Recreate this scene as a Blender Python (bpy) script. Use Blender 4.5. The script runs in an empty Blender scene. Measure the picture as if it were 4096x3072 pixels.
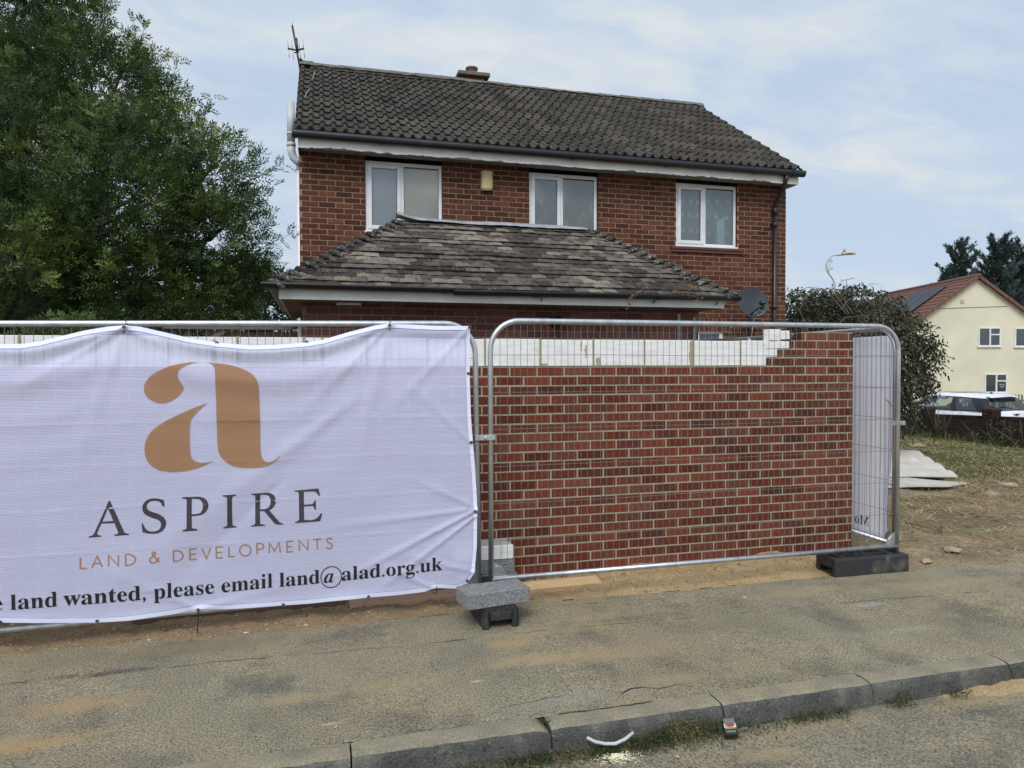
import bpy, bmesh, math, random
from mathutils import Vector, Matrix
from mathutils.noise import noise as pn
R_ = math.radians
rnd = random.Random(7)
C = bpy.context.scene.collection
S = bpy.context.scene

# ------------------------------------------------------------ camera
CF = 2840.0; CH = 1.69
cy, cp, cr = R_(15.1), R_(-1.33), R_(0.17)
vf = Vector((math.sin(cy)*math.cos(cp), math.cos(cy)*math.cos(cp), math.sin(cp)))
vr = vf.cross(Vector((0, 0, 1))).normalized(); vu = vr.cross(vf)
vr, vu = vr*math.cos(cr)-vu*math.sin(cr), vu*math.cos(cr)+vr*math.sin(cr)
cam = bpy.data.objects.new('camera', bpy.data.cameras.new('camera'))
C.objects.link(cam)
cam.data.sensor_width = 36; cam.data.lens = CF/4096*36
cam.data.clip_start = .05; cam.data.clip_end = 3000
M = Matrix((vr, vu, -vf)).transposed().to_4x4(); M.translation = (0, 0, CH)
cam.matrix_world = M
S.camera = cam
def ray(px, py): return vf + vr*((px-2048)/CF) - vu*((py-1536)/CF)
def atY(px, py, Y):
    d = ray(px, py); t = Y/d.y; return Vector((d.x*t, Y, CH+d.z*t))
def atX(px, py, X):
    d = ray(px, py); t = X/d.x; return Vector((X, d.y*t, CH+d.z*t))
def atZ(px, py, Z):
    d = ray(px, py); t = (Z-CH)/d.z; return Vector((d.x*t, d.y*t, Z))
def atD(px, py, D):
    return ray(px, py)*D + Vector((0, 0, CH))

# ------------------------------------------------------------ light
SUN_EL, SUN_AZ = R_(48), R_(-152)      # azimuth from +Y towards +X: behind the camera, to the left
sun_dir = Vector((math.sin(SUN_AZ)*math.cos(SUN_EL), math.cos(SUN_AZ)*math.cos(SUN_EL), math.sin(SUN_EL)))
W = bpy.data.worlds.new('World'); S.world = W; W.use_nodes = True
nt = W.node_tree; nt.nodes.clear()
def nd(t, typ, **kw):
    n = t.nodes.new(typ)
    for k, v in kw.items(): setattr(n, k, v)
    return n
def lk(t, a, b): t.links.new(a, b)
def mth(t, op, a, b=None, clamp=False):
    n = nd(t, 'ShaderNodeMath', operation=op, use_clamp=clamp)
    for i, v in enumerate((a, b)):
        if v is None: continue
        if isinstance(v, (int, float)): n.inputs[i].default_value = v
        else: lk(t, v, n.inputs[i])
    return n.outputs[0]
def vmth(t, op, a, b):
    n = nd(t, 'ShaderNodeVectorMath', operation=op)
    for i, v in enumerate((a, b)):
        if isinstance(v, (tuple, Vector)): n.inputs[i].default_value = tuple(v)
        else: lk(t, v, n.inputs[i])
    return n
def mixc(t, fac, a, b, mode='MIX'):
    n = nd(t, 'ShaderNodeMix', data_type='RGBA', blend_type=mode)
    for s_, v in ((n.inputs[0], fac), (n.inputs[6], a), (n.inputs[7], b)):
        if isinstance(v, (int, float)): s_.default_value = v
        elif isinstance(v, tuple): s_.default_value = (*v[:3], 1)
        else: lk(t, v, s_)
    return n.outputs[2]
def ramp(t, fac, stops, interp='LINEAR'):
    n = nd(t, 'ShaderNodeValToRGB'); cr_ = n.color_ramp; cr_.interpolation = interp
    while len(cr_.elements) > 1: cr_.elements.remove(cr_.elements[-1])
    for i, (p, c) in enumerate(stops):
        e = cr_.elements[0] if i == 0 else cr_.elements.new(p)
        e.position = p
        e.color = (*c, 1) if isinstance(c, tuple) else (c, c, c, 1)
    if fac is not None: lk(t, fac, n.inputs[0])
    return n.outputs[0]
def noi(t, vec, scale, detail=4, rough=.55, dist=0.):
    n = nd(t, 'ShaderNodeTexNoise'); n.inputs['Scale'].default_value = scale
    n.inputs['Detail'].default_value = detail; n.inputs['Roughness'].default_value = rough
    n.inputs['Distortion'].default_value = dist
    if vec is not None: lk(t, vec, n.inputs['Vector'])
    return n.outputs[0]
sky = nd(nt, 'ShaderNodeTexSky', sky_type='NISHITA', sun_disc=False)
sky.sun_elevation = SUN_EL; sky.sun_rotation = SUN_AZ; sky.air_density = 1.0; sky.dust_density = 2.0
tc = nd(nt, 'ShaderNodeTexCoord')
sep = nd(nt, 'ShaderNodeSeparateXYZ'); lk(nt, tc.outputs['Generated'], sep.inputs[0])
zz = mth(nt, 'ADD', mth(nt, 'MAXIMUM', sep.outputs[2], 0.0), 0.22)
cmb = nd(nt, 'ShaderNodeCombineXYZ')
lk(nt, mth(nt, 'DIVIDE', sep.outputs[0], zz), cmb.inputs[0]); lk(nt, mth(nt, 'DIVIDE', sep.outputs[1], zz), cmb.inputs[1])
mp = nd(nt, 'ShaderNodeMapping'); lk(nt, cmb.outputs[0], mp.inputs[0])
mp.inputs['Rotation'].default_value = (0, 0, R_(35)); mp.inputs['Scale'].default_value = (1.0, 1.9, 1)
mp.inputs['Location'].default_value = (.6, 1.3, 0)
c1 = noi(nt, mp.outputs[0], 1.05, 8, .50, .35)
c2 = noi(nt, mp.outputs[0], 5.5, 5, .55, .6)
cc = mth(nt, 'ADD', mth(nt, 'MULTIPLY', c1, .72), mth(nt, 'MULTIPLY', c2, .28))
cover = ramp(nt, cc, [(.40, .1), (.48, .7), (.54, 1.)])
shade = ramp(nt, cc, [(.36, (3.5, 4.25, 5.4)), (.46, (3.75, 4.4, 5.35)), (.52, (4.0, 4.6, 5.3)), (.57, (4.4, 4.8, 5.2)), (.63, (4.9, 5.15, 5.4))])
bluish = mixc(nt, .82, sky.outputs[0], (3.65, 4.35, 5.35))
skyc = mixc(nt, cover, bluish, shade)
glow = vmth(nt, 'DOT_PRODUCT', tc.outputs['Generated'], sun_dir).outputs['Value']
glow = mth(nt, 'ADD', 1.0, mth(nt, 'MULTIPLY', mth(nt, 'POWER', mth(nt, 'MAXIMUM', glow, 0.0), 3.0), .8))
gm = nd(nt, 'ShaderNodeVectorMath', operation='SCALE'); lk(nt, skyc, gm.inputs[0]); lk(nt, glow, gm.inputs['Scale'])
bg = nd(nt, 'ShaderNodeBackground'); lk(nt, gm.outputs[0], bg.inputs[0]); bg.inputs[1].default_value = 0.108
wo = nd(nt, 'ShaderNodeOutputWorld'); lk(nt, bg.outputs[0], wo.inputs[0])
sl = bpy.data.lights.new('sun', 'SUN'); sl.energy = 1.5; sl.angle = R_(28); sl.color = (1, .965, .91)
so = bpy.data.objects.new('sun', sl); C.objects.link(so)
so.rotation_euler = sun_dir.to_track_quat('Z', 'Y').to_euler()
S.view_settings.view_transform = 'Standard'; S.view_settings.look = 'None'
S.view_settings.exposure = 0.5; S.view_settings.gamma = 1
S.cycles.max_bounces = 6; S.cycles.transparent_max_bounces = 24; S.cycles.diffuse_bounces = 3

# ------------------------------------------------------------ mesh helper
class MB:
    def __init__(s): s.v = []; s.f = []; s.m = []; s.a = []; s.has = False; s.sm = []
    def add(s, vs, fs, mi=0, a=None, smooth=False):
        b = len(s.v); s.v.extend([tuple(v) for v in vs])
        for f in fs:
            s.f.append(tuple(b+i for i in f)); s.m.append(mi); s.sm.append(smooth)
            s.a.append(a if a is not None else (.5, .5))
        if a is not None: s.has = True
        return b
    def box(s, lo, hi, mi=0, a=None, mat=None):
        x0, y0, z0 = lo; x1, y1, z1 = hi
        vs = [Vector(p) for p in ((x0,y0,z0),(x1,y0,z0),(x1,y1,z0),(x0,y1,z0),(x0,y0,z1),(x1,y0,z1),(x1,y1,z1),(x0,y1,z1))]
        if mat is not None: vs = [mat@v for v in vs]
        s.add(vs, [(0,3,2,1),(4,5,6,7),(0,1,5,4),(1,2,6,5),(2,3,7,6),(3,0,4,7)], mi, a)
    def bbox(s, lo, hi, bv=.01, mi=0, a=None, mat=None, jit=0.):
        # box with chamfered edges (24 verts)
        c = [(lo[i]+hi[i])/2 for i in range(3)]; h = [(hi[i]-lo[i])/2 for i in range(3)]
        vs = []; idx = {}
        for sx in (-1, 1):
            for sy in (-1, 1):
                for sz in (-1, 1):
                    sg = (sx, sy, sz); j = [rnd.uniform(-jit, jit) for _ in range(3)]
                    for ax in range(3):
                        p = [c[k]+sg[k]*(h[k]-(0 if k == ax else bv))+j[k] for k in range(3)]
                        idx[(sg, ax)] = len(vs); p = Vector(p); vs.append(mat@p if mat is not None else p)
        fs = []
        for ax in range(3):
            u, w = [k for k in range(3) if k != ax]
            for sg in (-1, 1):
                q = []
                for su, sw in ((-1,-1),(1,-1),(1,1),(-1,1)):
                    t = [0,0,0]; t[ax] = sg; t[u] = su; t[w] = sw; q.append(idx[(tuple(t), ax)])
                fs.append(q)
        for ax in range(3):   # edges along ax
            u, w = [k for k in range(3) if k != ax]
            for su in (-1, 1):
                for sw in (-1, 1):
                    t0 = [0,0,0]; t0[ax] = -1; t0[u] = su; t0[w] = sw; t1 = list(t0); t1[ax] = 1
                    fs.append([idx[(tuple(t0), u)], idx[(tuple(t1), u)], idx[(tuple(t1), w)], idx[(tuple(t0), w)]])
        for sx in (-1, 1):
            for sy in (-1, 1):
                for sz in (-1, 1): fs.append([idx[((sx,sy,sz), k)] for k in range(3)])
        s.add(vs, fs, mi, a)
    def tube(s, pts, r, n=8, mi=0, a=None, cap=True, smooth=True, closed=False):
        P = [Vector(p) for p in pts]; m = len(P)
        rs = r if isinstance(r, (list, tuple)) else [r]*m
        t0 = (P[1]-P[0]).normalized()
        ref = Vector((0,0,1)) if abs(t0.z) < .9 else Vector((0,1,0))
        nrm = (ref - t0*ref.dot(t0)).normalized(); vs = []
        for i in range(m):
            if closed: t = (P[(i+1) % m]-P[i-1]).normalized()
            else: t = ((P[min(i+1, m-1)]-P[max(i-1, 0)])).normalized()
            nrm = (nrm - t*nrm.dot(t)).normalized(); b = t.cross(nrm)
            for k in range(n):
                an = 2*math.pi*k/n; vs.append(P[i]+(nrm*math.cos(an)+b*math.sin(an))*rs[i])
        fs = []
        for i in range(m if closed else m-1):
            j = (i+1) % m
            for k in range(n): fs.append((i*n+k, i*n+(k+1) % n, j*n+(k+1) % n, j*n+k))
        if cap and not closed: fs.append(tuple(reversed(range(n)))); fs.append(tuple((m-1)*n+k for k in range(n)))
        s.add(vs, fs, mi, a, smooth)
    def lathe(s, prof, c, axis=(0,0,1), n=20, mi=0, a=None, smooth=True):
        ax = Vector(axis).normalized(); ref = Vector((1,0,0)) if abs(ax.x) < .9 else Vector((0,1,0))
        u = (ref-ax*ref.dot(ax)).normalized(); w = ax.cross(u); c = Vector(c); vs = []
        for r, z in prof:
            for k in range(n):
                an = 2*math.pi*k/n; vs.append(c+ax*z+(u*math.cos(an)+w*math.sin(an))*max(r, 1e-4))
        fs = [(i*n+k, i*n+(k+1) % n, (i+1)*n+(k+1) % n, (i+1)*n+k) for i in range(len(prof)-1) for k in range(n)]
        s.add(vs, fs, mi, a, smooth)
    def prism(s, poly, d, mi=0, a=None):
        # poly: list of 3D points (planar), extruded by vector d
        n = len(poly); P = [Vector(p) for p in poly]; d = Vector(d)
        vs = P+[p+d for p in P]
        fs = [tuple(range(n)), tuple(reversed(range(n, 2*n)))]+[(i, n+i, n+(i+1) % n, (i+1) % n) for i in range(n)]
        s.add(vs, fs, mi, a)
    def grid(s, nu, nv, fn, mi=0, a=None, smooth=True):
        vs = [fn(i/nu, j/nv) for j in range(nv+1) for i in range(nu+1)]
        fs = [(j*(nu+1)+i, j*(nu+1)+i+1, (j+1)*(nu+1)+i+1, (j+1)*(nu+1)+i) for j in range(nv) for i in range(nu)]
        s.add(vs, fs, mi, a, smooth)
    def build(s, name, mats, parent=None, label=None, fixn=True):
        me = bpy.data.meshes.new(name)
        off = parent.location if parent is not None and parent.get('_abs') else Vector((0,0,0))
        gp = parent
        off = Vector((0,0,0))
        while gp is not None: off += gp.location; gp = gp.parent
        vs = [(v[0]-off.x, v[1]-off.y, v[2]-off.z) for v in s.v] if parent is not None else s.v
        me.from_pydata(vs, [], s.f)
        if not isinstance(mats, (list, tuple)): mats = [mats]
        for m in mats: me.materials.append(m)
        me.polygons.foreach_set('material_index', s.m)
        me.polygons.foreach_set('use_smooth', s.sm)
        if s.has:
            at = me.attributes.new('rnd', 'FLOAT_COLOR', 'CORNER'); dat = []
            for f, a in zip(s.f, s.a): dat.extend((a[0], a[1], 0, 1)*len(f))
            at.data.foreach_set('color', dat)
        me.validate(); me.update()
        if fixn:
            bm = bmesh.new(); bm.from_mesh(me); bmesh.ops.recalc_face_normals(bm, faces=bm.faces); bm.to_mesh(me); bm.free()
        o = bpy.data.objects.new(name, me); C.objects.link(o)
        if parent is not None: o.parent = parent
        if label: o['label'] = label
        return o
def recentre(o):
    """move a top-level mesh object's origin to the middle of its base"""
    me = o.data; xs = [v.co for v in me.vertices]
    c = Vector(((min(p.x for p in xs)+max(p.x for p in xs))/2, (min(p.y for p in xs)+max(p.y for p in xs))/2, min(p.z for p in xs)))
    me.transform(Matrix.Translation(-c)); o.location = o.location+c; return o
def thing(name, label, cat, loc=(0,0,0), group=None):
    o = bpy.data.objects.new(name, None); C.objects.link(o); o.location = loc; o.empty_display_size = .1
    o['label'] = label; o['category'] = cat
    if group: o['group'] = group
    return o
def tag(o, label, cat, group=None):
    o['label'] = label; o['category'] = cat
    if group: o['group'] = group
    recentre(o); return o
def struct(o, kind='structure'): o['kind'] = kind; return o
def dup(root, loc, rot=None, label=None, group=None):
    r = root.copy(); C.objects.link(r); r.location = loc
    if rot is not None: r.rotation_euler = rot
    if label: r['label'] = label
    if group: r['group'] = group
    for ch in list(root.children):
        c = ch.copy(); C.objects.link(c); c.parent = r
        for g in ch.children:
            d = g.copy(); C.objects.link(d); d.parent = c
    return r

# ------------------------------------------------------------ materials
def mat(name, cols, scale=3., rough=.8, attr=0., spots=(), bump=0., bscale=60., metal=0., detail=5, spec=.5, fine=0., fscale=200., stretch=None, coat=0.):
    """cols: colour or ramp stops over noise (and per-face random when attr>0); spots: (scale, lo, hi, colour, strength[, stretch])"""
    m = bpy.data.materials.new(name); m.use_nodes = True; t = m.node_tree; b = t.nodes['Principled BSDF']
    tc = nd(t, 'ShaderNodeTexCoord'); vec = tc.outputs['Object']
    if stretch:
        mp = nd(t, 'ShaderNodeMapping'); lk(t, vec, mp.inputs[0]); mp.inputs['Scale'].default_value = stretch; vec = mp.outputs[0]
    if isinstance(cols, tuple): cols = [(.3, tuple(c*.88 for c in cols)), (.7, tuple(c*1.1 for c in cols))]
    f = noi(t, vec, scale, detail)
    if attr:
        an = nd(t, 'ShaderNodeAttribute', attribute_name='rnd'); sx = nd(t, 'ShaderNodeSeparateColor'); lk(t, an.outputs['Color'], sx.inputs[0])
        f = mth(t, 'ADD', mth(t, 'MULTIPLY', f, 1-attr), mth(t, 'MULTIPLY', sx.outputs[0], attr))
    col = ramp(t, f, cols)
    if attr:
        bri = mth(t, 'ADD', .78, mth(t, 'MULTIPLY', sx.outputs[1], .44))
        g = nd(t, 'ShaderNodeVectorMath', operation='SCALE'); lk(t, col, g.inputs[0]); lk(t, bri, g.inputs['Scale']); col = g.outputs[0]
    for sp in spots:
        v2 = tc.outputs['Object']
        if len(sp) > 5:
            mp = nd(t, 'ShaderNodeMapping'); lk(t, v2, mp.inputs[0]); mp.inputs['Scale'].default_value = sp[5]; v2 = mp.outputs[0]
        k = ramp(t, noi(t, v2, sp[0], 6, .6), [(sp[1], 0.), (sp[2], float(sp[4]))])
        col = mixc(t, k, col, sp[3])
    if fine:
        k = ramp(t, noi(t, tc.outputs['Object'], fscale, 3, .7), [(.3, 1-fine), (.7, 1+fine)])
        col = mixc(t, 1., col, k, 'MULTIPLY')
    lk(t, col, b.inputs['Base Color'])
    b.inputs['Roughness'].default_value = rough; b.inputs['Metallic'].default_value = metal
    b.inputs['Specular IOR Level'].default_value = spec; b.inputs['Coat Weight'].default_value = coat
    if bump:
        bn = nd(t, 'ShaderNodeBump'); bn.inputs['Strength'].default_value = min(1, bump); bn.inputs['Distance'].default_value = .01*max(1, bump)
        lk(t, noi(t, vec, bscale, 5, .65), bn.inputs['Height']); lk(t, bn.outputs[0], b.inputs['Normal'])
    return m
brick_new = mat('new_brick', [(.0,(.065,.028,.026)),(.25,(.095,.031,.023)),(.42,(.135,.034,.020)),(.62,(.16,.042,.024)),(.8,(.15,.056,.036)),(1,(.175,.075,.052))], 11, .88, .55,
                spots=((4,.56,.72,(.085,.033,.03),.5),(30,.64,.72,(.28,.14,.09),.35)), bump=.7, bscale=90, fine=.25, fscale=130, spec=.12)
mortar_new = mat('new_mortar', (.37,.335,.23), 6, .95, bump=.8, bscale=80, fine=.25, spots=((9,.56,.7,(.20,.165,.11),.5),))
brick_old = mat('old_brick', [(.0,(.052,.024,.018)),(.35,(.08,.031,.022)),(.55,(.108,.040,.027)),(.75,(.138,.055,.036)),(1,(.20,.105,.07))], 13, .92, .45,
                spots=((22,.62,.72,(.27,.17,.11),.5),(34,.58,.68,(.03,.016,.014),.6)), bump=1.1, bscale=70, fine=.45, fscale=90, spec=.15)
mortar_old = mat('old_mortar', (.27,.19,.125), 9, .95, bump=.5, bscale=60, fine=.2)
brick_ext = mat('extension_brick', [(.0,(.07,.028,.022)),(.4,(.115,.04,.03)),(1,(.17,.065,.048))], 10, .9, .6,
                spots=((22,.62,.74,(.25,.17,.13),.35),), bump=.8, bscale=70, fine=.3, fscale=90)
mortar_ext = mat('extension_mortar', (.20,.135,.105), 9, .95, bump=.5, bscale=60, fine=.2)
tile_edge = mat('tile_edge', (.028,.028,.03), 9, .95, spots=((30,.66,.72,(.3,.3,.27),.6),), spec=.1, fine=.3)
tile_main = mat('roof_tile', [(.0,(.036,.032,.029)),(.35,(.060,.053,.046)),(.65,(.083,.073,.061)),(1,(.12,.105,.083))], 9, .95, .45, spec=.12,
                spots=((20,.60,.70,(.25,.235,.19),.6),(9,.58,.72,(.028,.026,.024),.6),(32,.68,.73,(.50,.49,.44),.8)), bump=1.3, bscale=60, fine=.5, fscale=120)
tile_flat = mat('plain_tile', [(.0,(.032,.025,.022)),(.42,(.055,.046,.04)),(.60,(.115,.098,.08)),(1,(.30,.26,.205))], 14, .95, .6, spec=.12,
                spots=((40,.645,.69,(.52,.5,.46),.9,(1,1,2)),(16,.6,.72,(.2,.18,.15),.5),(11,.6,.75,(.02,.018,.018),.6)), bump=.9, bscale=60, fine=.35, fscale=120)
tile_bonnet = mat('bonnet_tile', [(.0,(.034,.030,.028)),(1,(.085,.076,.068))], 8, .95, .6, spec=.12, spots=((28,.56,.66,(.4,.38,.35),.8),), bump=.9, bscale=60, fine=.3)
ridge_mat = mat('ridge_mortar', (.13,.125,.105), 8, .95, spots=((18,.58,.68,(.3,.29,.25),.6),(12,.6,.7,(.05,.05,.045),.6)), bump=1., bscale=50, fine=.3)
white_paint = mat('white_paint', (.60,.59,.55), 4, .55, spots=((3,.56,.75,(.36,.35,.31),.5,(1,1,5)),(40,.68,.73,(.1,.09,.07),.8)), bump=.15)
bare_wood = mat('bare_board', (.10,.09,.08), 8, .9, spots=((20,.6,.7,(.3,.3,.28),.5),), bump=.5)
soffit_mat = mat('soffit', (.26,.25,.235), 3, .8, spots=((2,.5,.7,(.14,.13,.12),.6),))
upvc = mat('white_upvc', (.69,.70,.71), 3, .3, spec=.5)
black_pvc = mat('black_pvc', (.012,.013,.016), 5, .38, spots=((6,.55,.75,(.05,.05,.05),.4),))
grey_pvc = mat('grey_pvc', (.45,.47,.48), 3, .45)
lead = mat('lead', [(.3,(.22,.23,.245)),(.7,(.42,.43,.44))], 6, .45, bump=.3, bscale=15, metal=.2)
galv = mat('galvanised_steel', [(.3,(.44,.46,.48)),(.5,(.56,.58,.60)),(.7,(.68,.70,.71))], 14, .36, metal=.85, spots=((9,.6,.72,(.35,.36,.36),.6),), stretch=(1,1,.25))
galv_dark = mat('mesh_wire', (.17,.165,.16), 8, .6, metal=.15, spec=.3)
block_white = mat('painted_block', (.77,.765,.75), 5, .85, spots=((7,.62,.74,(.33,.29,.19),.75,(1.5,1,.5)),(30,.69,.73,(.15,.14,.12),.8),(2.2,.55,.75,(.6,.6,.58),.5)), bump=.35, bscale=50, stretch=(1,1,6))
block_grey = mat('concrete_block', [(.3,(.14,.14,.14)),(.5,(.25,.25,.25)),(.7,(.38,.38,.37))], 75, .95, bump=1.6, bscale=110, fine=.4, fscale=170)
block_top = mat('aircrete', (.45,.44,.42), 12, .9, spots=((16,.58,.66,(.16,.12,.08),.7),), bump=.5)
plastic_foot = mat('recycled_plastic', (.022,.022,.024), 7, .6, spots=((5,.55,.72,(.16,.14,.11),.6),(24,.64,.72,(.3,.27,.2),.5)), bump=.4, bscale=50)
pine = mat('planed_pine', [(.3,(.45,.3,.15)),(.7,(.62,.44,.24))], 3, .7, stretch=(2,25,25), spots=((14,.68,.74,(.15,.08,.04),.8),), bump=.2)
ply = mat('stained_board', (.42,.27,.17), 5, .8, spots=((12,.62,.68,(.12,.1,.09),.8),), bump=.2)
dark_timber = mat('weathered_timber', (.13,.11,.10), 6, .9, stretch=(1,1,4), bump=.3)
tan_sheet = mat('tan_sheet', (.22,.17,.11), 3, .8, spots=((4,.55,.7,(.13,.10,.07),.6),))
steel_strip = mat('steel_strip', (.25,.25,.26), 25, .4, metal=.7)
dark_hole = mat('dark_plastic', (.012,.012,.012), 4, .5)

# ------------------------------------------------------------ setting
def gz(x): return -.03*min(max(x-5.0, 0), 45)
def asphalt(name, base, patches):
    m = mat(name, base, 1.6, .93, spots=((.8,.44,.62,(.33,.26,.15),.6),(1.7,.52,.66,(.10,.095,.08),.6),(4.5,.54,.68,(.34,.28,.18),.6),(7,.58,.72,(.09,.085,.075),.45),
            (70,.64,.7,(.40,.37,.30),.55),(55,.60,.68,(.06,.055,.045),.7),(1.3,.6,.75,(.09,.088,.08),.4),(38,.58,.68,(.34,.30,.22),.45)), bump=1.8, bscale=110, fine=.8, fscale=95)
    t = m.node_tree; b = t.nodes['Principled BSDF']; src = b.inputs['Base Color'].links[0].from_socket
    tc = nd(t, 'ShaderNodeTexCoord'); sp = nd(t, 'ShaderNodeSeparateXYZ'); lk(t, tc.outputs['Object'], sp.inputs[0])
    nz = noi(t, tc.outputs['Object'], 4.5, 7, .68, .6); gr = noi(t, tc.outputs['Object'], 85, 3, .7)
    for cx, cy_, rx, ry, col, st in patches:
        a = mth(t, 'POWER', mth(t, 'DIVIDE', mth(t, 'SUBTRACT', sp.outputs[0], cx), rx), 2.)
        c = mth(t, 'POWER', mth(t, 'DIVIDE', mth(t, 'SUBTRACT', sp.outputs[1], cy_), ry), 2.)
        k = mth(t, 'SUBTRACT', 2.95, mth(t, 'ADD', mth(t, 'ADD', a, c), mth(t, 'MULTIPLY', nz, 3.9)))
        k = mth(t, 'ADD', k, mth(t, 'MULTIPLY', mth(t, 'SUBTRACT', gr, .5), 5.0))
        k = mth(t, 'MULTIPLY', mth(t, 'MULTIPLY', k, .95, True), min(1, st*1.1))
        src = mixc(t, k, src, col)
    lk(t, src, b.inputs['Base Color']); return m
SAND = (.44,.335,.18); SANDO = (.46,.31,.15)
def pz(px, py, z=0.): p = atZ(px, py, z); return p.x, p.y
pv = [(*pz(2060,2572), .17,.08, SANDO,1.), (*pz(2110,2640), .3,.1, SAND,.75), (*pz(2250,2520), .5,.09, SAND,.5), (*pz(2400,2620), .42,.13, SAND,.5), (*pz(330,2820), .4,.11, SANDO,.75),
      (*pz(40,2990), .32,.09, SANDO,.95), (*pz(1190,2790), .25,.07, SAND,.65), (*pz(2680,2715), .25,.07, SAND,.55), (*pz(1560,2740), .35,.1, SAND,.45),
      (*pz(3480,2420), .16,.04, (.42,.4,.35),.6), (*pz(3620,2520), .22,.05, (.4,.39,.35),.55), (*pz(1910,2725), .04,.016, (.6,.45,.25),1.), (*pz(1320,2895), .08,.02, (.6,.52,.35),.8),
      (*pz(3180,2370), .7,.09, SAND,.5), (*pz(3300,2740), .3,.05, SAND,.6), (*pz(700,2600), .9,.14, (.24,.19,.11),.6), (*pz(420,2690), .4,.04, (.07,.065,.06),.7),
      (*pz(2500,2455), .6,.06, SAND,.4), (*pz(2280,2800), .4,.06, (.33,.31,.27),.5), (*pz(3800,2330), .9,.12, SAND,.5)]
pave_m = asphalt('pavement_asphalt', [(.3,(.24,.21,.14)),(.55,(.31,.272,.182)),(.75,(.39,.335,.22))], pv)
rd = [(*pz(2465,3036,-.12), .1,.035, (.72,.66,.46),1.3), (*pz(3900,2800,-.12), .45,.09, SAND,.75), (*pz(3100,3010,-.12), .25,.08, SAND,.6), (*pz(3300,2900,-.12), .5,.08, SAND,.4)]
road_m = asphalt('road_asphalt', [(.3,(.21,.188,.135)),(.55,(.275,.245,.175)),(.75,(.345,.30,.21))], rd)
crack_m = mat('crack', (.03,.026,.02), 20, 1.)
soil_m = mat('dry_soil', [(.3,(.16,.115,.065)),(.5,(.265,.20,.11)),(.7,(.35,.27,.155))], 2.2, 1., attr=0., spots=((.5,.48,.62,(.17,.135,.075),.7),(9,.56,.68,(.10,.075,.045),.7),(26,.6,.7,(.38,.32,.22),.6),(1.1,.56,.7,(.07,.085,.03),.55)), bump=2., bscale=26, fine=.45, fscale=60)
sand_m = mat('building_sand', [(.0,(.17,.12,.07)),(.35,(.25,.175,.10)),(.7,(.38,.27,.14)),(1,(.46,.33,.165))], 7, 1., .5, spots=((12,.58,.7,(.16,.115,.07),.6),(40,.64,.7,(.6,.48,.3),.5)), bump=1.6, bscale=40, fine=.35, fscale=80)

def frange(a, b, s):
    o = []; x = a
    while x < b-1e-6: o.append(x); x += s
    o.append(b); return o
g = MB()
xs = [-900,-300,-120,-60,-30,-15,-8]+frange(-4, 4.4, .6)+frange(4.5, 13, .07)+frange(13.3, 22, .3)+[25,30,40,60,90,150,300,900]
ys = [-900,-200,-60,-20,-5,0,3,4.6]+frange(4.72, 12, .07)+frange(12.3, 20, .3)+[24,30,40,60,90,150,300,900]
def gh(x, y):
    z = gz(x)
    if y < 4.65: return z-.3
    n = pn(Vector((x*1.1, y*1.1, 0)))*.05+pn(Vector((x*4, y*4, 3)))*.022+pn(Vector((x*11, y*11, 5)))*.012
    if x > 4.5 and x < 25:
        e = min(1, (y-4.7)/.5); return z-.015+e*(.01+n)
    return z-.02
vs = [(x, y, gh(x, y)) for y in ys for x in xs]; n_ = len(xs)
g.add(vs, [(j*n_+i, j*n_+i+1, (j+1)*n_+i+1, (j+1)*n_+i) for j in range(len(ys)-1) for i in range(n_-1)], smooth=True)
struct(g.build('ground', soil_m))
# road
g = MB(); X = [-200,-40]+frange(-6, 14, .25)+[40, 200]
Yr = [-200,-40,-8,-2]+frange(0, 3.12, .26)
vs = [(x, y, gz(x)-.12+(.004*pn(Vector((x*1.5,y*1.5,0))) if abs(x) < 15 and y > 0 else 0)-(0 if y > -6.5 else .002)) for y in Yr for x in X]; n_ = len(X)
g.add(vs, [(j*n_+i, j*n_+i+1, (j+1)*n_+i+1, (j+1)*n_+i) for j in range(len(Yr)-1) for i in range(n_-1)], smooth=True)
struct(g.build('road', road_m))
# pavement, with its long cracks
g = MB(); X = [-200,-40]+frange(-6, 14, .1)+[40, 200]; Yp = frange(3.25, 4.82, .08)
def pzf(x, y): return gz(x)+(.006*pn(Vector((x*1.2, y*1.2, 1)))+.002*pn(Vector((x*6,y*6,2))) if abs(x) < 15 else 0)-(.006 if y < 3.3 else 0)
vs = [(x, y+(.012*pn(Vector((x*5, 0, 9))) if y < 3.3 else 0), pzf(x, y)) for y in Yp for x in X]; n_ = len(X)
g.add(vs, [(j*n_+i, j*n_+i+1, (j+1)*n_+i+1, (j+1)*n_+i) for j in range(len(Yp)-1) for i in range(n_-1)], smooth=True)
def crack(pts, w, wob=.012, z=0., brk=0.):
    P = [atZ(a, b, z) for a, b in pts]; Q = []
    for a, b in zip(P, P[1:]):
        k = max(2, int((b-a).length/.025))
        for i in range(k): Q.append(a.lerp(b, i/k))
    Q.append(P[-1]); L = []
    for i, q in enumerate(Q):
        q = q+Vector((0, wob*pn(Vector((q.x*9, 3.3, i*.01)))+wob*.5*pn(Vector((q.x*30, 1, 0))), 0))
        ww = w*(.35+1.3*abs(pn(Vector((q.x*7, 7, q.y)))))*(0 if (brk and pn(Vector((q.x*2.5, 5, 0))) < -brk) else 1)
        L.append((q, ww))
    vs = []; fs = []
    for q, ww in L:
        zc = pzf(q.x, q.y)+.0025
        ww *= 1.0
        vs += [(q.x, q.y-ww/2, zc), (q.x, q.y+ww/2, zc)]
    for i in range(len(L)-1): fs.append((2*i, 2*i+2, 2*i+3, 2*i+1))
    g.add(vs, fs, 1)
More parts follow.
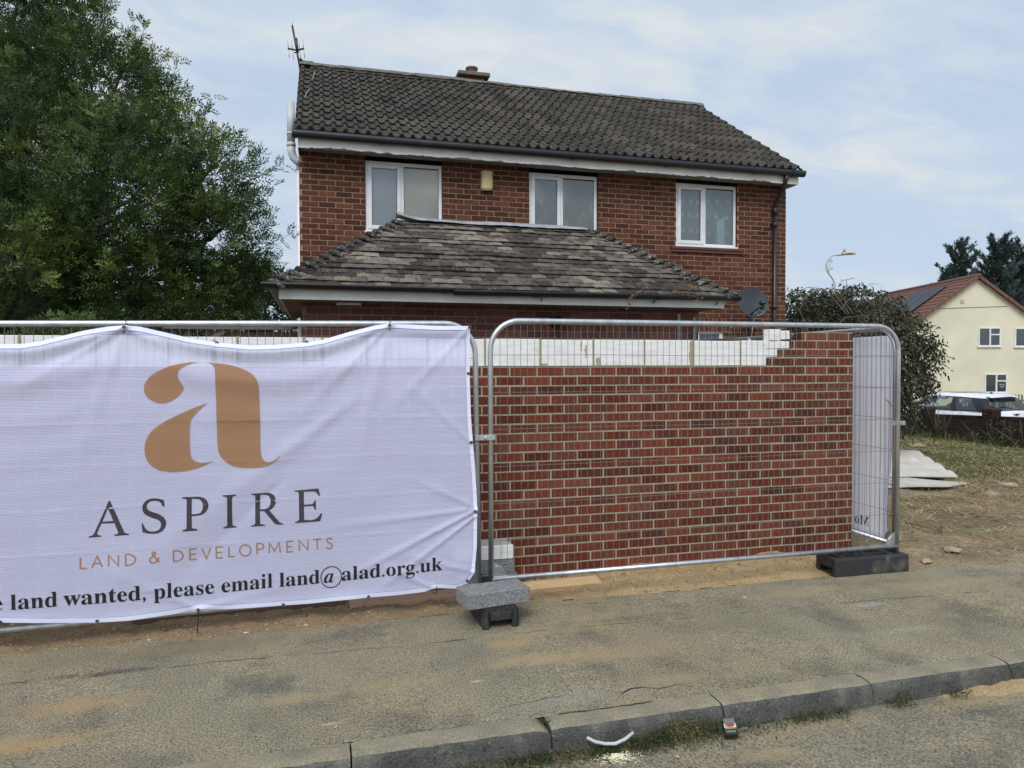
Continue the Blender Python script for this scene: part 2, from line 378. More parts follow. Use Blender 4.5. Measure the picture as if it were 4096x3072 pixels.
crack([(-500,2770),(0,2737),(339,2710),(590,2676),(881,2649),(1458,2598),(1672,2582),(2058,2537),(2463,2496),(2700,2476),(3432,2408),(4096,2348),(4500,2310)], .0055, .02, brk=.12)
crack([(1300,2478),(1560,2478),(2058,2436),(2603,2398),(2800,2379)], .005, .02, brk=.08)
crack([(2489,2778),(2526,2758),(2570,2752),(2634,2758),(2704,2737),(2760,2745),(2800,2768)], .009, .012)
crack([(2420,2830),(2470,2800),(2489,2778),(2400,2762)], .003, .01)
crack([(1950,2872),(2010,2834),(2100,2815),(2260,2782)], .0035, .02)
crack([(-300,3170),(400,3100),(700,3072),(1000,3045),(1300,2985),(1650,2930),(2100,2872),(2500,2822),(2852,2772),(3150,2738),(3450,2700),(4000,2622),(4400,2570)], .013, .012, brk=.25)
crack([(2634,2758),(2600,2800),(2560,2812)], .002, .01)
struct(g.build('pavement', [pave_m, crack_m]))
# kerb of separate 0.915 m stones
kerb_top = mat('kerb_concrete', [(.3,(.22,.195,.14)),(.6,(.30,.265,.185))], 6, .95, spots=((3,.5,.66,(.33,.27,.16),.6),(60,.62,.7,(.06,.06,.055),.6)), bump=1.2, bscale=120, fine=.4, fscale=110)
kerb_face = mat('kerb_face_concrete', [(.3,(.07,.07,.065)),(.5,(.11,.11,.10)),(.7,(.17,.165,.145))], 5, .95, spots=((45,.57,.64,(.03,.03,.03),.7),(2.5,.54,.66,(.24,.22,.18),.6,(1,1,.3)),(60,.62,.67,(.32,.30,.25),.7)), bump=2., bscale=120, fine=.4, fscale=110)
g = MB()
kj = [-.80, .115, 1.03, 1.935, 2.83, 3.775]; kk = [kj[0]-.915*i for i in range(14, 0, -1)]+kj+[kj[-1]+.915*i for i in range(1, 16)]
for a, b in zip(kk, kk[1:]):
    a += .004; b -= .004; dy = rnd.uniform(-.004, .004); dz = rnd.uniform(-.003, .003)
    prof = [(3.262,-.02),(3.255,0.),(3.20,.002),(3.155,-.001),(3.135,-.008),(3.124,-.02),(3.116,-.04),(3.108,-.13),(3.10,-.16)]
    m_ = 24; vs = []
    for i in range(m_+1):
        x = a+(b-a)*i/m_; e = .004 if i in (0, m_) else 0
        for j, (y, z) in enumerate(prof):
            nn = .003*pn(Vector((x*14, y*30, z*30)))
            cut = 0
            if abs(x-1.03) < .05 and x < 1.03 and 1 <= j <= 4: cut = .03*(1-abs(x-1.03)/.05)
            vs.append((x, y+dy+nn+(e if j > 3 else 0), z+dz+gz(x)+nn-e-cut))
    k = len(prof)
    for j in range(k-1):
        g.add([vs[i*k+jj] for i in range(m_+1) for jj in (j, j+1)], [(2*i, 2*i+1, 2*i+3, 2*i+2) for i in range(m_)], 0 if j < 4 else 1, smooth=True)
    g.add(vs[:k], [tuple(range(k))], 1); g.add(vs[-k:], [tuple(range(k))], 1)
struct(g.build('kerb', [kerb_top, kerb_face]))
# sand and dug soil banked along the new wall
def sh(x, y):
    f = (y-4.66)/(5.42-4.66)
    ed = .16*pn(Vector((x*1.3, 0, 4)))+.07*pn(Vector((x*5, 0, 7)))-(.17 if x > 1.3 else .03)
    e = max(0., min(1., (y-4.66+ed)/.22))
    big = .045*math.exp(-((x-2.6)/.5)**2)+.06*math.exp(-((x-3.75)/.38)**2)+.05*math.exp(-((x+.2)/.9)**2)+.015
    if 0.85 < x < 1.9: big *= .35
    n = .022*pn(Vector((x*6, y*6, 0)))+.014*pn(Vector((x*16, y*16, 0)))+.008*pn(Vector((x*40, y*40, 0)))
    return -.012+e*(big*(.35+.65*max(0, f))+n+.012)
g = MB(); nx, ny = 420, 38; vs = []; at = []
for j in range(ny+1):
    for i in range(nx+1):
        x = -3.6+(4.95+3.6)*i/nx; y = 4.52+(5.44-4.52)*j/ny; vs.append((x, y, sh(x, y)+gz(x)))
b0 = len(g.v); g.v.extend(vs)
for j in range(ny):
    for i in range(nx):
        x = vs[j*(nx+1)+i][0]
        sandy = max(0, min(1, .5+(x-1.7)*.9)) if x < 4.2 else max(.25, 1-(x-4.2)*1.6)
        q = (j*(nx+1)+i, j*(nx+1)+i+1, (j+1)*(nx+1)+i+1, (j+1)*(nx+1)+i)
        if max(vs[k][2] for k in q) < -.0115: continue
        g.f.append(q); g.m.append(0); g.sm.append(True); g.a.append((sandy*.85+.05, .5))
g.has = True
struct(g.build('sand', sand_m), 'stuff')
# sand washed against the kerb on the road
g = MB()
def ks(u, v):
    x = 3.0+u*4.4; y = 2.90+v*.23; e = max(0, min(1, (x-3.1)/.5))*max(0, min(1, v*1.6-.75+.7*pn(Vector((x*4, y*5, 0)))+.3*pn(Vector((x*13, y*13, 0)))))
    return (x, y, gz(x)-.126+e*(.02+.018*v+.01*pn(Vector((x*9, y*9, 2)))))
g.grid(120, 12, ks, a=(.8, .5)); struct(g.build('sand', sand_m), 'stuff')

# ------------------------------------------------------------ brick and tile builders
def brickwork(mb, o, u, n, courses, iv, phase=0., out=.006, bl=.225, bh=.075, gap=.0125, mats=(0, 1), jit=.0012, ch=.003, z0=0., mort=True):
    o = Vector(o); u = Vector(u); n = Vector(n)
    def P(s, z, d): return o+u*s+Vector((0, 0, z))+n*d
    for k in courses:
        z = z0+k*bh; ivs = iv(k)
        for a, b in ivs:
            if mort: mb.add([P(a, z, 0), P(b, z, 0), P(b, z+bh, 0), P(a, z+bh, 0)], [(0,1,2,3)], mats[1])
            st = phase+(k % 2)*bl/2; i = math.floor((a-st)/bl)-1
            while True:
                s0 = st+i*bl; i += 1
                if s0 > b: break
                s1 = s0+bl-gap; s0 = max(s0, a+.0005); s1 = min(s1, b-.0005)
                if s1-s0 < .03: continue
                at = (rnd.random(), rnd.random()); d = out+rnd.uniform(-1, 1)*jit
                j0, j1, j2, j3 = (rnd.uniform(-.0015, .0015) for _ in range(4))
                za, zb = z+gap/2+j0, z+bh-gap/2+j1; s0 += j2*.6; s1 += j3*.6
                r = [P(s0, za, 0), P(s1, za, 0), P(s1, zb, 0), P(s0, zb, 0), P(s0, za, d-ch), P(s1, za, d-ch), P(s1, zb, d-ch), P(s0, zb, d-ch),
                     P(s0+ch, za+ch, d), P(s1-ch, za+ch, d), P(s1-ch, zb-ch, d), P(s0+ch, zb-ch, d)]
                fs = [(8,9,10,11)]+[(q, (q+1) % 4, 4+(q+1) % 4, 4+q) for q in range(4)]+[(4+q, 4+(q+1) % 4, 8+(q+1) % 4, 8+q) for q in range(4)]
                mb.add(r, fs, mats[0], at)
def rolltile(mb, o, u, s, L, rows, width, roll=.15, mi=0):
    """double-roll interlocking tiles; o eave corner, u along eave, s up the slope"""
    o = Vector(o); u = Vector(u); s = Vector(s).normalized(); n = u.cross(s).normalized(); gauge = L/rows
    tw = roll*2; cols = int(round(width/tw)); tw = width/cols
    for k in range(rows):
        for c in range(cols):
            at = (rnd.random(), rnd.random()); ns = 16; jz = rnd.uniform(-.003, .004); js = rnd.uniform(-.008, .008); tl = rnd.uniform(-.004, .004)
            if rnd.random() < .035: js -= .02; jz += .006
            vs = []
            for i in range(ns+1):
                x = i/ns; ph = (x*2+.12) % 1
                h = .050*max(0, math.cos((ph-.5)*math.pi/.52))**.8 if abs(ph-.5) < .26 else 0
                for (ss, hh) in ((k*gauge+js, -.006), (k*gauge+js, .034), (k*gauge+js+.004, .038), ((k+1)*gauge+.02, .008)):
                    hv = h if hh > 0 else h*.9
                    vs.append(o+u*(c*tw+x*tw)+s*ss+n*(hh+hv+jz+tl*(x-.5)))
            mb.add(vs, [(i*4+j, i*4+j+1, (i+1)*4+j+1, (i+1)*4+j) for i in range(ns) for j in (1, 2)], mi, at)
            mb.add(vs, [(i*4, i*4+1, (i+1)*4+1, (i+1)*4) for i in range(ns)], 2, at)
            for e in (0, ns): mb.add([vs[e*4+j] for j in range(4)], [(0,1,2,3)], mi, at)
def plaintile(mb, o, u, s, L, rows, ext, tw=.166, mi=0):
    o = Vector(o); u = Vector(u); s = Vector(s).normalized(); n = u.cross(s).normalized(); gauge = L/rows
    for k in range(rows):
        a, b = ext((k+.3)/rows); i = math.floor(a/tw)-1; st = (k % 2)*tw/2+.01*math.sin(k*2.1)
        sag = .006*math.sin(k*1.7)
        while True:
            x0 = st+i*tw; i += 1
            if x0 > b: break
            x1 = x0+tw-.0035; x0 = max(x0, a); x1 = min(x1, b)
            if x1-x0 < .02: continue
            cx = (x0+x1)/2
            # weathering runs in patches over neighbouring tiles
            r1 = .52+.6*pn(Vector((cx*1.6, k*.4, 11)))+rnd.uniform(-.36, .36)+(.16 if k > rows*.55 else -.04)
            at = (max(0, min(1, r1)), rnd.random()); jz = rnd.uniform(-.003, .003); js = rnd.uniform(-.005, .005); t1 = rnd.uniform(-.004, .004)
            w = sag+.01*pn(Vector((cx*2, k*.3, 0)))
            q = []
            m_ = 3
            for ii in range(m_+1):
                xx = x0+(x1-x0)*ii/m_; cam_ = .004*(1-(2*ii/m_-1)**2)
                for ss, hh in ((k*gauge+js, .0), (k*gauge+js, .017), (k*gauge+.004+js, .0195), ((k+1)*gauge+.02, .006)):
                    q.append(o+u*xx+s*ss+n*(hh+jz+cam_+t1*(ii/m_-.5)+w))
            mb.add(q, [(ii*4+j, ii*4+j+1, ii*4+4+j+1, ii*4+4+j) for ii in range(m_) for j in (1, 2)], mi, at)
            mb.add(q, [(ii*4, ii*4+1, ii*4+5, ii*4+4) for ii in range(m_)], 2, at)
            for e in (0, m_): mb.add([q[e*4+j] for j in range(4)], [(0,1,2,3)], mi, at)
def gutter(mb, p0, p1, r=.055, mi=0, out=(0,-1,0), dz=1.):
    p0 = Vector(p0); p1 = Vector(p1); out = Vector(out); n = 10; vs = []; L = (p1-p0).length; m_ = max(2, int(L/.5))
    for i in range(m_+1):
        p = p0.lerp(p1, i/m_)
        for rr in (r, r-.004):
            for k in range(n+1):
                an = math.pi*k/n; vs.append(p+out*math.cos(an)*rr-Vector((0,0,1))*math.sin(an)**(1/dz)*rr*dz)
    K = 2*(n+1); fs = []
    for i in range(m_):
        for k in range(n):
            fs.append((i*K+k, i*K+k+1, (i+1)*K+k+1, (i+1)*K+k)); fs.append((i*K+n+1+k, i*K+n+2+k, (i+1)*K+n+2+k, (i+1)*K+n+1+k))
        fs.append((i*K, (i+1)*K, (i+1)*K+n+1, i*K+n+1)); fs.append((i*K+n, (i+1)*K+n, (i+1)*K+K-1, i*K+K-1))
    mb.add(vs, fs, mi, smooth=True)
    for i in (0, m_): mb.add([vs[i*K+k] for k in range(n+1)], [tuple(range(n+1))], mi)
def joints(mb, p0, p1, xs_, r=.055, w=.05, mi=0, out=(0,-1,0), dz=1.):
    p0 = Vector(p0); p1 = Vector(p1); d = (p1-p0).normalized()
    for x in xs_:
        q = p0+d*x; gutter(mb, q-d*w/2, q+d*w/2, r+.006, mi, out, dz)

# ------------------------------------------------------------ the brick house
HX0, HX1, HY, HB = -.25, 7.405, 10.15, 15.7
house = thing('brick_house', 'two-storey red brick house with a dark tiled roof and three white upstairs windows', 'house', (HX0, HY, 0))
wins = [(.625,1.715),(3.01,4.10),(5.415,6.50)]; WZ0, WZ1 = 3.60, 4.60
rw = (5.80, 6.27, 1.30, 2.27)
mb = MB()
def iv_front(k):
    z0, z1 = k*.075, k*.075+.075; cuts = []
    if z1 > WZ0+.02: cuts += wins
    if z0 < rw[3]-.03 and z1 > rw[2]+.03: cuts.append((rw[0], rw[1]))
    if rw[3]-.03 <= z0 < rw[3]+.19: cuts.append((rw[0]-.12, rw[1]+.12))
    out = []; a = HX0
    for c in sorted(cuts): out.append((a-HX0, c[0]-HX0)); a = c[1]
    out.append((a-HX0, HX1-HX0)); return out
brickwork(mb, (HX0, HY, 0), (1,0,0), (0,-1,0), range(0, 62), iv_front, phase=.03)
# soldier course over the ground-floor window
sx0 = rw[0]-.12
mb.add([(sx0,HY,2.25),(rw[1]+.12,HY,2.25),(rw[1]+.12,HY,2.49),(sx0,HY,2.49)], [(0,1,2,3)], 1)
for i in range(9):
    mb.bbox((sx0+i*.079+.003, HY-.007, 2.262), (sx0+i*.079+.069, HY+.02, 2.47), .003, 0, (rnd.random(), rnd.random()))
pitch = math.atan2(6.90-4.80, 12.92-9.78)
def gable_iv(k):
    z = k*.075+.04
    return [(0, HB-HY)] if z < 4.7 else ([((z-4.72)/math.tan(pitch)*1.0, (HB-HY)-(z-4.72)/math.tan(pitch))] if (z-4.72)/math.tan(pitch) < (HB-HY)/2-.1 else [])
brickwork(mb, (HX0, HY, 0), (0,1,0), (-1,0,0), range(0, 90), gable_iv, phase=.1)
brickwork(mb, (HX1, HY, 0), (0,1,0), (1,0,0), range(0, 90), gable_iv, phase=.1)
brickwork(mb, (HX0, HB, 0), (1,0,0), (0,1,0), range(0, 61), lambda k: [(0, HX1-HX0)])
# window reveals
for a, b in wins+[(rw[0], rw[1])]:
    z0, z1 = (WZ0, WZ1) if a != rw[0] else (rw[2], rw[3])
    mb.add([(a,HY,z0),(a,HY+.12,z0),(a,HY+.12,z1),(a,HY,z1)], [(0,1,2,3)], 0, (.5,.4)); mb.add([(b,HY,z0),(b,HY+.12,z0),(b,HY+.12,z1),(b,HY,z1)], [(0,1,2,3)], 0, (.5,.4))
    mb.add([(a,HY,z0),(b,HY,z0),(b,HY+.12,z0),(a,HY+.12,z0)], [(0,1,2,3)], 1); mb.add([(a,HY+.12,z0-.02),(b,HY+.12,z0-.02),(b,HY+.9,z0-.02),(a,HY+.9,z0-.02)], [(0,1,2,3)], 1)
mb.build('wall', [brick_old, mortar_old], house, fixn=False)
# main roof
mb = MB(); EY, EZ, RY, RZ = 9.80, 4.80, 12.92, 6.885; RX0, RX1 = -.30, 7.45
sl_ = Vector((0, RY-EY, RZ-EZ)); Ls = sl_.length
rolltile(mb, (RX0, EY, EZ), (1,0,0), sl_, Ls, 12, RX1-RX0)
mb.add([(RX0+.02,EY+.02,EZ-.02),(RX1-.02,EY+.02,EZ-.02),(RX1-.02,RY,RZ-.02),(RX0+.02,RY,RZ-.02)], [(0,1,2,3)], 1)
bz = EZ
mb.add([(RX0,2*RY-EY,bz+.02),(RX1,2*RY-EY,bz+.02),(RX1,RY,RZ+.02),(RX0,RY,RZ+.02)], [(0,1,2,3)], 0, (.4,.5))
for x in (RX0+.02, RX1-.05):   # verge bedding
    mb.prism([(x,EY+.03,EZ-.05),(x,EY+.03,EZ+.012),(x,RY,RZ+.012),(x,2*RY-EY,EZ+.01),(x,2*RY-EY,EZ-.05),(x,RY,RZ-.06)], (.03,0,0), 1)
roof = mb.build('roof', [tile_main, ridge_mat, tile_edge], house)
mb = MB(); x = RX0+.22; n = 17; w = (RX1-x)/n
for i in range(n):
    dz = rnd.uniform(-.006, .006)+.012*math.sin(i*.5); r0 = .115
    vs = [];
    for e in (0, 1):
        for rr in (r0+(.006 if e == 0 else 0), r0-.015):
            for k in range(11):
                an = math.pi*(k/10*1.1-.05); vs.append((x+e*(w-.004), RY+math.cos(an)*rr*1.05, RZ-.02+dz+math.sin(an)*rr))
    fs = [(k, k+1, 22+k+1, 22+k) for k in range(10)]+[(11+k, 12+k, 11+k+1+22, 11+k+22) for k in range(10)]+[(k, k+1, 11+k+1, 11+k) for k in range(10)]+[(22+k, 22+k+1, 33+k+1, 33+k) for k in range(10)]
    mb.add(vs, fs, 0, smooth=False); x += w
def rm(u, v):
    x = RX0+u*(RX1-RX0)*(1.0); a = -1+2*v
    h = .03+.03*pn(Vector((x*7, v*3, 0)))+(.07*(1-a*a) if u < .03 else .0)
    return (x, RY+a*(.15+.02*pn(Vector((x*5, 8, v)))), RZ+.075-abs(a)*.085+h*.6)
mb.grid(180, 8, rm, 0, smooth=False)
mb.build('ridge', ridge_mat, roof)
# chimney behind the ridge
brick_ch = brick_ext
mb = MB(); cx0, cx1, cy0, cy1 = 2.575, 3.13, 13.25, 13.75
mb.box((cx0+.04, cy0+.04, 6.2), (cx1-.04, cy1-.04, 7.20), 0, (.2,.3))
for (p, q, nn) in (((cx0+.04,cy0+.04,6.2),(1,0,0),(0,-1,0)), ((cx0+.04,cy0+.04,6.2),(0,1,0),(-1,0,0))):
    brickwork(mb, p, q, nn, range(0, 13), lambda k: [(0, .475 if q[0] else .42)])
ch = mb.build('chimney', [brick_ch, mortar_old], roof, fixn=False)
mb = MB(); mb.bbox((cx0-.03, cy0-.03, 7.20), (cx1+.03, cy1+.03, 7.275), .012); mb.build('cap', ridge_mat, ch) if False else mb.build('chimney_cap', ridge_mat, roof)
mb = MB(); mb.lathe([(.0,7.27),(.115,7.27),(.105,7.30),(.10,7.40),(.118,7.41),(.12,7.44),(.105,7.445),(.09,7.44),(.085,7.3),(0,7.3)], (2.86, 13.5, 0), n=20)
mb.build('chimney_pot', mat('terracotta', (.16,.085,.065), 12, .9, spots=((20,.58,.68,(.3,.27,.22),.5),), bump=.4), roof)
# fascia, soffit, gutter
mb = MB(); fy = EY+.055
mb.box((RX0+.06, fy+.004, 4.605), (RX1-.03, fy+.02, 4.775), 1)
xs2 = frange(RX0+.04, RX1-.03, .035); vs = []
for x in xs2:
    d = 4.612+.02*pn(Vector((x*1.7,0,0)))+.045*max(0, pn(Vector((x*5,3,0))))+.03*max(0, pn(Vector((x*17,6,0))))
    if x > 6.9 or x < -.1: d = 4.604
    vs += [(x, fy-.004-.006*max(0, pn(Vector((x*15,1,0)))), d), (x, fy, 4.775)]
mb.add(vs, [(2*i, 2*i+2, 2*i+3, 2*i+1) for i in range(len(xs2)-1)], 0)
mb.box((RX1-.055, fy+.021, 4.605), (RX1-.03, HY+.1, 4.77), 0); mb.box((RX0+.04, fy+.002, 4.60), (RX0+.06, HY, 4.77), 1)
mb.build('fascia', [white_paint, bare_wood], house)
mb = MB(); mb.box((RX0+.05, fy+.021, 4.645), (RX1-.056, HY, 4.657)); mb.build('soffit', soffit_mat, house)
mb = MB(); gp0, gp1 = (RX0-.03, EY-.005, 4.805), (RX1+.03, EY-.005, 4.80)
gutter(mb, gp0, gp1, .058, dz=1.55); joints(mb, gp0, gp1, [.04, 1.15, 2.45, 3.9, 5.4, 6.9, 7.6], .058, dz=1.55); mb.build('gutter', black_pvc, house)
mb = MB(); mb.tube([(7.16,EY-.005,4.72),(7.16,EY+.01,4.66),(7.16,EY+.1,4.5),(7.16,HY-.075,4.33),(7.16,HY-.06,4.22)], .036, 12)
mb.tube([(7.16,HY-.06,4.26),(7.16,HY-.06,0)], .034, 12); mb.tube([(7.16,HY-.06,4.28),(7.16,HY-.06,4.16)], .043, 12)
for z in (3.95, 2.62): mb.tube([(7.16,HY-.06,z),(7.16,HY-.06,z+.09)], .042, 12)
for z in (4.0, 2.3, 1.1): mb.box((7.10,HY-.04,z),(7.22,HY-.002,z+.03))
mb.build('downpipe', black_pvc, house)
mb = MB(); mb.tube([(-.36,10.3,5.36),(-.36,10.3,4.78)], .052, 16); mb.tube([(-.36,10.3,4.93),(-.36,10.3,4.90)], .058, 16); mb.tube([(-.36,10.3,4.79),(-.36,10.3,4.74)], .06, 16)
mb.tube([(-.36,10.3,4.76),(-.355,10.3,4.66),(-.33,10.3,4.59),(-.28,10.3,4.545),(-.24,10.3,4.53)], .055, 14)
mb.build('vent_pipe', grey_pvc, house)
mb = MB(); mb.tube([(-.262,10.36,4.60),(-.262,10.36,0)], .034, 12); mb.tube([(-.262,10.36,4.5),(-.262,10.36,4.44)], .041, 12)
for z in (3.55, 2.4): mb.box((-.31,10.32,z),(-.25,10.40,z+.04))
mb.build('soil_pipe', upvc, house)
# upstairs windows
def glass_mat(name, col, rough=.06, noise=None):
    m = bpy.data.materials.new(name); m.use_nodes = True; t = m.node_tree; b = t.nodes['Principled BSDF']
    tc = nd(t, 'ShaderNodeTexCoord'); f = noi(t, tc.outputs['Object'], 1.7, 3); f2 = noi(t, tc.outputs['Object'], 45, 2)
    c = ramp(t, f, [(.3, tuple(x*.8 for x in col)), (.7, tuple(x*1.2 for x in col))]); c = mixc(t, ramp(t, f2, [(.69, 0.), (.72, .5)]), c, (.05,.05,.05))
    lk(t, c, b.inputs['Base Color']); b.inputs['Roughness'].default_value = rough; b.inputs['Specular IOR Level'].default_value = .7; b.inputs['Coat Weight'].default_value = .6; b.inputs['Coat Roughness'].default_value = .02
    return m
def clear_glass(name, tint=(.75,.78,.8), mixv=.78):
    m = bpy.data.materials.new(name); m.use_nodes = True; t = m.node_tree; t.nodes.clear()
    tr = nd(t, 'ShaderNodeBsdfTransparent'); tr.inputs[0].default_value = (*tint, 1)
    gl = nd(t, 'ShaderNodeBsdfGlossy'); gl.inputs['Roughness'].default_value = .02; gl.inputs[0].default_value = (.9,.9,.9,1)
    lw = nd(t, 'ShaderNodeLayerWeight'); lw.inputs[0].default_value = .25
    k = mth(t, 'ADD', mth(t, 'MULTIPLY', lw.outputs['Fresnel'], .9), 1-mixv-.1, True)
    mx = nd(t, 'ShaderNodeMixShader'); lk(t, k, mx.inputs[0]); lk(t, tr.outputs[0], mx.inputs[1]); lk(t, gl.outputs[0], mx.inputs[2])
    o = nd(t, 'ShaderNodeOutputMaterial'); lk(t, mx.outputs[0], o.inputs[0]); return m
g_pane = clear_glass('window_glass', (.93,.95,.96), .82)
blind_a = mat('grey_blind', (.33,.37,.39), 1.5, .9); blind_b = mat('beige_blind', (.46,.43,.365), 2.2, .9, spots=((3,.5,.7,(.33,.33,.29),.6),))
blind_c = mat('dim_curtain', (.19,.215,.22), 1.2, .9, spots=((3.5,.48,.66,(.46,.48,.44),.7,(1,1,.45)),)); net_m = mat('net_curtain', (.21,.26,.27), 1.5, .9); flower_m = mat('lace_flower', (.48,.53,.54), 5, .9)
seal = mat('rubber_seal', (.02,.02,.02), 5, .7)
room_m = mat('dark_room', (.03,.035,.035), 2, .9)
def house_window(a, b, z0, z1, kind):
    y = HY+.055; f = MB(); t_ = .052; mid = a+(b-a)*(.52 if kind != 0 else .46)
    mid = a+(b-a)*.47
    for lo, hi in (((a+.005,z0+.005),(a+t_,z1-.01)), ((b-t_,z0+.005),(b-.005,z1-.01)), ((a+t_,z1-t_-.01),(b-t_,z1-.01)), ((a+t_,z0+.005),(b-t_,z0+t_)), ((mid-.022,z0+t_),(mid+.03,z1-t_-.01))):
        f.bbox((lo[0], y-.03, lo[1]), (hi[0], y+.03, hi[1]), .006)
    # opening sash stands proud on one side
    s0, s1 = (a+t_-.012, mid-.012)
    for lo, hi in (((s0,z0+t_-.012),(s0+.055,z1-t_)), ((s1-.055,z0+t_-.012),(s1,z1-t_)), ((s0+.055,z1-t_-.055),(s1-.055,z1-t_)), ((s0+.055,z0+t_-.012),(s1-.055,z0+t_+.043))):
        f.bbox((lo[0], y-.045, lo[1]), (hi[0], y+.0, hi[1]), .006)
    f.bbox((a-.01, y-.075, z0-.02), (b+.01, y-.03, z0+.012), .004)
    w = f.build('window', upvc, house)
    for (p, q, r, s_, cm) in ((s0+.055, s1-.055, z0+t_+.043, z1-t_-.055, (blind_a, blind_c, net_m)[kind]), (mid+.03, b-t_, z0+t_, z1-t_-.01, (blind_b, blind_c, net_m)[kind])):
        m = MB(); 
        for a_, b_, c_, d_ in ((p-.004,p+.006,r,s_),(q-.006,q+.004,r,s_),(p+.006,q-.006,r-.004,r+.006),(p+.006,q-.006,s_-.006,s_+.004)): m.box((a_, y-.034 if False else y-.019, c_), (b_, y-.012, d_))
        m.build('seal', seal, w)
        m = MB(); m.add([(p+.002, y-.022, r+.002),(q-.002, y-.022, r+.002),(q-.002, y-.022, s_-.002),(p+.002, y-.022, s_-.002)], [(0,1,2,3)]); m.build('pane', g_pane, w)
        m = MB()
        yy = y+.02
        def cur(u, v, p=p, q=q, r=r, s_=s_): return (p-.03+(q-p+.06)*u, y-.002+.0*u, r-.02+(s_-r+.04)*v)
        m.grid(1, 1, cur); 
        if kind == 2:
            for zz_ in (.22, .5, .8):
                for xx_ in (.12, .52, .88) if p < mid-.05 else (.1, .42, .8):
                    cx = p+(q-p)*xx_+.01*math.sin(zz_*9); cz = r+(s_-r)*(1-zz_)
                    for k in range(5):
                        an = k*2*math.pi/5+.3; m.lathe([(.0,0),(.017,0)], (cx+.02*math.cos(an), y-.0045, cz+.02*math.sin(an)), (0,1,0), 8, 1)
                    m.tube([(cx, y-.0045, cz+.01),(cx+.018, y-.0045, cz+.06)], .003, 4, 1); m.tube([(cx, y-.0045, cz+.01),(cx-.03, y-.0045, cz+.055)], .003, 4, 1)
            if p > mid-.05:
                m.add([(p+(q-p)*.42, y-.003, r),(p+(q-p)*.72, y-.003, r),(p+(q-p)*.70, y-.003, r+.50*(s_-r)),(p+(q-p)*.42, y-.003, r+.42*(s_-r))], [(0,1,2,3)], 2)
        m.build('curtain', [cm, flower_m, mat('bright_curtain_gap', (.38,.45,.48), 2)] if kind == 2 else cm, w)
for i, (a, b) in enumerate(wins): house_window(a, b, WZ0, WZ1, i)
mb = MB(); mb.bbox((5.33, HY-.055, 3.535), (6.58, HY+.01, 3.585), .01); mb.build('window_sill', mat('red_tile_sill', (.10,.035,.03), 12, .8, bump=.3), house)
mb = MB(); mb.bbox((5.33, HY-.04, 3.50), (6.58, HY-.0, 3.532), .004); mb.build('window_sill', mat('sill_creasing', (.13,.05,.04), 12, .8), house)
# ground floor window in the recess
mb = MB(); a, b, z0, z1 = rw
for lo, hi in (((a,z0),(a+.05,z1)), ((b-.06,z0),(b,z1)), ((a+.05,z1-.05),(b-.06,z1)), ((a+.05,z0),(b-.06,z0+.05))): mb.bbox((lo[0], HY+.03, lo[1]), (hi[0], HY+.09, hi[1]), .005)
w = mb.build('window', upvc, house); mb = MB(); mb.box((a+.05, HY+.055, z0+.05), (b-.06, HY+.062, z1-.05)); mb.build('pane', glass_mat('dim_glass', (.055,.075,.085)), w)
# single-storey extension
XX0, XX1, XY = -.175, 4.395, 7.68
mb = MB()
brickwork(mb, (XX0, XY, 0), (1,0,0), (0,-1,0), range(0, 32), lambda k: [(0, XX1-XX0)], phase=.04, mats=(0, 1))
brickwork(mb, (XX0, XY, 0), (0,1,0), (-1,0,0), range(0, 32), lambda k: [(0, HY-XY)], mats=(0, 1)); brickwork(mb, (XX1, XY, 0), (0,1,0), (1,0,0), range(0, 32), lambda k: [(0, HY-XY)], mats=(0, 1))
mb.build('extension_wall', [brick_ext, mortar_ext], house, fixn=False)
mb = MB(); E0, E1, EF, EBk, EZ2, RZ2 = -.45, 4.66, 7.33, 10.13, 2.50, 3.47; ry = 8.74; h0, h1 = .97, 3.40
sv = Vector((0, ry-EF, RZ2-EZ2)); L2 = sv.length; rows = 17
plaintile(mb, (E0, EF, EZ2), (1,0,0), sv, L2, rows, lambda t: ((h0-E0)*t+.02, (E1-E0)-(E1-h1)*t-.02))
sv = Vector((h0-E0, 0, RZ2-EZ2)); plaintile(mb, (E0, EBk, EZ2), (0,-1,0), sv, sv.length, rows, lambda t: ((EBk-ry)*t, (EBk-EF)-(ry-EF)*t))
sv = Vector((-(E1-h1), 0, RZ2-EZ2)); plaintile(mb, (E1, EF, EZ2), (0,1,0), sv, sv.length, rows, lambda t: ((ry-EF)*t, (EBk-EF)-(EBk-ry)*t))
mb.add([(E0,EBk,EZ2),(E1,EBk,EZ2),(h1,ry,RZ2),(h0,ry,RZ2)], [(0,1,2,3)], 0, (.3,.5))
mb.add([(E0+.05,EF+.05,EZ2-.02),(E1-.05,EF+.05,EZ2-.02),(h1,ry,RZ2-.03),(h0,ry,RZ2-.03)], [(0,1,2,3)], 1)
xroof = mb.build('extension_roof', [tile_flat, ridge_mat, tile_edge], house)
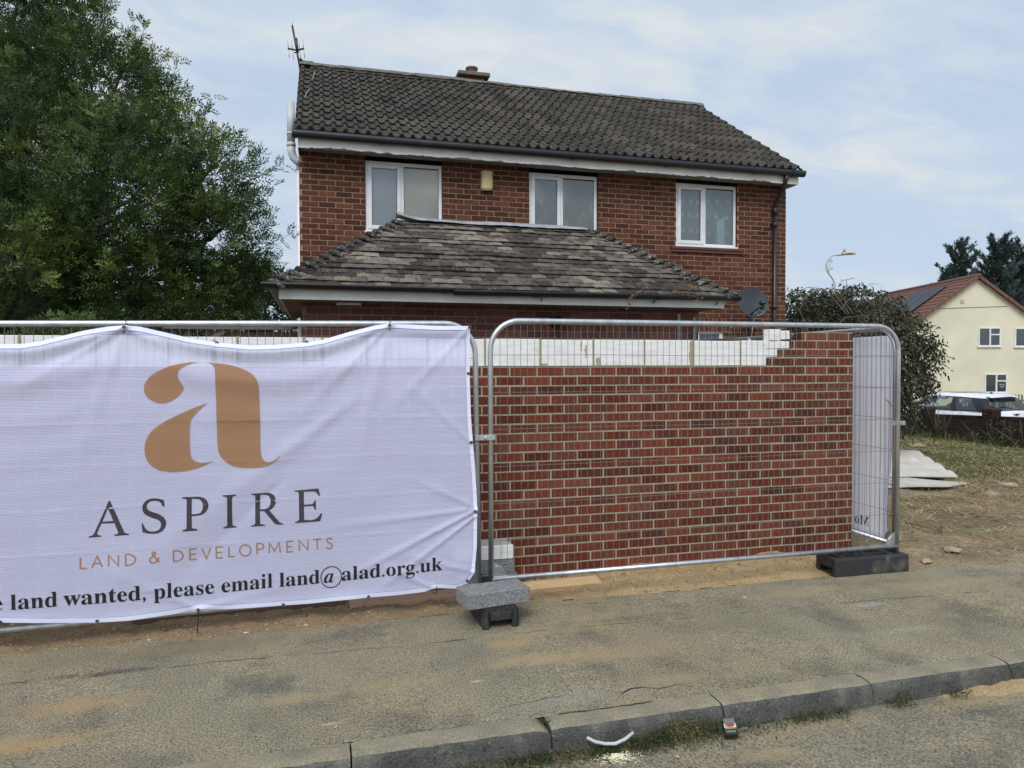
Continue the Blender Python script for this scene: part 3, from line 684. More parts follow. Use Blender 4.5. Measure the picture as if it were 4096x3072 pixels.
for (c0, c1, sd) in (((E0,EF,EZ2),(h0,ry,RZ2),-1), ((E1,EF,EZ2),(h1,ry,RZ2),1)):
    mb = MB(); A = Vector(c0); B = Vector(c1); nb = 17; d = (B-A)/nb; dn = d.normalized(); side = dn.cross(Vector((0,0,1))).normalized(); up = side.cross(dn).normalized()
    for i in range(nb):
        at = (rnd.random(), rnd.random()); o = A+d*(i-.25)+up*rnd.uniform(-.006,.006)+side*rnd.uniform(-.012,.012); L = d.length*1.55; ww = .13+rnd.uniform(-.012,.012); vs = []; nA = 12
        tw_ = rnd.uniform(-.12, .12)
        for e, (ll, lift, sc) in enumerate(((0,.0,1.),(0,.024,1.),(.02,.036,.98),(L*.5,.03,.72),(L,.0,.45))):
            for k in range(nA+1):
                a = -1+2*k/nA; hgt = .072*(1-abs(a)**1.6)*sc
                vs.append(o+dn*(ll+tw_*a*ww*.4+(.05*abs(a) if e < 3 else 0))+side*a*ww*(1.05 if e < 3 else sc)+up*(hgt+lift-.035-.03*abs(a)))
        fs = [(e*(nA+1)+k, e*(nA+1)+k+1, (e+1)*(nA+1)+k+1, (e+1)*(nA+1)+k) for e in range(4) for k in range(nA)]
        mb.add(vs, fs, 0, at, smooth=False)
    mb.build('hip_tiles', tile_bonnet, xroof)
mb = MB()
def leadf(u, v):
    x = h0-.06+u*(h1-h0+.02); a = -1+2*v
    w_ = .105+.012*pn(Vector((x*3, 2, v))); lift = .07*math.exp(-(u*12)**1.2)
    return (x, ry+a*w_, RZ2+.05+lift-.055*abs(a)+.012*pn(Vector((x*2.4, v, 0)))+.006*pn(Vector((x*9, v*2, 0))))
mb.grid(90, 8, leadf); mb.build('lead_ridge', lead, xroof)
mb = MB(); mb.box((E0+.06, EF+.055, 2.375), (E1-.095, EF+.075, 2.485)); mb.box((E0+.06, EF+.075, 2.375), (E0+.08, HY-.05, 2.485)); mb.box((E1-.115, EF+.075, 2.375), (E1-.095, HY-.05, 2.485))
mb.build('fascia', white_paint, house)
mb = MB(); mb.box((E0+.08, EF+.075, 2.372), (E1-.115, XY, 2.385)); mb.box((E0+.08, XY, 2.372), (XX0-.007, HY-.05, 2.385)); mb.box((XX1+.007, XY, 2.372), (E1-.115, HY-.05, 2.385)); mb.build('soffit', mat('bare_soffit_board', (.16,.13,.10), 5, .9, bump=.2), house)
mb = MB(); p0, p1, p2, p3 = (E0-.1, EF-.005, 2.525), (1.35, EF-.005, 2.52), (1.35, EF-.005, 2.50), (E1+.07, EF-.005, 2.512)
gutter(mb, p0, p1); gutter(mb, p2, p3); joints(mb, p0, p1, [.12, 1.8]); joints(mb, p2, p3, [.9, 2.35, 3.35]); gutter(mb, (E0-.005, EF, 2.52), (E0-.005, HY-.1, 2.5), out=(-1,0,0))
for x in (2.32, 3.65, 4.45): mb.tube([(x, EF+.0, 2.45),(x, EF+.02, 2.425),(x, EF+.05, 2.415)], .007, 6)
mb.build('gutter', black_pvc, house)
mb = MB(); mb.lathe([(.058,0),(.066,0),(.066,-.14),(.058,-.14),(.055,-.02),(0,-.02)], (2.58, XY-.005, 2.205), (0,1,0), 24); mb.build('flue_vent', dark_hole, house)
for x, zt in ((4.13, 2.32), (4.335, 2.285)):
    mb = MB(); mb.box((x-.017, XY-.016, .9), (x+.017, XY-.013, zt)); mb.box((x-.020, XY-.022, .9), (x-.017, XY-.013, zt)); mb.box((x+.017, XY-.022, .9), (x+.020, XY-.013, zt))
    for k in range(9): z = zt-.03-k*.075; mb.box((x-.006, XY-.03, z-.022), (x+.006, XY-.017, z))
    mb.build('wall_starter_strip', steel_strip, house)
mb = MB(); mb.box((.17, XY-.05, 2.35), (.42, XY-.0, 2.372)); mb.build('soffit_vent', upvc, house)

# ------------------------------------------------------------ letter outlines (thousandths of the type size)
GL = {
'l': (297, ["27,0 27,24 52,29 68,38 75,55 78,83 78,592 76,620 70,639 56,650 30,654 30,678 221,678 221,83 223,56 230,39 244,29 268,24 268,0"]),
'a': (512, ["379,-15 321,2 298,52 263,24 225,3 185,-9 142,-13 96,-6 60,17 38,51 30,94 34,126 46,154 66,180 95,203 131,223 177,244 232,264 296,283 296,359 292,395 278,421 255,435 220,440 171,432 155,408 169,382 179,363 183,344 178,320 164,301 142,288 115,284 87,289 67,303 53,324 49,352 55,385 73,415 103,439 141,458 188,470 241,474 291,472 332,464 366,452 392,435 411,413 425,385 433,352 436,313 436,93 439,59 453,51 477,62 490,41 465,16 438,-1 409,-12", "225,50 259,61 278,75 296,94 296,252 244,234 206,206 184,170 176,125 188,69"]),
'n': (567, ["27,0 27,24 52,28 67,38 75,56 78,83 78,377 76,404 68,423 53,434 28,438 28,462 220,462 220,398 250,431 283,455 321,469 362,474 419,464 460,434 484,385 492,315 492,83 495,56 502,39 517,28 541,24 541,0 301,0 301,24 308,24 340,39 350,83 350,323 348,359 341,384 327,399 302,404 258,391 220,350 220,83 222,56 230,39 244,28 268,24 268,0"]),
'd': (551, ["208,-15 159,-7 116,16 79,52 52,99 42,126 35,156 30,186 29,219 31,256 35,291 43,324 54,354 83,405 121,443 167,466 217,474 250,470 281,460 308,442 332,417 332,597 328,623 316,641 294,650 262,654 262,678 475,678 475,112 477,81 484,61 498,48 526,41 526,16 484,14 438,8 387,-1 332,-15 332,58 309,26 280,3 247,-10", "255,42 278,47 301,62 320,84 332,113 332,360 324,383 307,402 285,414 259,418 219,406 194,372 186,345 180,312 176,273 175,228 176,184 179,146 185,113 193,87 218,53"]),
'w': (647, ["182,-15 25,394 9,424 -16,437 -16,462 206,462 206,437 178,431 170,411 172,396 178,376 248,189 314,350 299,396 282,430 250,439 250,462 481,462 481,437 450,430 440,411 441,401 443,390 500,210 569,381 576,410 566,430 530,439 530,462 663,462 663,439 633,424 623,406 613,384 453,-15 430,-15 332,293 208,-15"]),
't': (340, ["184,-14 133,-7 98,16 79,53 72,106 72,415 30,415 30,446 59,474 85,500 109,526 131,550 167,593 192,631 215,631 215,462 309,462 309,415 215,415 215,122 217,95 223,76 250,60 282,73 307,111 331,98 305,49 271,14 231,-7"]),
'e': (448, ["229,-15 174,-7 126,16 86,52 55,102 44,131 36,163 31,197 29,234 31,268 36,300 44,330 56,358 88,406 130,443 179,466 234,474 275,470 311,460 343,442 371,417 393,386 408,349 418,306 421,258 421,247 174,247 182,167 206,109 244,74 297,63 326,67 353,79 378,100 402,128 424,108 384,54 339,16 287,-7", "173,286 300,286 300,320 297,375 288,413 269,435 240,442 211,433 190,407 177,364 173,303"]),
',': (219, ["59,-118 111,-94 147,-59 169,-17 176,26 171,66 157,97 134,116 105,123 63,107 46,66 60,26 95,10 93,-50 59,-99"]),
'p': (553, ["26,-207 26,-184 60,-175 75,-150 77,-129 78,-95 78,362 76,400 69,422 55,433 29,439 29,462 213,462 213,391 238,428 268,454 303,470 343,475 393,467 436,444 472,407 499,360 508,332 515,302 520,271 521,238 520,202 515,169 508,137 498,108 470,56 434,18 389,-7 338,-15 303,-11 272,1 244,20 220,48 220,-86 222,-121 226,-147 249,-175 268,-181 294,-183 294,-207", "291,42 330,54 356,88 365,115 371,148 375,186 376,230 375,273 372,310 366,342 359,369 335,403 296,414 254,398 220,350 220,102 249,57"]),
's': (429, ["225,-15 181,-9 129,9 109,13 89,6 76,-13 53,-13 53,157 79,157 99,101 129,58 167,31 209,22 242,26 266,40 281,60 286,87 273,125 232,156 159,193 113,221 81,252 62,288 55,328 65,386 97,433 119,451 146,465 176,472 210,475 247,471 270,465 296,458 307,456 317,454 343,475 363,475 363,330 340,330 320,378 293,413 259,434 222,441 194,437 173,426 160,408 156,386 160,364 172,346 191,330 218,315 285,282 329,255 360,226 377,189 383,141 380,107 372,77 359,50 340,27 316,9 289,-5 259,-12"]),
'm': (825, ["27,0 27,24 52,28 67,38 75,56 78,83 78,377 76,404 68,423 53,434 28,438 28,462 218,462 218,394 248,429 280,454 315,469 353,474 399,469 435,453 461,426 477,389 508,426 542,453 580,469 622,474 678,464 718,434 742,385 750,315 750,83 752,56 760,39 774,28 798,24 798,0 562,0 562,24 586,28 600,39 608,57 610,83 610,323 608,359 601,384 587,399 562,404 520,391 483,353 483,83 485,57 493,39 507,28 530,24 530,0 297,0 297,24 321,28 335,39 343,57 345,83 345,323 343,358 336,384 322,399 297,404 254,391 218,350 218,83 220,57 227,40 241,29 264,24 264,0"]),
'i': (295, ["150,539 121,544 97,561 80,585 75,614 80,644 97,668 121,685 150,690 179,685 204,668 220,644 225,614 220,585 203,561 179,544", "27,0 27,24 52,29 68,38 75,55 78,83 78,375 76,406 70,424 55,433 30,437 31,462 221,462 221,83 223,56 230,39 244,29 268,24 268,0"]),
'.': (219, ["109,111 67,93 49,51 67,9 109,-9 151,9 169,51 151,93"]),
'o': (501, ["251,-15 219,-13 189,-7 161,3 135,17 90,55 56,105 44,133 35,163 30,195 28,229 30,264 35,296 44,327 56,356 90,405 135,443 189,466 250,474 311,466 365,443 410,406 444,357 456,328 465,298 470,264 472,229 470,194 465,161 456,131 444,102 410,53 366,16 312,-7", "251,17 287,27 311,58 319,84 324,121 326,170 327,229 326,289 323,338 317,376 309,403 285,435 251,445 214,434 191,403 184,376 178,338 175,290 174,230 175,170 178,122 183,84 191,58 215,27"]),
'r': (428, ["27,0 27,24 52,29 68,38 75,55 78,83 78,375 76,406 69,425 55,433 30,437 31,462 217,462 217,375 245,417 279,449 313,468 347,474 384,469 410,453 426,428 431,396 427,370 414,349 394,336 369,331 346,334 331,344 308,372 281,387 261,380 241,360 227,327 222,286 222,83 226,55 237,38 258,28 294,24 294,0"]),
'g': (487, ["217,-209 171,-207 132,-202 98,-193 71,-181 34,-149 21,-111 41,-68 102,-38 52,-1 35,45 42,80 63,110 99,138 152,164 100,190 63,224 40,266 33,316 39,360 59,399 90,430 131,454 179,469 234,474 292,469 347,453 472,453 472,399 399,399 425,354 434,303 428,262 411,225 384,195 348,172 305,158 256,153 234,154 211,155 187,151 168,141 150,106 165,81 210,73 261,73 298,72 332,70 361,66 386,60 425,43 451,19 465,-14 470,-55 466,-89 454,-119 434,-146 406,-168 370,-186 326,-199 275,-206", "234,185 264,193 284,217 294,257 297,314 294,371 284,411 264,434 234,442 204,434 185,411 174,371 170,314 174,257 185,217 204,193", "239,-173 306,-168 354,-154 382,-131 392,-98 387,-76 371,-62 344,-54 305,-51 144,-51 118,-77 109,-108 117,-133 141,-154 181,-168"]),
'u': (558, ["195,-15 136,-5 97,26 84,48 75,75 70,107 68,144 68,369 66,399 59,421 43,433 17,438 17,462 211,462 211,110 214,87 225,69 241,57 263,53 305,64 340,98 340,369 337,401 329,422 312,434 282,438 282,462 482,462 482,104 485,76 493,58 509,49 536,44 536,19 493,17 446,11 395,0 340,-15 340,60 312,29 277,5 238,-10"]),
'k': (534, ["26,0 26,24 52,29 68,39 75,56 78,83 78,592 76,621 70,640 56,649 30,654 31,678 220,678 220,251 338,369 357,393 363,414 350,431 311,437 306,437 306,462 514,462 514,437 459,423 409,387 331,311 515,51 536,31 560,24 560,0 314,0 314,24 323,24 348,30 356,47 345,73 242,219 220,200 220,83 222,56 230,39 244,29 268,24 268,0"]),
'M': (944, ["21,0 21,26 64,32 92,47 107,74 112,118 112,569 110,598 105,619 79,644 55,650 22,653 22,678 275,678 472,212 669,678 919,678 919,653 878,645 853,630 839,604 834,563 834,127 836,90 841,64 866,35 888,29 918,26 918,0 589,0 589,26 621,30 644,37 670,66 675,90 677,124 677,594 429,0 402,0 157,579 157,119 162,72 178,44 207,30 252,26 252,0"]),
'@a': (500, ["79,-13 36,-5 2,21 -21,59 -28,109 -23,163 -8,219 4,247 17,275 31,301 48,327 84,373 125,411 157,433 188,449 217,458 246,461 295,445 319,395 335,451 442,451 359,161 351,132 345,110 340,83 355,60 385,78 424,130 446,116 408,60 370,19 331,-5 293,-13 247,3 231,51 234,78 241,112 222,83 204,57 185,36 166,18 125,-5", "138,61 161,67 184,83 206,109 227,141 246,178 263,219 276,260 287,301 293,337 295,369 285,406 256,418 233,412 210,393 186,363 163,326 141,283 123,237 112,202 104,172 99,144 97,120 107,76"]),
}

# ------------------------------------------------------------ the half-built wall
WY, WX0, WX1 = 5.38, -3.6, 4.634
wall = thing('half_built_wall', 'new red brick wall with a row of white blocks on top and a stepped right end', 'wall', (WX0, WY, 0))
mb = MB(); off0 = 1.557-WX0        # a vertical joint is seen at x = 1.557
ph = (off0 % .225)-.005
step = {22: 3.743, 23: 3.861, 24: 3.982, 25: 4.092}
def niv(k): return [(0, WX1-WX0)] if k < 22 else [(step.get(k, 5)-WX0, WX1-WX0)]
WZ = .045      # bed height of course 0
brickwork(mb, (WX0, WY, WZ), (1,0,0), (0,-1,0), range(-1, 26), niv, phase=ph, out=.004)
brickwork(mb, (WX1, WY, WZ), (0,1,0), (1,0,0), range(-1, 26), lambda k: [(0, .1025 if k > 21 else .30)], phase=.1, out=.003)
for k, x in step.items():
    z = WZ+k*.075; mb.box((x, WY+.001, z), (WX1-.002, WY+.1025, z+.068), 0, (rnd.random(), .5))
mb.box((WX0, WY+.003, -.1), (WX1-.003, WY+.30, WZ+22*.075-.002), 1)
mb.build('brickwork', [brick_new, mortar_new], wall, fixn=False)
BZ0 = WZ+22*.075+.006; BZ1 = BZ0+.213
js = [1.686+.4502*i for i in range(-12, 5)]; js = [j for j in js if j < 3.6]
mb = MB(); mb.box((WX0, WY+.012, BZ0-.008), (3.73, WY+.095, BZ1-.02), 0)
for j in js:     # mortar squeezed out of the upright joints
    vs = []; n = 12
    for i in range(n+1):
        z = BZ0-.004+(BZ1+.008-BZ0)*i/n; w = .009+.006*abs(pn(Vector((j*3, z*25, 0)))); yo = -.003-.006*abs(pn(Vector((j, z*30, 5))))
        vs += [(j-w, WY+.004, z), (j-.002, WY+yo, z), (j+w, WY+.004, z)]
    mb.add(vs, [(3*i+q, 3*i+q+1, 3*i+q+4, 3*i+q+3) for i in range(n) for q in (0, 1)], 0)
    mb.box((j-.007, WY+.002, BZ0), (j+.007, WY+.098, BZ1+.002), 0)
for cx, w_, z0, z1 in ((3.015,.03,0,1),(2.18,.035,.05,.32),(2.07,.012,.3,.8),(2.03,.01,.55,.95),(-.72,.03,0,.9),(.02,.03,0,1),(1.72,.05,0,.1)):
    vs = []; n = 14
    for i in range(n+1):
        t = i/n; z = BZ0+(z0+(z1-z0)*t)*(BZ1-BZ0); wv = w_*(.5+.9*abs(pn(Vector((cx*5, t*5, 1)))))*(1 if 0 < i < n else .3)
        vs += [(cx-wv+.01*pn(Vector((cx, t*4, 2))), WY-.0045, z), (cx+wv*.6, WY-.0045, z)]
    mb.add(vs, [(2*i, 2*i+1, 2*i+3, 2*i+2) for i in range(n)], 0)
mb.build('mortar', mortar_new, wall)
for a, b in zip(js, js[1:]+[3.735]):
    mb = MB(); mb.bbox((a+.009, WY-.001+rnd.uniform(-.002,.002), BZ0+rnd.uniform(-.002,.002)), (b-.009 if b < 3.7 else b, WY+.1, BZ1+rnd.uniform(-.003,.003)), .003, jit=.0012)
    mb.build('block', block_white, wall)
# the inner leaf seen between the stepped bricks
mb = MB()
mb.bbox((3.735, WY+.02, BZ0+.225), (3.95, WY+.12, BZ0+.225), .0) if False else None
mb.bbox((3.737, WY+.01, BZ0+.074), (3.857, WY+.098, BZ0+.147), .003); mb.bbox((3.737, WY+.006, BZ0+.1475), (3.975, WY+.098, BZ1), .003); mb.build('block', block_white, wall)
mb = MB(); 
for i in range(4): mb.bbox((3.99+i*.028, WY+.14, BZ0+.225), (3.99+i*.028+.022, WY+.24, BZ0+.288), .002, 0, (rnd.random(), .3))
mb.build('brick_on_edge', brick_new, wall)
def cutblock(name, lab, lo, hi, rz=0., m=block_white, group='loose white blocks', bv=.004, cat='block'):
    c = Vector(((lo[0]+hi[0])/2, (lo[1]+hi[1])/2, lo[2])); mt = Matrix.Rotation(rz, 4, 'Z'); mb = MB()
    mb.bbox((lo[0]-c.x, lo[1]-c.y, 0), (hi[0]-c.x, hi[1]-c.y, hi[2]-lo[2]), bv, mat=mt, jit=.002)
    o = mb.build(name, m); o.location = c; o['label'] = lab; o['category'] = cat
    if group: o['group'] = group
    return o
BT = BZ1+.003
cutblock('cut_block', 'short offcut of white block, left one of the two perched on the white block row', (3.775, WY+.0, BT), (3.888, WY+.1, BT+.100), R_(3))
cutblock('cut_block', 'offcut of white block with a chipped underside, right one on the row', (3.892, WY-.005, BT+.012), (3.972, WY+.095, BT+.088), R_(-4))
# stack of blocks at the foot of the wall
cutblock('concrete_block', 'grey concrete block at the bottom of the small stack against the brick wall', (.985, 5.145, .038), (1.425, 5.358, .138), R_(1), block_grey, 'blocks stacked against the wall', .004)
cutblock('concrete_block', 'grey concrete block in the middle of the small stack under the white one', (.965, 5.15, .141), (1.405, 5.363, .241), R_(0), block_grey, 'blocks stacked against the wall', .004)
wb = cutblock('aerated_block', 'white aerated block lying on top of the small stack behind the fence posts', (.96, 5.15, .246), (1.397, 5.364, .352), R_(0), [block_white, block_top], 'blocks stacked against the wall', .006)
for p in wb.data.polygons:
    if p.normal.z > .9: p.material_index = 1

# ------------------------------------------------------------ fence panels
FY = 4.85
def round_rect(x0, x1, z0, z1, r, n=7):
    P = [(x0, z0)]
    P += [(x0+r-r*math.cos(math.pi/2*i/n), z1-r+r*math.sin(math.pi/2*i/n)) for i in range(n+1)]
    P += [(x1-r+r*math.sin(math.pi/2*i/n), z1-r+r*math.cos(math.pi/2*i/n)) for i in range(n+1)]
    return P+[(x1, z0)]
def fence_panel(lab, origin, L=3.5, htop=1.985, foot=.06):
    t = thing('mesh_panel', lab, 'fence panel', origin, 'temporary mesh fence panels'); ox, oy, oz = origin
    def Q(x, z, y=0.): return (ox+x, oy+y, oz+z)
    mb = MB(); r = .0195; P = round_rect(0, L, foot, htop, .21, 9); mb.tube([Q(a, b) for a, b in P], r, 12)
    mb.build('frame', galv, t)
    mb = MB(); mb.tube([Q(.0, .16), Q(L-.0, .16)], r, 12); mb.build('bottom_rail', galv, t)
    mb = MB(); n = int(round((L-.1)/.05))
    for i in range(1, n+1):
        x = .02+i*(L-.04)/(n+1); rr = .21
        top = htop
        if x < rr: top = htop-rr+math.sqrt(max(0, rr*rr-(rr-x)**2))
        elif x > L-rr: top = htop-rr+math.sqrt(max(0, rr*rr-(x-L+rr)**2))
        a = rnd.uniform(-.004, .004); b = rnd.uniform(-.004, .004); c = rnd.uniform(-.004, .004)
        mb.tube([Q(x, .16, .0), Q(x+a, .16+(top-.16)*.3, -.003+b*.5), Q(x+b, .16+(top-.16)*.65, -.003+a*.5), Q(x+c*.3, top, 0)], .0018, 5, cap=False)
    for i in range(7):
        z = .43+i*.2625-.0
        if z > htop-.1: break
        b = rnd.uniform(-.006, .006)
        mb.tube([Q(.0, z, .002), Q(L*.25, z+b, -.006), Q(L*.5, z-b, -.005), Q(L*.75, z+b*.5, -.006), Q(L, z, .002)], .0020, 5, cap=False)
    mb.build('mesh_infill', galv_dark, t)
    for sx in (0, 1):
        mb = MB(); x0 = .018 if sx == 0 else L-.018; s_ = 1 if sx == 0 else -1; rr = .088; poly = [(x0, .175)]+[(x0+s_*rr*math.cos(math.pi/2*k/8), .175+rr*math.sin(math.pi/2*k/8)*1.1) for k in range(9)]
        mb.prism([Q(a, b, -.003) for a, b in poly], (0, .006, 0)); 
        mb.box(Q(x0+s_*.015 if s_ > 0 else x0-.065, .185, -.006), Q(x0+.065 if s_ > 0 else x0-.015, .189, -.002))
        mb.tube([Q(x0+s_*(.012+.055*math.cos(math.pi/2*k/6)), .195+.055*math.sin(math.pi/2*k/6), -.004) for k in range(7)], .003, 4)
        mb.build('corner_plate', galv, t)
    return t
pR = fence_panel('galvanised mesh fence panel with nothing hung on it, in front of the new brick wall', (1.152, FY, .035), L=3.473)
pL = dup(pR, (-2.405, FY, -.035), (0, -math.atan(.0135), 0), 'galvanised mesh fence panel behind the large white printed banner')
pS = dup(pR, (4.665, FY+.07, .03), (0, 0, R_(89)), 'galvanised mesh fence panel turned back towards the house past the wall end')
pB = dup(pR, (4.34, 6.5, .0), (0, -.01, R_(68.8)), 'galvanised mesh fence panel standing behind the wall, only its rounded corner showing')
def clip(lab, x, z, horiz=True):
    t = MB()
    for dx in (-.044, .044): t.tube([(x+dx+.024*math.cos(a), FY+.024*math.sin(a), z-.013) for a in [k*math.pi/8 for k in range(17)]], .004, 5); t.tube([(x+dx+.024*math.cos(a), FY+.024*math.sin(a), z+.013) for a in [k*math.pi/8 for k in range(17)]], .004, 5)
    t.bbox((x-.072, FY-.028, z-.018), (x+.072, FY-.022, z+.018), .002); t.tube([(x, FY-.045, z),(x, FY+.03, z)], .007, 8); t.bbox((x-.012, FY-.038, z-.011), (x+.012, FY-.028, z+.011), .003)
    o = t.build('fence_clip', galv); return tag(o, lab, 'clip', 'clips joining the fence panels')
clip('steel clip joining the two fence posts beside the banner', 1.108, 1.20)
def clip2():
    t = MB(); t.bbox((4.57, 4.845, 1.20), (4.70, 4.852, 1.235), .002); t.tube([(4.60,4.85,1.218),(4.70,4.85,1.218)], .006, 8); t.bbox((4.655,4.825,1.205),(4.665,4.875,1.232), .002)
    t.bbox((4.592, 4.822, 1.2), (4.60, 4.88, 1.238), .002)
    return tag(t.build('fence_clip', galv), 'steel clip on the corner post of the right-hand fence panel', 'clip', 'clips joining the fence panels')
clip2()
# ------------------------------------------------------------ fence feet
def foot(lab, c, rz):
    t = thing('plastic_block', lab, 'fence foot', (0,0,0), 'black plastic fence feet')
    mb = MB(); Lx, Wy, Hz = .35, .115, .14
    # top face with slots and holes, side walls, legs at both ends
    holes = [(-.30,-.27,-.075,.075),(-.20,-.045,-.07,-.02),(-.20,-.045,.02,.07),(.045,.20,-.07,-.02),(.045,.20,.02,.07),(.27,.30,-.075,.075),(-.018,.018,-.07,-.034),(-.018,.018,.034,.07)]
    xs_ = sorted({-Lx, Lx, *[h[0] for h in holes], *[h[1] for h in holes]}); ys_ = sorted({-Wy+.012, Wy-.012, *[h[2] for h in holes], *[h[3] for h in holes]})
    for a, b in zip(xs_, xs_[1:]):
        for p, q in zip(ys_, ys_[1:]):
            cx, cy2 = (a+b)/2, (p+q)/2; inside = any(h[0] < cx < h[1] and h[2] < cy2 < h[3] for h in holes)
            z = Hz-.045 if inside else Hz
            mb.add([(a,p,z),(b,p,z),(b,q,z),(a,q,z)], [(0,1,2,3)])
    for h in holes:
        a, b, p, q = h; z0, z1 = Hz-.045, Hz
        mb.add([(a,p,z0),(b,p,z0),(b,q,z0),(a,q,z0),(a,p,z1),(b,p,z1),(b,q,z1),(a,q,z1)], [(0,1,5,4),(1,2,6,5),(2,3,7,6),(3,0,4,7)])
    for s_ in (-1, 1):   # long sides with a rounded shoulder
        y0, y1 = s_*(Wy-.012), s_*Wy
        prof = [(y0, Hz), (s_*(Wy-.004), Hz-.004), (y1, Hz-.014), (s_*(Wy+.003), .0), (s_*(Wy-.02), .0), (s_*(Wy-.025), Hz-.05)]
        for (ya, za), (yb, zb) in zip(prof, prof[1:]): mb.add([(-Lx,ya,za),(Lx,ya,za),(Lx,yb,zb),(-Lx,yb,zb)], [(0,1,2,3)])
    for s_ in (-1, 1):   # ends: two legs, recessed sloping face
        x = s_*Lx
        mb.add([(x,-Wy+.012,Hz),(x,Wy-.012,Hz),(x,Wy,Hz-.014),(x,-Wy,Hz-.014)], [(0,1,2,3)])
        for sy in (-1, 1): mb.bbox((min(x, x-s_*.05), min(sy*(Wy+.002), sy*(Wy-.038)), 0), (max(x+s_*.006, x-s_*.05), max(sy*(Wy+.002), sy*(Wy-.038)), Hz-.012), .008)
        mb.add([(x,-Wy+.035,Hz-.016),(x,Wy-.035,Hz-.016),(x-s_*.03,Wy-.035,.05),(x-s_*.03,-Wy+.035,.05)], [(0,1,2,3)])
        mb.box((min(x, x-s_*.02), -Wy+.035, Hz-.03), (max(x, x-s_*.02), Wy-.035, Hz-.014))
        mb.box((min(x-s_*.03, x-s_*.036), -Wy+.035, .046), (max(x-s_*.03, x-s_*.036), Wy-.035, .052))
    mb.box((-Lx+.04, -Wy+.03, .05), (Lx-.04, Wy-.03, .06))
    mb.build('body', plastic_foot, t)
    for s_ in (-1, 1):
        m2 = MB(); x = s_*Lx; m2.bbox((min(x+s_*.004, x-s_*.004), -Wy+.045, .062), (max(x+s_*.004, x-s_*.004), Wy-.045, Hz-.03), .003); m2.build('end_grip', plastic_foot, t)
    t.location = c; t.rotation_euler = (0, 0, rz); return t
foot('black plastic fence foot under the grey block, its short end towards the kerb', (1.105, 4.765, -.002), R_(91.5))
foot('black plastic fence foot lying along the pavement at the right-hand end of the fence', (4.315, 4.885, .004), R_(-1.5))
o = cutblock('concrete_block', 'rough grey concrete block balanced across the black fence foot', (.873, 4.437, .139), (1.313, 4.652, .239), R_(8), block_grey, None, .005)
# ------------------------------------------------------------ timber at the foot of the wall
def board(name, lab, p0, p1, w, th, z, m):
    a = Vector((*p0, 0)); b = Vector((*p1, 0)); d = b-a; L = d.length; mt = Matrix.Translation(((a.x+b.x)/2, (a.y+b.y)/2, z)) @ Matrix.Rotation(math.atan2(d.y, d.x), 4, 'Z')
    mb = MB(); mb.bbox((-L/2, -w/2, 0), (L/2, w/2, th), .002); o = mb.build(name, m); o.matrix_world = mt; o['label'] = lab; o['category'] = 'timber'; o['group'] = 'boards lying by the fence'
    return o
o = board('timber_plank', 'pale pine plank lying under the bottom rail just right of the grey block', (1.27, 5.11), (2.08, 5.135), .12, .04, .004, pine); o.rotation_euler.x = R_(12)
board('timber_plank', 'stained brown board under the banner edge left of the grey block', (.18, 5.06), (1.08, 5.10), .16, .05, .0, ply)
board('timber_plank', 'dark brown board half buried in soil below the middle of the banner', (-1.2, 5.16), (.15, 5.11), .15, .05, .012, mat('wet_timber', (.10,.065,.045), 5, .9, bump=.3))

# ------------------------------------------------------------ the banner
BY = 4.812
def pl(lst): return [atY(a, b, BY) for a, b in lst]
top_px = [(-500,1330),(-330,1318),(-200,1352),(0,1375),(93,1375),(169,1363),(338,1322),(430,1306),(503,1301),(560,1306),(641,1325),(760,1352),(869,1369),(1000,1381),(1099,1379),(1224,1369),(1298,1357),(1398,1327),(1497,1302),(1557,1293),(1621,1297),(1746,1303),(1880,1304)]
bot_px = [(-500,2530),(-200,2508),(0,2491),(169,2493),(380,2491),(506,2483),(700,2457),(793,2436),(900,2438),(1225,2417),(1470,2391),(1592,2381),(1700,2367),(1735,2352),(1760,2352),(1832,2356),(1868,2328),(1900,2290)]
rt_px = [(1880,1304),(1879,1494),(1884,1673),(1891,1771),(1902,1901),(1909,2031),(1907,2186),(1897,2291),(1866,2335)]
topc, botc, rtc = pl(top_px), pl(bot_px), pl(rt_px)
def interp(P, x, ax, val):
    if x <= P[0][ax]: return P[0][val]
    for a, b in zip(P, P[1:]):
        if a[ax] <= x <= b[ax]:
            t = (x-a[ax])/max(1e-9, b[ax]-a[ax]); return a[val]*(1-t)+b[val]*t
    return P[-1][val]
rts = sorted(rtc, key=lambda p: p.z)
XL = topc[0].x
def fold_line(x, z, a, b, w, amp):
    A = atY(*a, BY); B = atY(*b, BY); ux, uz = B.x-A.x, B.z-A.z; L = math.hypot(ux, uz); t = ((x-A.x)*ux+(z-A.z)*uz)/(L*L)
    d = ((x-A.x)*-uz+(z-A.z)*ux)/L
    if t < -.1 or t > 1.2: return 0
    e = min(1, max(0, (t+.1)/.15))*max(0, 1-max(0, t))**.6 if t < 1 else 0
    ww = w*(.5+1.1*max(0, min(1, t)))
    return amp*e*math.exp(-(d/ww)**2)
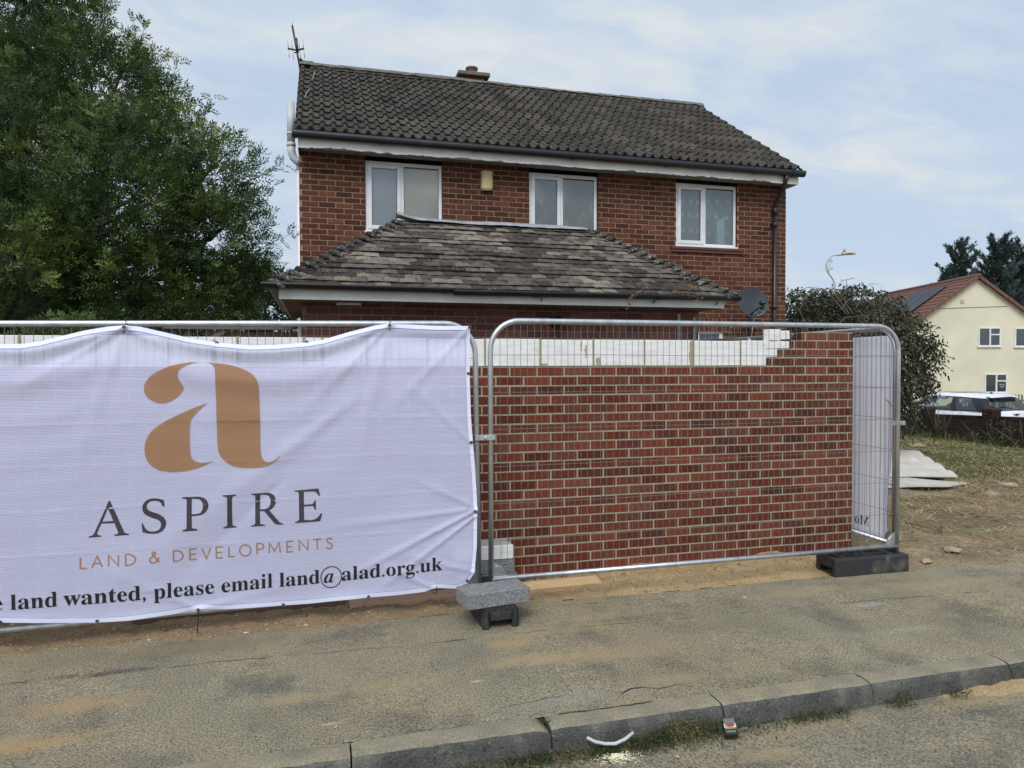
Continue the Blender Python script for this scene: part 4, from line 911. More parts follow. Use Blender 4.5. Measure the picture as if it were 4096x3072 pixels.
FOLDS = [((1905,2040),(1350,2330),.02,.016),((1905,2060),(1500,2370),.018,.014),((1905,2035),(1250,2120),.022,.010),((1890,1775),(1600,1500),.025,.010),((1905,2030),(1620,1900),.02,.010),
         ((1880,1310),(1500,1700),.03,.010),((1557,1300),(1180,1680),.03,.012),((1557,1300),(1720,1900),.035,.010),((1557,1300),(1420,1900),.04,.010),((503,1308),(60,1560),.025,.016),((503,1308),(0,1470),.02,.016),
         ((503,1308),(250,2000),.04,.008),((503,1308),(800,1460),.028,.014),((503,1308),(1000,1700),.045,.008),((1557,1300),(1150,1460),.025,.014),((1350,1650),(300,2450),.07,.012),((1735,2352),(1500,2250),.02,.012),((793,2436),(350,2250),.03,.008),((793,2436),(1200,2330),.03,.008),
         ((1900,2290),(1560,2200),.02,.008),((1100,1950),(620,2400),.05,-.008)]
TIEX = [atY(a, b, BY) for a, b in ((-330,1318),(503,1301),(1557,1293),(1880,1304))]
def by(x, z):
    y = 0
    for f in FOLDS: y += fold_line(x, z, *f)
    zt = interp(topc, x, 0, 2); zb = interp(botc, x, 0, 2)
    h = zt-z
    # swags sagging between the ties
    for a, b in zip(TIEX, TIEX[1:]):
        if a.x < x < b.x:
            u = (x-a.x)/(b.x-a.x); s_ = 4*u*(1-u)*min(1, (b.x-a.x)/1.2)
            y += s_*(.028*math.exp(-((h-.045)/.035)**2)-.014*math.exp(-((h-.12)/.05)**2)+.014*math.exp(-((h-.22)/.06)**2)+.006*math.sin(h*30)*math.exp(-h/.5))
    y += .004*math.exp(-((z-zb-.03)/.02)**2)+.01*math.exp(-((z-zb)/.05)**2)*pn(Vector((x*3, 0, 0)))
    # faint packing creases
    for k in range(5): y += .0036*math.exp(-((z-(1.36-.262*k)-.01*pn(Vector((x*1.5, k, 0))))/.005)**2)
    y += .010*pn(Vector((x*1.7, z*1.7, 2)))+.004*pn(Vector((x*5, z*4, 8)))
    y += .0012*pn(Vector((x*30, z*9, 8)))
    return BY-y
def bsurf(u, v):
    zt0 = .2+1.75*v; xr = interp(rts, interp(topc, 9, 0, 2)*v+interp(botc, .95, 0, 2)*(1-v), 2, 0)
    x = XL+(xr-XL)*u; zt = interp(topc, x, 0, 2); zb = interp(botc, x, 0, 2); z = zb+(zt-zb)*v
    return (x, by(x, z), z)
def fabric(name, col, see=.16, holes=True, sss=.25):
    m = bpy.data.materials.new(name); m.use_nodes = True; t = m.node_tree; b = t.nodes['Principled BSDF']
    tc = nd(t, 'ShaderNodeTexCoord'); b.inputs['Roughness'].default_value = .85; b.inputs['Base Color'].default_value = (*col, 1); b.inputs['Specular IOR Level'].default_value = .2
    tl = nd(t, 'ShaderNodeBsdfTranslucent'); tl.inputs[0].default_value = (*col, 1)
    mx = nd(t, 'ShaderNodeMixShader'); mx.inputs[0].default_value = sss; lk(t, b.outputs[0], mx.inputs[1]); lk(t, tl.outputs[0], mx.inputs[2])
    tr = nd(t, 'ShaderNodeBsdfTransparent'); m2 = nd(t, 'ShaderNodeMixShader'); out = t.nodes['Material Output']
    # perforated weave: rows of small round holes
    sp = nd(t, 'ShaderNodeSeparateXYZ'); lk(t, tc.outputs['Object'], sp.inputs[0])
    P = .0088
    fx = mth(t, 'MULTIPLY', mth(t, 'ADD', sp.outputs[0], sp.outputs[1]), 1/P); fz = mth(t, 'MULTIPLY', sp.outputs[2], 1/P)
    row = mth(t, 'FLOOR', fz); fx2 = mth(t, 'ADD', fx, mth(t, 'MULTIPLY', mth(t, 'MODULO', row, 2.), .5))
    dx = mth(t, 'SUBTRACT', mth(t, 'FRACT', fx2), .5); dz = mth(t, 'SUBTRACT', mth(t, 'FRACT', fz), .5)
    rr = mth(t, 'SQRT', mth(t, 'ADD', mth(t, 'MULTIPLY', dx, dx), mth(t, 'MULTIPLY', dz, dz)))
    hole = mth(t, 'MULTIPLY', mth(t, 'LESS_THAN', rr, .20), .85) if holes else None
    base = mth(t, 'MULTIPLY', 1., see)
    k = mth(t, 'MAXIMUM', hole, base) if holes else base
    lk(t, k, m2.inputs[0]); lk(t, mx.outputs[0], m2.inputs[1]); lk(t, tr.outputs[0], m2.inputs[2]); lk(t, m2.outputs[0], out.inputs[0])
    return m
fab = fabric('banner_fabric', (.72,.74,.98), .16); hem_m = fabric('banner_hem', (.76,.78,.96), .0, False, .1)
print_o = fabric('orange_print', (.43,.235,.115), .07); print_d = fabric('charcoal_print', (.045,.038,.045), .02, True, .02); print_k = fabric('black_print', (.02,.02,.022), .0, False, .0)
ban = thing('banner', 'large white mesh banner with an orange letter a and black lettering tied to the fence', 'banner', (-.4, BY, .16))
mb = MB(); mb.grid(300, 150, bsurf); mb.build('cloth', fab, ban)
# hem strips follow the edges
mb = MB()
def hemf(edge):
    def f(u, v):
        if edge == 't': x = XL+(1.0-XL+.03)*u; x = min(x, topc[-1].x); z = interp(topc, x, 0, 2)-.002-.03*v
        elif edge == 'b': x = XL+(rtc[-1].x-XL)*u; z = interp(botc, x, 0, 2)+.002+.034*v
        else:
            z = rts[0].z+(rts[-1].z-rts[0].z)*u; x = interp(rts, z, 2, 0)-.001-.03*v
        return (x, by(x, z)-.003, z)
    return f
for e in 'tbr': mb.grid(240, 2, hemf(e))
mb.build('hem', hem_m, ban)
mb = MB()   # stitched seam line beside the hem
for e in 'tbr':
    f = hemf(e); mb.tube([Vector(f(i/200, .92))+Vector((0,-.001,0)) for i in range(201)], .0009, 4)
mb.build('stitching', mat('blue_thread', (.10,.11,.22), 5), ban)
def conform(polys, holes=()):
    """fill outlines given in banner (x, z), cut them to a fine grid and lay them on the cloth"""
    bm = bmesh.new()
    for loops in polys:
        es = []
        for lp in loops:
            vs = [bm.verts.new((x, 0, z)) for x, z in lp]; es += [bm.edges.new((vs[i], vs[(i+1) % len(vs)])) for i in range(len(vs))]
        bmesh.ops.triangle_fill(bm, use_beauty=True, use_dissolve=False, edges=es, normal=(0,-1,0))
    xs_ = [v.co.x for v in bm.verts]; zs_ = [v.co.z for v in bm.verts]; st = .028
    for ax, lo, hi in (((1,0,0), min(xs_), max(xs_)), ((0,0,1), min(zs_), max(zs_))):
        c = lo+st
        while c < hi:
            bmesh.ops.bisect_plane(bm, geom=bm.verts[:]+bm.edges[:]+bm.faces[:], plane_co=(c if ax[0] else 0, 0, c if ax[2] else 0), plane_no=ax); c += st
    return bm
def put(name, polys, m, parent, d=.0016, fn=None):
    bm = conform(polys)
    for v in bm.verts: x, z = v.co.x, v.co.z; v.co = (x, by(x, z)-d, z) if fn is None else fn(x, z)
    for v in bm.verts: v.co -= parent.location
    me = bpy.data.meshes.new(name); bm.to_mesh(me); bm.free(); me.materials.append(m)
    for p in me.polygons: p.use_smooth = True
    o = bpy.data.objects.new(name, me); C.objects.link(o); o.parent = parent; return o
def zoomed(lst, sc, ox, oy): return [(lambda p: (p.x, p.z))(atY(ox+a*sc, oy+b*sc, BY)) for a, b in lst]
def smoothpoly(P, it=2):
    # gentle corner cutting that keeps sharp tips
    for _ in range(it):
        Q = []; n = len(P)
        for i in range(n):
            a, b, c = Vector(P[i-1]), Vector(P[i]), Vector(P[(i+1) % n])
            d1, d2 = (a-b), (c-b)
            if d1.length < 1e-6 or d2.length < 1e-6: continue
            if d1.normalized().dot(d2.normalized()) > -.55: Q.append(tuple(b))
            else: Q.append(tuple(b+d1*.25)); Q.append(tuple(b+d2*.25))
        P = Q
    return P
LG = (.32544, 520, 1400)
logo = [[(845,150),(760,148),(680,155),(590,172),(500,195),(420,225),(340,260),(270,305),(215,355),(180,410),(168,470),(178,530),(210,580),(260,620),(320,645),(390,655),(460,645),(530,615),(590,570),(635,520),(665,462),(630,410),(600,365),(585,310),(592,265),(620,230),(680,195),(760,165)],
 [(945,157),(1020,158),(1130,168),(1240,185),(1350,218),(1450,262),(1520,310),(1560,360),(1582,420),(1585,500),(1590,640),(1598,850),(1600,1050),(1602,1200),(1610,1290),(1635,1345),(1680,1378),(1740,1372),(1800,1338),(1855,1285),(1820,1340),(1760,1390),(1680,1425),(1590,1443),(1480,1450),(1370,1447),(1270,1428),(1190,1385),(1130,1330),(1090,1265),(1075,1190),(1068,1000),(1062,800),(1055,580),(1050,400),(1047,270),(1035,210),(1005,175)],
 [(958,648),(860,680),(760,720),(650,768),(540,820),(430,875),(330,940),(250,1010),(205,1090),(180,1170),(180,1260),(200,1340),(250,1410),(320,1460),(400,1485),(520,1498),(640,1492),(760,1470),(870,1435),(950,1400),(1020,1362),(940,1380),(870,1385),(800,1365),(755,1325),(742,1270),(738,1150),(733,1020),(738,900),(760,840),(810,775),(880,710)]]
put('logo', [[smoothpoly(zoomed(p, *LG))] for p in logo], print_o, ban, .004)
A_, B_ = (.23508, 330, 1960), (.21248, 850, 1930)
cap = [([(110,812),(112,785),(165,775),(190,750),(205,720),(435,205),(445,185),(462,185),(475,205),(710,720),(735,735),(790,745),(790,765),(540,785),(538,765),(580,750),(605,740),(605,715),(540,567),(315,578),(248,730),(248,755),(275,770),(315,778),(315,798)], [(428,312),(520,528),(335,542)], A_),
 ([(1385,170),(1400,280),(1378,282),(1362,265),(1330,215),(1290,190),(1220,182),(1150,195),(1105,235),(1090,280),(1105,325),(1150,360),(1290,405),(1380,460),(1420,520),(1427,575),(1410,640),(1360,700),(1280,738),(1190,748),(1100,740),(1020,718),(1002,575),(1028,570),(1060,640),(1100,685),(1150,705),(1210,706),(1280,690),(1325,645),(1338,590),(1325,540),(1290,510),(1130,455),(1055,410),(1022,355),(1018,290),(1040,225),(1090,175),(1150,150),(1220,140),(1300,148)], None, A_),
 ([(1697,147),(1697,122),(1990,110),(2060,125),(2120,170),(2148,235),(2145,300),(2110,365),(2050,410),(1970,432),(1865,440),(1865,630),(1880,648),(1960,662),(1958,685),(1705,703),(1705,680),(1750,665),(1775,645),(1775,185),(1765,160),(1745,150)], [(1862,150),(1930,147),(1990,155),(2035,195),(2052,260),(2045,330),(2010,385),(1950,402),(1862,408)], A_),
 ([(198,258),(200,233),(445,217),(448,240),(400,255),(375,280),(370,300),(375,790),(390,812),(450,825),(448,850),(205,868),(202,845),(250,832),(278,805),(278,300),(270,275),(245,262)], None, B_),
 ([(727,225),(728,205),(1030,190),(1110,205),(1165,245),(1193,310),(1193,380),(1165,440),(1120,490),(1072,518),(1250,730),(1280,755),(1335,770),(1333,788),(1210,790),(1170,770),(975,538),(895,540),(897,760),(915,780),(992,790),(990,810),(722,835),(722,815),(770,800),(805,775),(805,265),(795,240),(765,232)], [(900,235),(975,228),(1040,240),(1080,285),(1098,350),(1090,420),(1050,475),(985,498),(897,502)], B_),
 ([(1545,170),(1547,150),(1995,110),(2028,245),(2005,252),(1985,225),(1955,185),(1910,165),(1718,175),(1722,412),(1880,402),(1905,380),(1920,335),(1945,328),(1950,512),(1928,515),(1912,470),(1890,440),(1722,450),(1725,690),(1745,705),(1860,705),(1930,690),(1985,650),(2035,580),(2065,580),(2030,722),(2005,732),(1557,765),(1557,742),(1600,725),(1632,700),(1625,200),(1612,180),(1580,172)], None, B_)]
put('lettering', [[zoomed(o_, *s_)]+([zoomed(h_, *s_)] if h_ else []) for o_, h_, s_ in cap], print_d, ban)
def arc(cx, cy_, rx, ry, a0, a1, n=14): return [(cx+rx*math.cos(R_(a0+(a1-a0)*i/n)), cy_+ry*math.sin(R_(a0+(a1-a0)*i/n))) for i in range(n+1)]
strokes = [[(45,675),(45,765),(100,762)],[(140,757),(183,665),(225,752)],[(157,725),(212,722)],[(277,748),(275,658),(357,742),(355,655)],[(417,738),(415,650),(450,648),(485,665),(498,692),(485,720),(455,735),(417,738)],
 [(693,713),(640,655),(632,640),(645,628),(658,632),(660,645),(650,658),(620,680),(613,700),(625,717),(650,718),(675,700),(690,672)],[(810,707),(808,620),(840,617),(872,630),(886,660),(875,688),(845,703),(810,707)],
 [(995,605),(940,608),(942,695),(998,690)],[(941,650),(990,648)],[(1037,602),(1077,687),(1110,597)],[(1212,590),(1155,593),(1158,680),(1212,676)],[(1156,637),(1205,634)],[(1260,587),(1262,670),(1310,666)],arc(1395,617,46,46,0,360,24),
 [(1492,650),(1490,563),(1520,560),(1542,570),(1545,590),(1530,605),(1492,610)],[(1590,640),(1592,555),(1635,622),(1672,550),(1682,635)],[(1785,542),(1735,546),(1737,632),(1788,628)],[(1736,588),(1780,585)],[(1838,622),(1836,537),(1908,612),(1908,532)],
 [(1950,527),(2018,523)],[(1983,525),(1985,610)],[(2108,530),(2090,517),(2068,522),(2062,540),(2075,553),(2098,563),(2108,580),(2098,600),(2075,605),(2058,592)]]
def stroke_polys(pts, w):
    out = []; P = [Vector((*p, 0)) for p in pts]
    Lf = []; Rt = []
    for i, p in enumerate(P):
        a = P[i-1] if i else None; b = P[i+1] if i < len(P)-1 else None
        if i == 0 and (P[0]-P[-1]).length < 1e-4: a = P[-2]
        if i == len(P)-1 and (P[0]-P[-1]).length < 1e-4: b = P[1]
        d1 = (p-a).normalized() if a is not None else (b-p).normalized(); d2 = (b-p).normalized() if b is not None else d1
        n1 = Vector((-d1.y, d1.x, 0)); n2 = Vector((-d2.y, d2.x, 0)); nn = n1+n2
        if nn.length < .2: nn = n1
        nn.normalize(); k = min(2.2, 1/max(.3, nn.dot(n1))); Lf.append(p+nn*w/2*k); Rt.append(p-nn*w/2*k)
    for i in range(len(P)-1): out.append([[tuple(Lf[i].xy), tuple(Lf[i+1].xy), tuple(Rt[i+1].xy), tuple(Rt[i].xy)]])
    return out
sp_ = []
for s_ in strokes: sp_ += stroke_polys(zoomed(s_, .48825, 300, 1900), .0092)
put('lettering', sp_, print_o, ban, .0018)
# bottom line of text set along the measured baseline
basepx = [(-40,2446),(0,2443),(49,2440),(228,2426),(572,2399),(857,2374),(1091,2349),(1280,2334),(1515,2308),(1765,2279)]
basew = [atY(a, b, BY) for a, b in basepx]
def set_word(word, x0px, x1px, hs=1.0):
    a = atY(x0px, 2400, BY).x; b = atY(x1px, 2400, BY).x; tot = sum(GL[c][0] for c in word)-35; k = (b-a)/tot; pen = -15; out = []
    for c in word:
        adv, loops = GL[c]
        out.append([[(lambda gx, gy: (a+(pen+gx)*k, interp(basew, a+(pen+gx)*k, 0, 2)+gy*kz))(*map(float, q.split(','))) for q in lp.split()] for lp in loops]) if (kz := KZ) else None
        pen += adv
    return out
KZ = (atY(49,2379,BY).z-atY(49,2440,BY).z)/678
def split_glyph(loops):
    # 'i' and the like: separate islands become separate fills; holes stay with their outline
    def area(l): return sum(l[i-1][0]*l[i][1]-l[i][0]*l[i-1][1] for i in range(len(l)))/2
    def inside(p, l):
        c = False
        for i in range(len(l)):
            (x1, y1), (x2, y2) = l[i-1], l[i]
            if (y1 > p[1]) != (y2 > p[1]) and p[0] < (x2-x1)*(p[1]-y1)/(y2-y1)+x1: c = not c
        return c
    outer = []; hol = []
    for i, l in enumerate(loops):
        if any(j != i and inside(l[0], m_) for j, m_ in enumerate(loops)): hol.append(l)
        else: outer.append([l])
    for h in hol:
        for o_ in outer:
            if inside(h[0], o_[0]): o_.append(h); break
    return outer
polys = []
for w_, a, b in (('e', -32, 9), ('land', 39, 230), ('wanted,', 257, 586), ('please', 615, 857), ('email', 885, 1092), ('land', 1117, 1280), ('alad.org.uk', 1366, 1766)):
    for gl in set_word(w_, a, b): polys += split_glyph(gl)
# the ringed italic a of the address
cA = atY(1325, 2309, BY); k_ = KZ*1.0; adv, loops = GL['@a']
gl = [[(cA.x-.044+float(q.split(',')[0])*k_, cA.z-.036+float(q.split(',')[1])*k_) for q in lp.split()] for lp in loops]
polys += split_glyph(gl)
rw_, rh_ = .066, .070
ring = [(cA.x+rw_*math.cos(R_(a)), cA.z+rh_*math.sin(R_(a))) for a in range(-35, 291, 8)]+[(cA.x+.022, cA.z-.048),(cA.x+.045, cA.z-.045),(cA.x+.062, cA.z-.02)] if False else [(cA.x+rw_*math.cos(R_(a)), cA.z+rh_*math.sin(R_(a))) for a in range(-42, 319, 8)]
polys += stroke_polys(ring, .006)
put('lettering', polys, print_k, ban, .002)
# eyelets
eye_px = [(503,1310),(869,1372),(1227,1369),(1557,1302),(1877,1309),(1873,1494),(1883,1769),(1898,2044),(793,2438),(390,2483),(1133,2419),(1474,2386),(0,2487),(1745,2354),(1868,2322)]
for a, b in eye_px:
    p = atY(a, b, BY); y = by(p.x, p.z)-.004; mb = MB(); mb.tube([(p.x+.009*math.cos(q), y, p.z+.009*math.sin(q)) for q in [k*math.pi/5 for k in range(10)]], .0028, 5, closed=True)
    mb.lathe([(.0,0),(.006,0)], (p.x, y-.0005, p.z), (0,1,0), 8, 1)
    mb.build('eyelet', [galv_dark, dark_hole], ban)
# cable ties
def tie(lab, pts, r=.003):
    mb = MB(); mb.tube(pts, r, 5); mb.bbox(tuple(Vector(pts[1])-Vector((.005,.006,.004))), tuple(Vector(pts[1])+Vector((.005,.004,.005))), .001)
    return tag(mb.build('cable_tie', dark_hole), lab, 'cable tie', 'cable ties holding the banners')
def P_(a, b, y=BY-.012): return tuple(atY(a, b, y))
tie('black cable tie hanging the banner above the orange letter a', [P_(503,1276,4.825), P_(503,1306), P_(498,1322), P_(492,1334)])
tie('black cable tie at the banner peak near its top right corner', [P_(1561,1272,4.825), P_(1560,1302), P_(1559,1318), P_(1559,1322)])
tie('black cable tie with a long tail at the top right corner of the banner', [P_(1872,1318), P_(1878,1308), P_(1895,1290), P_(1912,1272)])
tie('black cable tie pulling the banner side to the post below the clip', [P_(1876,1771), P_(1893,1768), P_(1912,1766), P_(1927,1766)])
tie('black cable tie at the side of the banner beside the white block', [P_(1894,2040), P_(1899,2046), P_(1911,2053), P_(1918,2058)])
tie('black cable tie hanging down from the bottom edge of the banner with a long tail', [P_(793,2436), P_(793,2450), P_(792,2490), P_(789,2532)])
tie('short black cable tie on the gathered bottom edge near the grey block', [P_(1745,2346), P_(1746,2358), P_(1748,2368), P_(1742,2376)])
tie('black cable tie on the bottom rail at the left edge of the photograph', [P_(-6,2484), P_(2,2488), P_(6,2496), P_(-4,2500)])
# second banner, seen from behind on the side panel
ban2 = thing('banner', 'narrow strip of white banner seen from behind on the side fence panel', 'banner', (4.73, 5.3, .2))
SX = 4.712
def b2(u, v):
    z = .185+v*(1.955-.185); yr = 5.0+.055*(1-v)*1.0+.03*(1-v)*math.sin(v*9); y = yr+u*2.2
    return (SX+.022+.01*pn(Vector((y*3, z*2, 0)))+.012*math.sin(y*22+z*2)*math.exp(-(y-5)*1.2)*.3, y, z+.03*math.exp(-((y-5.4)/.5)**2)*(1-v)*.5)
fab2 = fabric('banner_back', (.93,.93,.99), .05, False, .25)
mb = MB(); mb.grid(60, 50, b2); mb.build('cloth', fab2, ban2)
mb = MB(); mb.grid(2, 60, lambda u, v: (b2(.0, v)[0]-.004, b2(0, v)[1]+.03*u, b2(0, v)[2])); mb.grid(40, 2, lambda u, v: (b2(u, 0)[0]-.004, b2(u, 0)[1], b2(u, 0)[2]+.03*v)); mb.build('hem', hem_m, ban2)
pol = []
ref = atX(3472, 2109, SX); k2 = (atX(3450,2072,SX).z-atX(3450,2109,SX).z)/676; pen = 0
for c in 'Mo':
    adv, loops = GL[c]
    pol += split_glyph([[(ref.y+(pen+float(q.split(',')[0]))*k2, ref.z+.006+float(q.split(',')[1])*k2) for q in lp.split()] for lp in loops]); pen += adv
put('lettering', pol, print_d, ban2, fn=lambda x, z: (SX+.012, x, z))
tie('black cable tie with a loose tail on the side banner half way up', [tuple(atX(3546,1598,SX-.01)), tuple(atX(3556,1610,SX-.01)), tuple(atX(3566,1622,SX-.01)), tuple(atX(3575,1628,SX-.02))])

# ------------------------------------------------------------ foliage
def leaf_mat(name, c0, c1, c2, rough=.55, trans=.25, attr=.8):
    m = mat(name, [(.0, c0), (.5, c1), (1., c2)], 2.0, rough, attr, bump=0, spec=.35)
    t = m.node_tree; b = t.nodes['Principled BSDF']; out = t.nodes['Material Output']
    tl = nd(t, 'ShaderNodeBsdfTranslucent'); src = b.inputs['Base Color'].links[0].from_socket; lk(t, src, tl.inputs[0])
    mx = nd(t, 'ShaderNodeMixShader'); mx.inputs[0].default_value = trans; lk(t, b.outputs[0], mx.inputs[1]); lk(t, tl.outputs[0], mx.inputs[2]); lk(t, mx.outputs[0], out.inputs[0])
    return m
def rv(): 
    while True:
        v = Vector((rnd.uniform(-1,1), rnd.uniform(-1,1), rnd.uniform(-1,1)))
        if .05 < v.length < 1: return v.normalized()
def leaf(mb, p, d, n, L, w, at):
    s = d.cross(n)
    if s.length < 1e-4: return
    s.normalize(); m_ = p+d*L*.45
    mb.add([p, m_+s*w/2, p+d*L, m_-s*w/2], [(0,1,2,3)], 0, at)
def spray(mb, p, d, L, nl, ll, lw, at, droop=.25):
    """a twig end with paired narrow leaflets"""
    side = d.cross(rv())
    if side.length < .1: side = d.cross(Vector((0,.3,1)))
    side.normalize(); n = side.cross(d)
    for i in range(nl):
        t = (i+.6)/nl; q = p+d*L*t-Vector((0,0,1))*droop*L*t*t
        for sg in (-1, 1):
            dd = (d*.75+side*sg*.9+rv()*.25-Vector((0,0,.15))).normalized()
            leaf(mb, q, dd, (n+rv()*.5).normalized(), ll*(1-.35*abs(t-.5))*rnd.uniform(.8,1.15), lw, (max(0, min(1, at[0]+rnd.uniform(-.08,.08))), at[1]))
    leaf(mb, p+d*L-Vector((0,0,1))*droop*L, d, n, ll, lw, at)
def crown(mb, lobes, dens, L=.34, nl=5, ll=.13, lw=.036, gap=-.3, seed=0, sprig=.05, up=.35, inner=.45, base=.45, spread=.5):
    for ci, (c, r) in enumerate(lobes):
        cnt = int(4*math.pi*r*r*dens)
        for k in range(cnt):
            v = rv(); inn = rnd.random() < inner
            rr = r*(rnd.uniform(.35,.8) if inn else rnd.uniform(.8,1.0))
            p = c+Vector((v.x, v.y, v.z*.92))*rr
            bump_ = pn(p*.9+Vector((seed,0,0)))+.5*pn(p*2.3); 
            if not inn:
                p = p+v*(bump_*.5*min(1.2, r))
                if pn(p*1.25+Vector((seed,5,0))) < gap: continue
            # skip what lies well inside another lobe
            if any(cj != ci and (p-c2).length < r2*.55 for cj, (c2, r2) in enumerate(lobes)): continue
            d = (v*.75+Vector((0,0,up))+rv()*spread).normalized()
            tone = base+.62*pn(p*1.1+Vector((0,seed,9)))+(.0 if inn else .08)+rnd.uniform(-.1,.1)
            spray(mb, p, d, L*rnd.uniform(.7,1.25), nl, ll, lw, (max(0,min(1,tone)), rnd.random()))
            if (not inn) and rnd.random() < sprig and v.z > -.3:
                q = p; dd = (v+Vector((0,0,.6))+rv()*.3).normalized(); tl = rnd.uniform(.3,.75)*min(1.1, r)
                mb.tube([q, q+dd*tl*.5, q+dd*tl+Vector((0,0,-.03))], [.008,.006,.003], 3, 1, cap=False)
                for j in range(4+int(tl*9)):
                    spray(mb, q+dd*tl*rnd.uniform(.1,1), (dd*.7+rv()*.7).normalized(), L*rnd.uniform(.5,.9), nl, ll*.9, lw*.9, (min(1, tone+.15), rnd.random()))
def limb(mb, pts, r0, r1, n=7, mi=0):
    P = [Vector(p) for p in pts]; Q = []; k = 4
    for a, b in zip(P, P[1:]):
        for i in range(k):
            q = a.lerp(b, i/k); Q.append(q+Vector((pn(q*1.3), pn(q*1.3+Vector((5,0,0))), 0))*.12*min(1,(b-a).length))
    Q.append(P[-1]); m_ = len(Q)
    mb.tube(Q, [r0+(r1-r0)*i/(m_-1) for i in range(m_)], n, mi)
bark = mat('bark', (.035,.03,.024), 6, .95, bump=1, bscale=30)
bark_pale = mat('twig_bark', (.12,.10,.075), 6, .9)
ash_leaf = leaf_mat('ash_leaf', (.018,.042,.014), (.052,.098,.028), (.20,.25,.06))
t_ = thing('ash_tree', 'large bushy green tree with feathery leaves filling the left of the picture', 'tree', (-6.4, 15.2, 0))
lob = [((-260,250,17),2.9),((60,60,16.5),1.7),((180,-120,16.5),1.25),((455,370,16),1.2),((280,320,16),1.5),((620,570,15.8),1.1),((810,730,15.3),1.1),((840,960,15.1),1.15),((800,1180,15),1.1),((930,1130,15.2),.75),
       ((520,800,14.6),1.7),((190,640,15.2),1.75),((-150,850,15),2.3),((250,1080,14.4),1.6),((560,1150,14.4),1.3),((-200,1200,15),2.0),((70,1060,13.8),1.45),((430,930,14.0),1.15),((100,1220,13.6),1.1)]
lobes = [(atD(*a), r) for a, r in lob]
mb = MB(); crown(mb, lobes, 50, ll=.12, lw=.032, gap=-.40, seed=3, sprig=.035, base=.42)
crownob = mb.build('crown', [ash_leaf, bark], t_, fixn=False)
mb = MB(); T0 = Vector((-6.2, 15.3, -.1)); T1 = Vector((-6.0, 15.3, 2.6)); limb(mb, [T0, (T0+T1)/2, T1], .34, .26, 12)
for c, r in lobes: 
    m1 = T1.lerp(c, .45)+Vector((0,0,.5)); limb(mb, [T1-Vector((0,0,.5)), m1, c, c+(c-T1).normalized()*r*.6+Vector((0,0,.3))], .09, .012, 7)
    for k in range(7):
        v = rv(); v.z = abs(v.z)*.7; a = m1.lerp(c, rnd.random()); limb(mb, [a, a+v*r*.5, a+v*r*.95+Vector((0,0,.25))], .024, .005, 5)
mb.build('trunk', bark, t_)
# a smaller tree behind the extension and the greenery along the back
back_leaf = leaf_mat('back_tree_leaf', (.02,.036,.018), (.04,.062,.03), (.075,.10,.045))
for nm, lab, spec in (('garden_tree', 'dull green tree seen low between the big tree and the extension roof', [((1060,1215,23),1.15),((960,1160,24),1.0),((1130,1290,23),1.0)]),
                      ('garden_tree', 'dark rounded tree low behind the big tree, left of the shelter', [((700,1300,22),1.5),((450,1320,22),1.6),((850,1270,23),1.2)]),
                      ('garden_tree', 'dark green tree behind the wall at the far left of the picture', [((100,1330,21),1.9),((-200,1300,21),2.1)])):
    L_ = [(atD(*a), r) for a, r in spec]; c0 = L_[0][0]
    t_ = thing(nm, lab, 'tree', (c0.x, c0.y, 0), 'trees behind the garden'); mb = MB(); crown(mb, L_, 30, L=.3, nl=4, ll=.15, lw=.06, gap=-.5, seed=8, sprig=.01); mb.build('crown', [back_leaf, bark], t_, fixn=False)
    mb = MB(); 
    for c, r in L_: limb(mb, [(c0.x, c0.y, -.1), (c0.x*.6+c.x*.4, c0.y, 1.0), c], .12, .04)
    mb.build('trunk', bark, t_)
# the shrub just behind the new wall
sh_leaf = leaf_mat('shrub_leaf', (.03,.06,.02), (.06,.10,.03), (.13,.18,.05))
c = atD(250,1300,7.6); t_ = thing('shrub', 'small bright leafy shrub poking up behind the new wall below the big tree', 'shrub', (c.x, c.y, 0)); mb = MB()
crown(mb, [(atD(300,1330,7.6),.19),(atD(190,1345,7.8),.17),(atD(90,1350,7.8),.1),(atD(380,1365,7.7),.12),(Vector((c.x,c.y,1.5)),.4)], 260, L=.13, nl=4, ll=.05, lw=.02, gap=-.4, sprig=.05, base=.5); mb.build('leaves', [sh_leaf, bark], t_, fixn=False)
mb = MB(); limb(mb, [(c.x, c.y, 0), (c.x, c.y, .9), (c.x+.05, c.y, 1.8)], .03, .01); mb.build('stem', bark, t_)
# weeping tree right of the house
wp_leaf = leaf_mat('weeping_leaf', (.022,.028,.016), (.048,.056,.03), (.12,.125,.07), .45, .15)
c0 = atD(3420,1480,14.4); t_ = thing('weeping_tree', 'low domed tree with drooping leafy branches right of the brick house', 'tree', (c0.x, c0.y, -.2))
def droopy(mb, lobes, dens):
    for ci, (c, r) in enumerate(lobes):
        for k in range(int(4*math.pi*r*r*dens)):
            v = rv(); inn = rnd.random() < .35; rr = r*(rnd.uniform(.4,.85) if inn else rnd.uniform(.85,1.03)); p = c+v*rr
            p = p+v*.18*pn(p*2)
            if not inn and pn(p*2.2+Vector((3,0,0))) < -.32: continue
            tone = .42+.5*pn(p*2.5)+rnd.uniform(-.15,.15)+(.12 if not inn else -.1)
            d = (v*.6+Vector((0,0,-.35 if v.z < .55 else .15))+rv()*.5).normalized(); L = rnd.uniform(.15,.34)
            for j in range(6):
                q = p+d*L*j/6-Vector((0,0,1))*L*.5*(j/6)**2
                dd = (d*.35+rv()*.75-Vector((0,0,.7))).normalized(); leaf(mb, q, dd, rv(), rnd.uniform(.06,.095), rnd.uniform(.03,.046), (max(0,min(1,tone+rnd.uniform(-.12,.12))), rnd.random()))
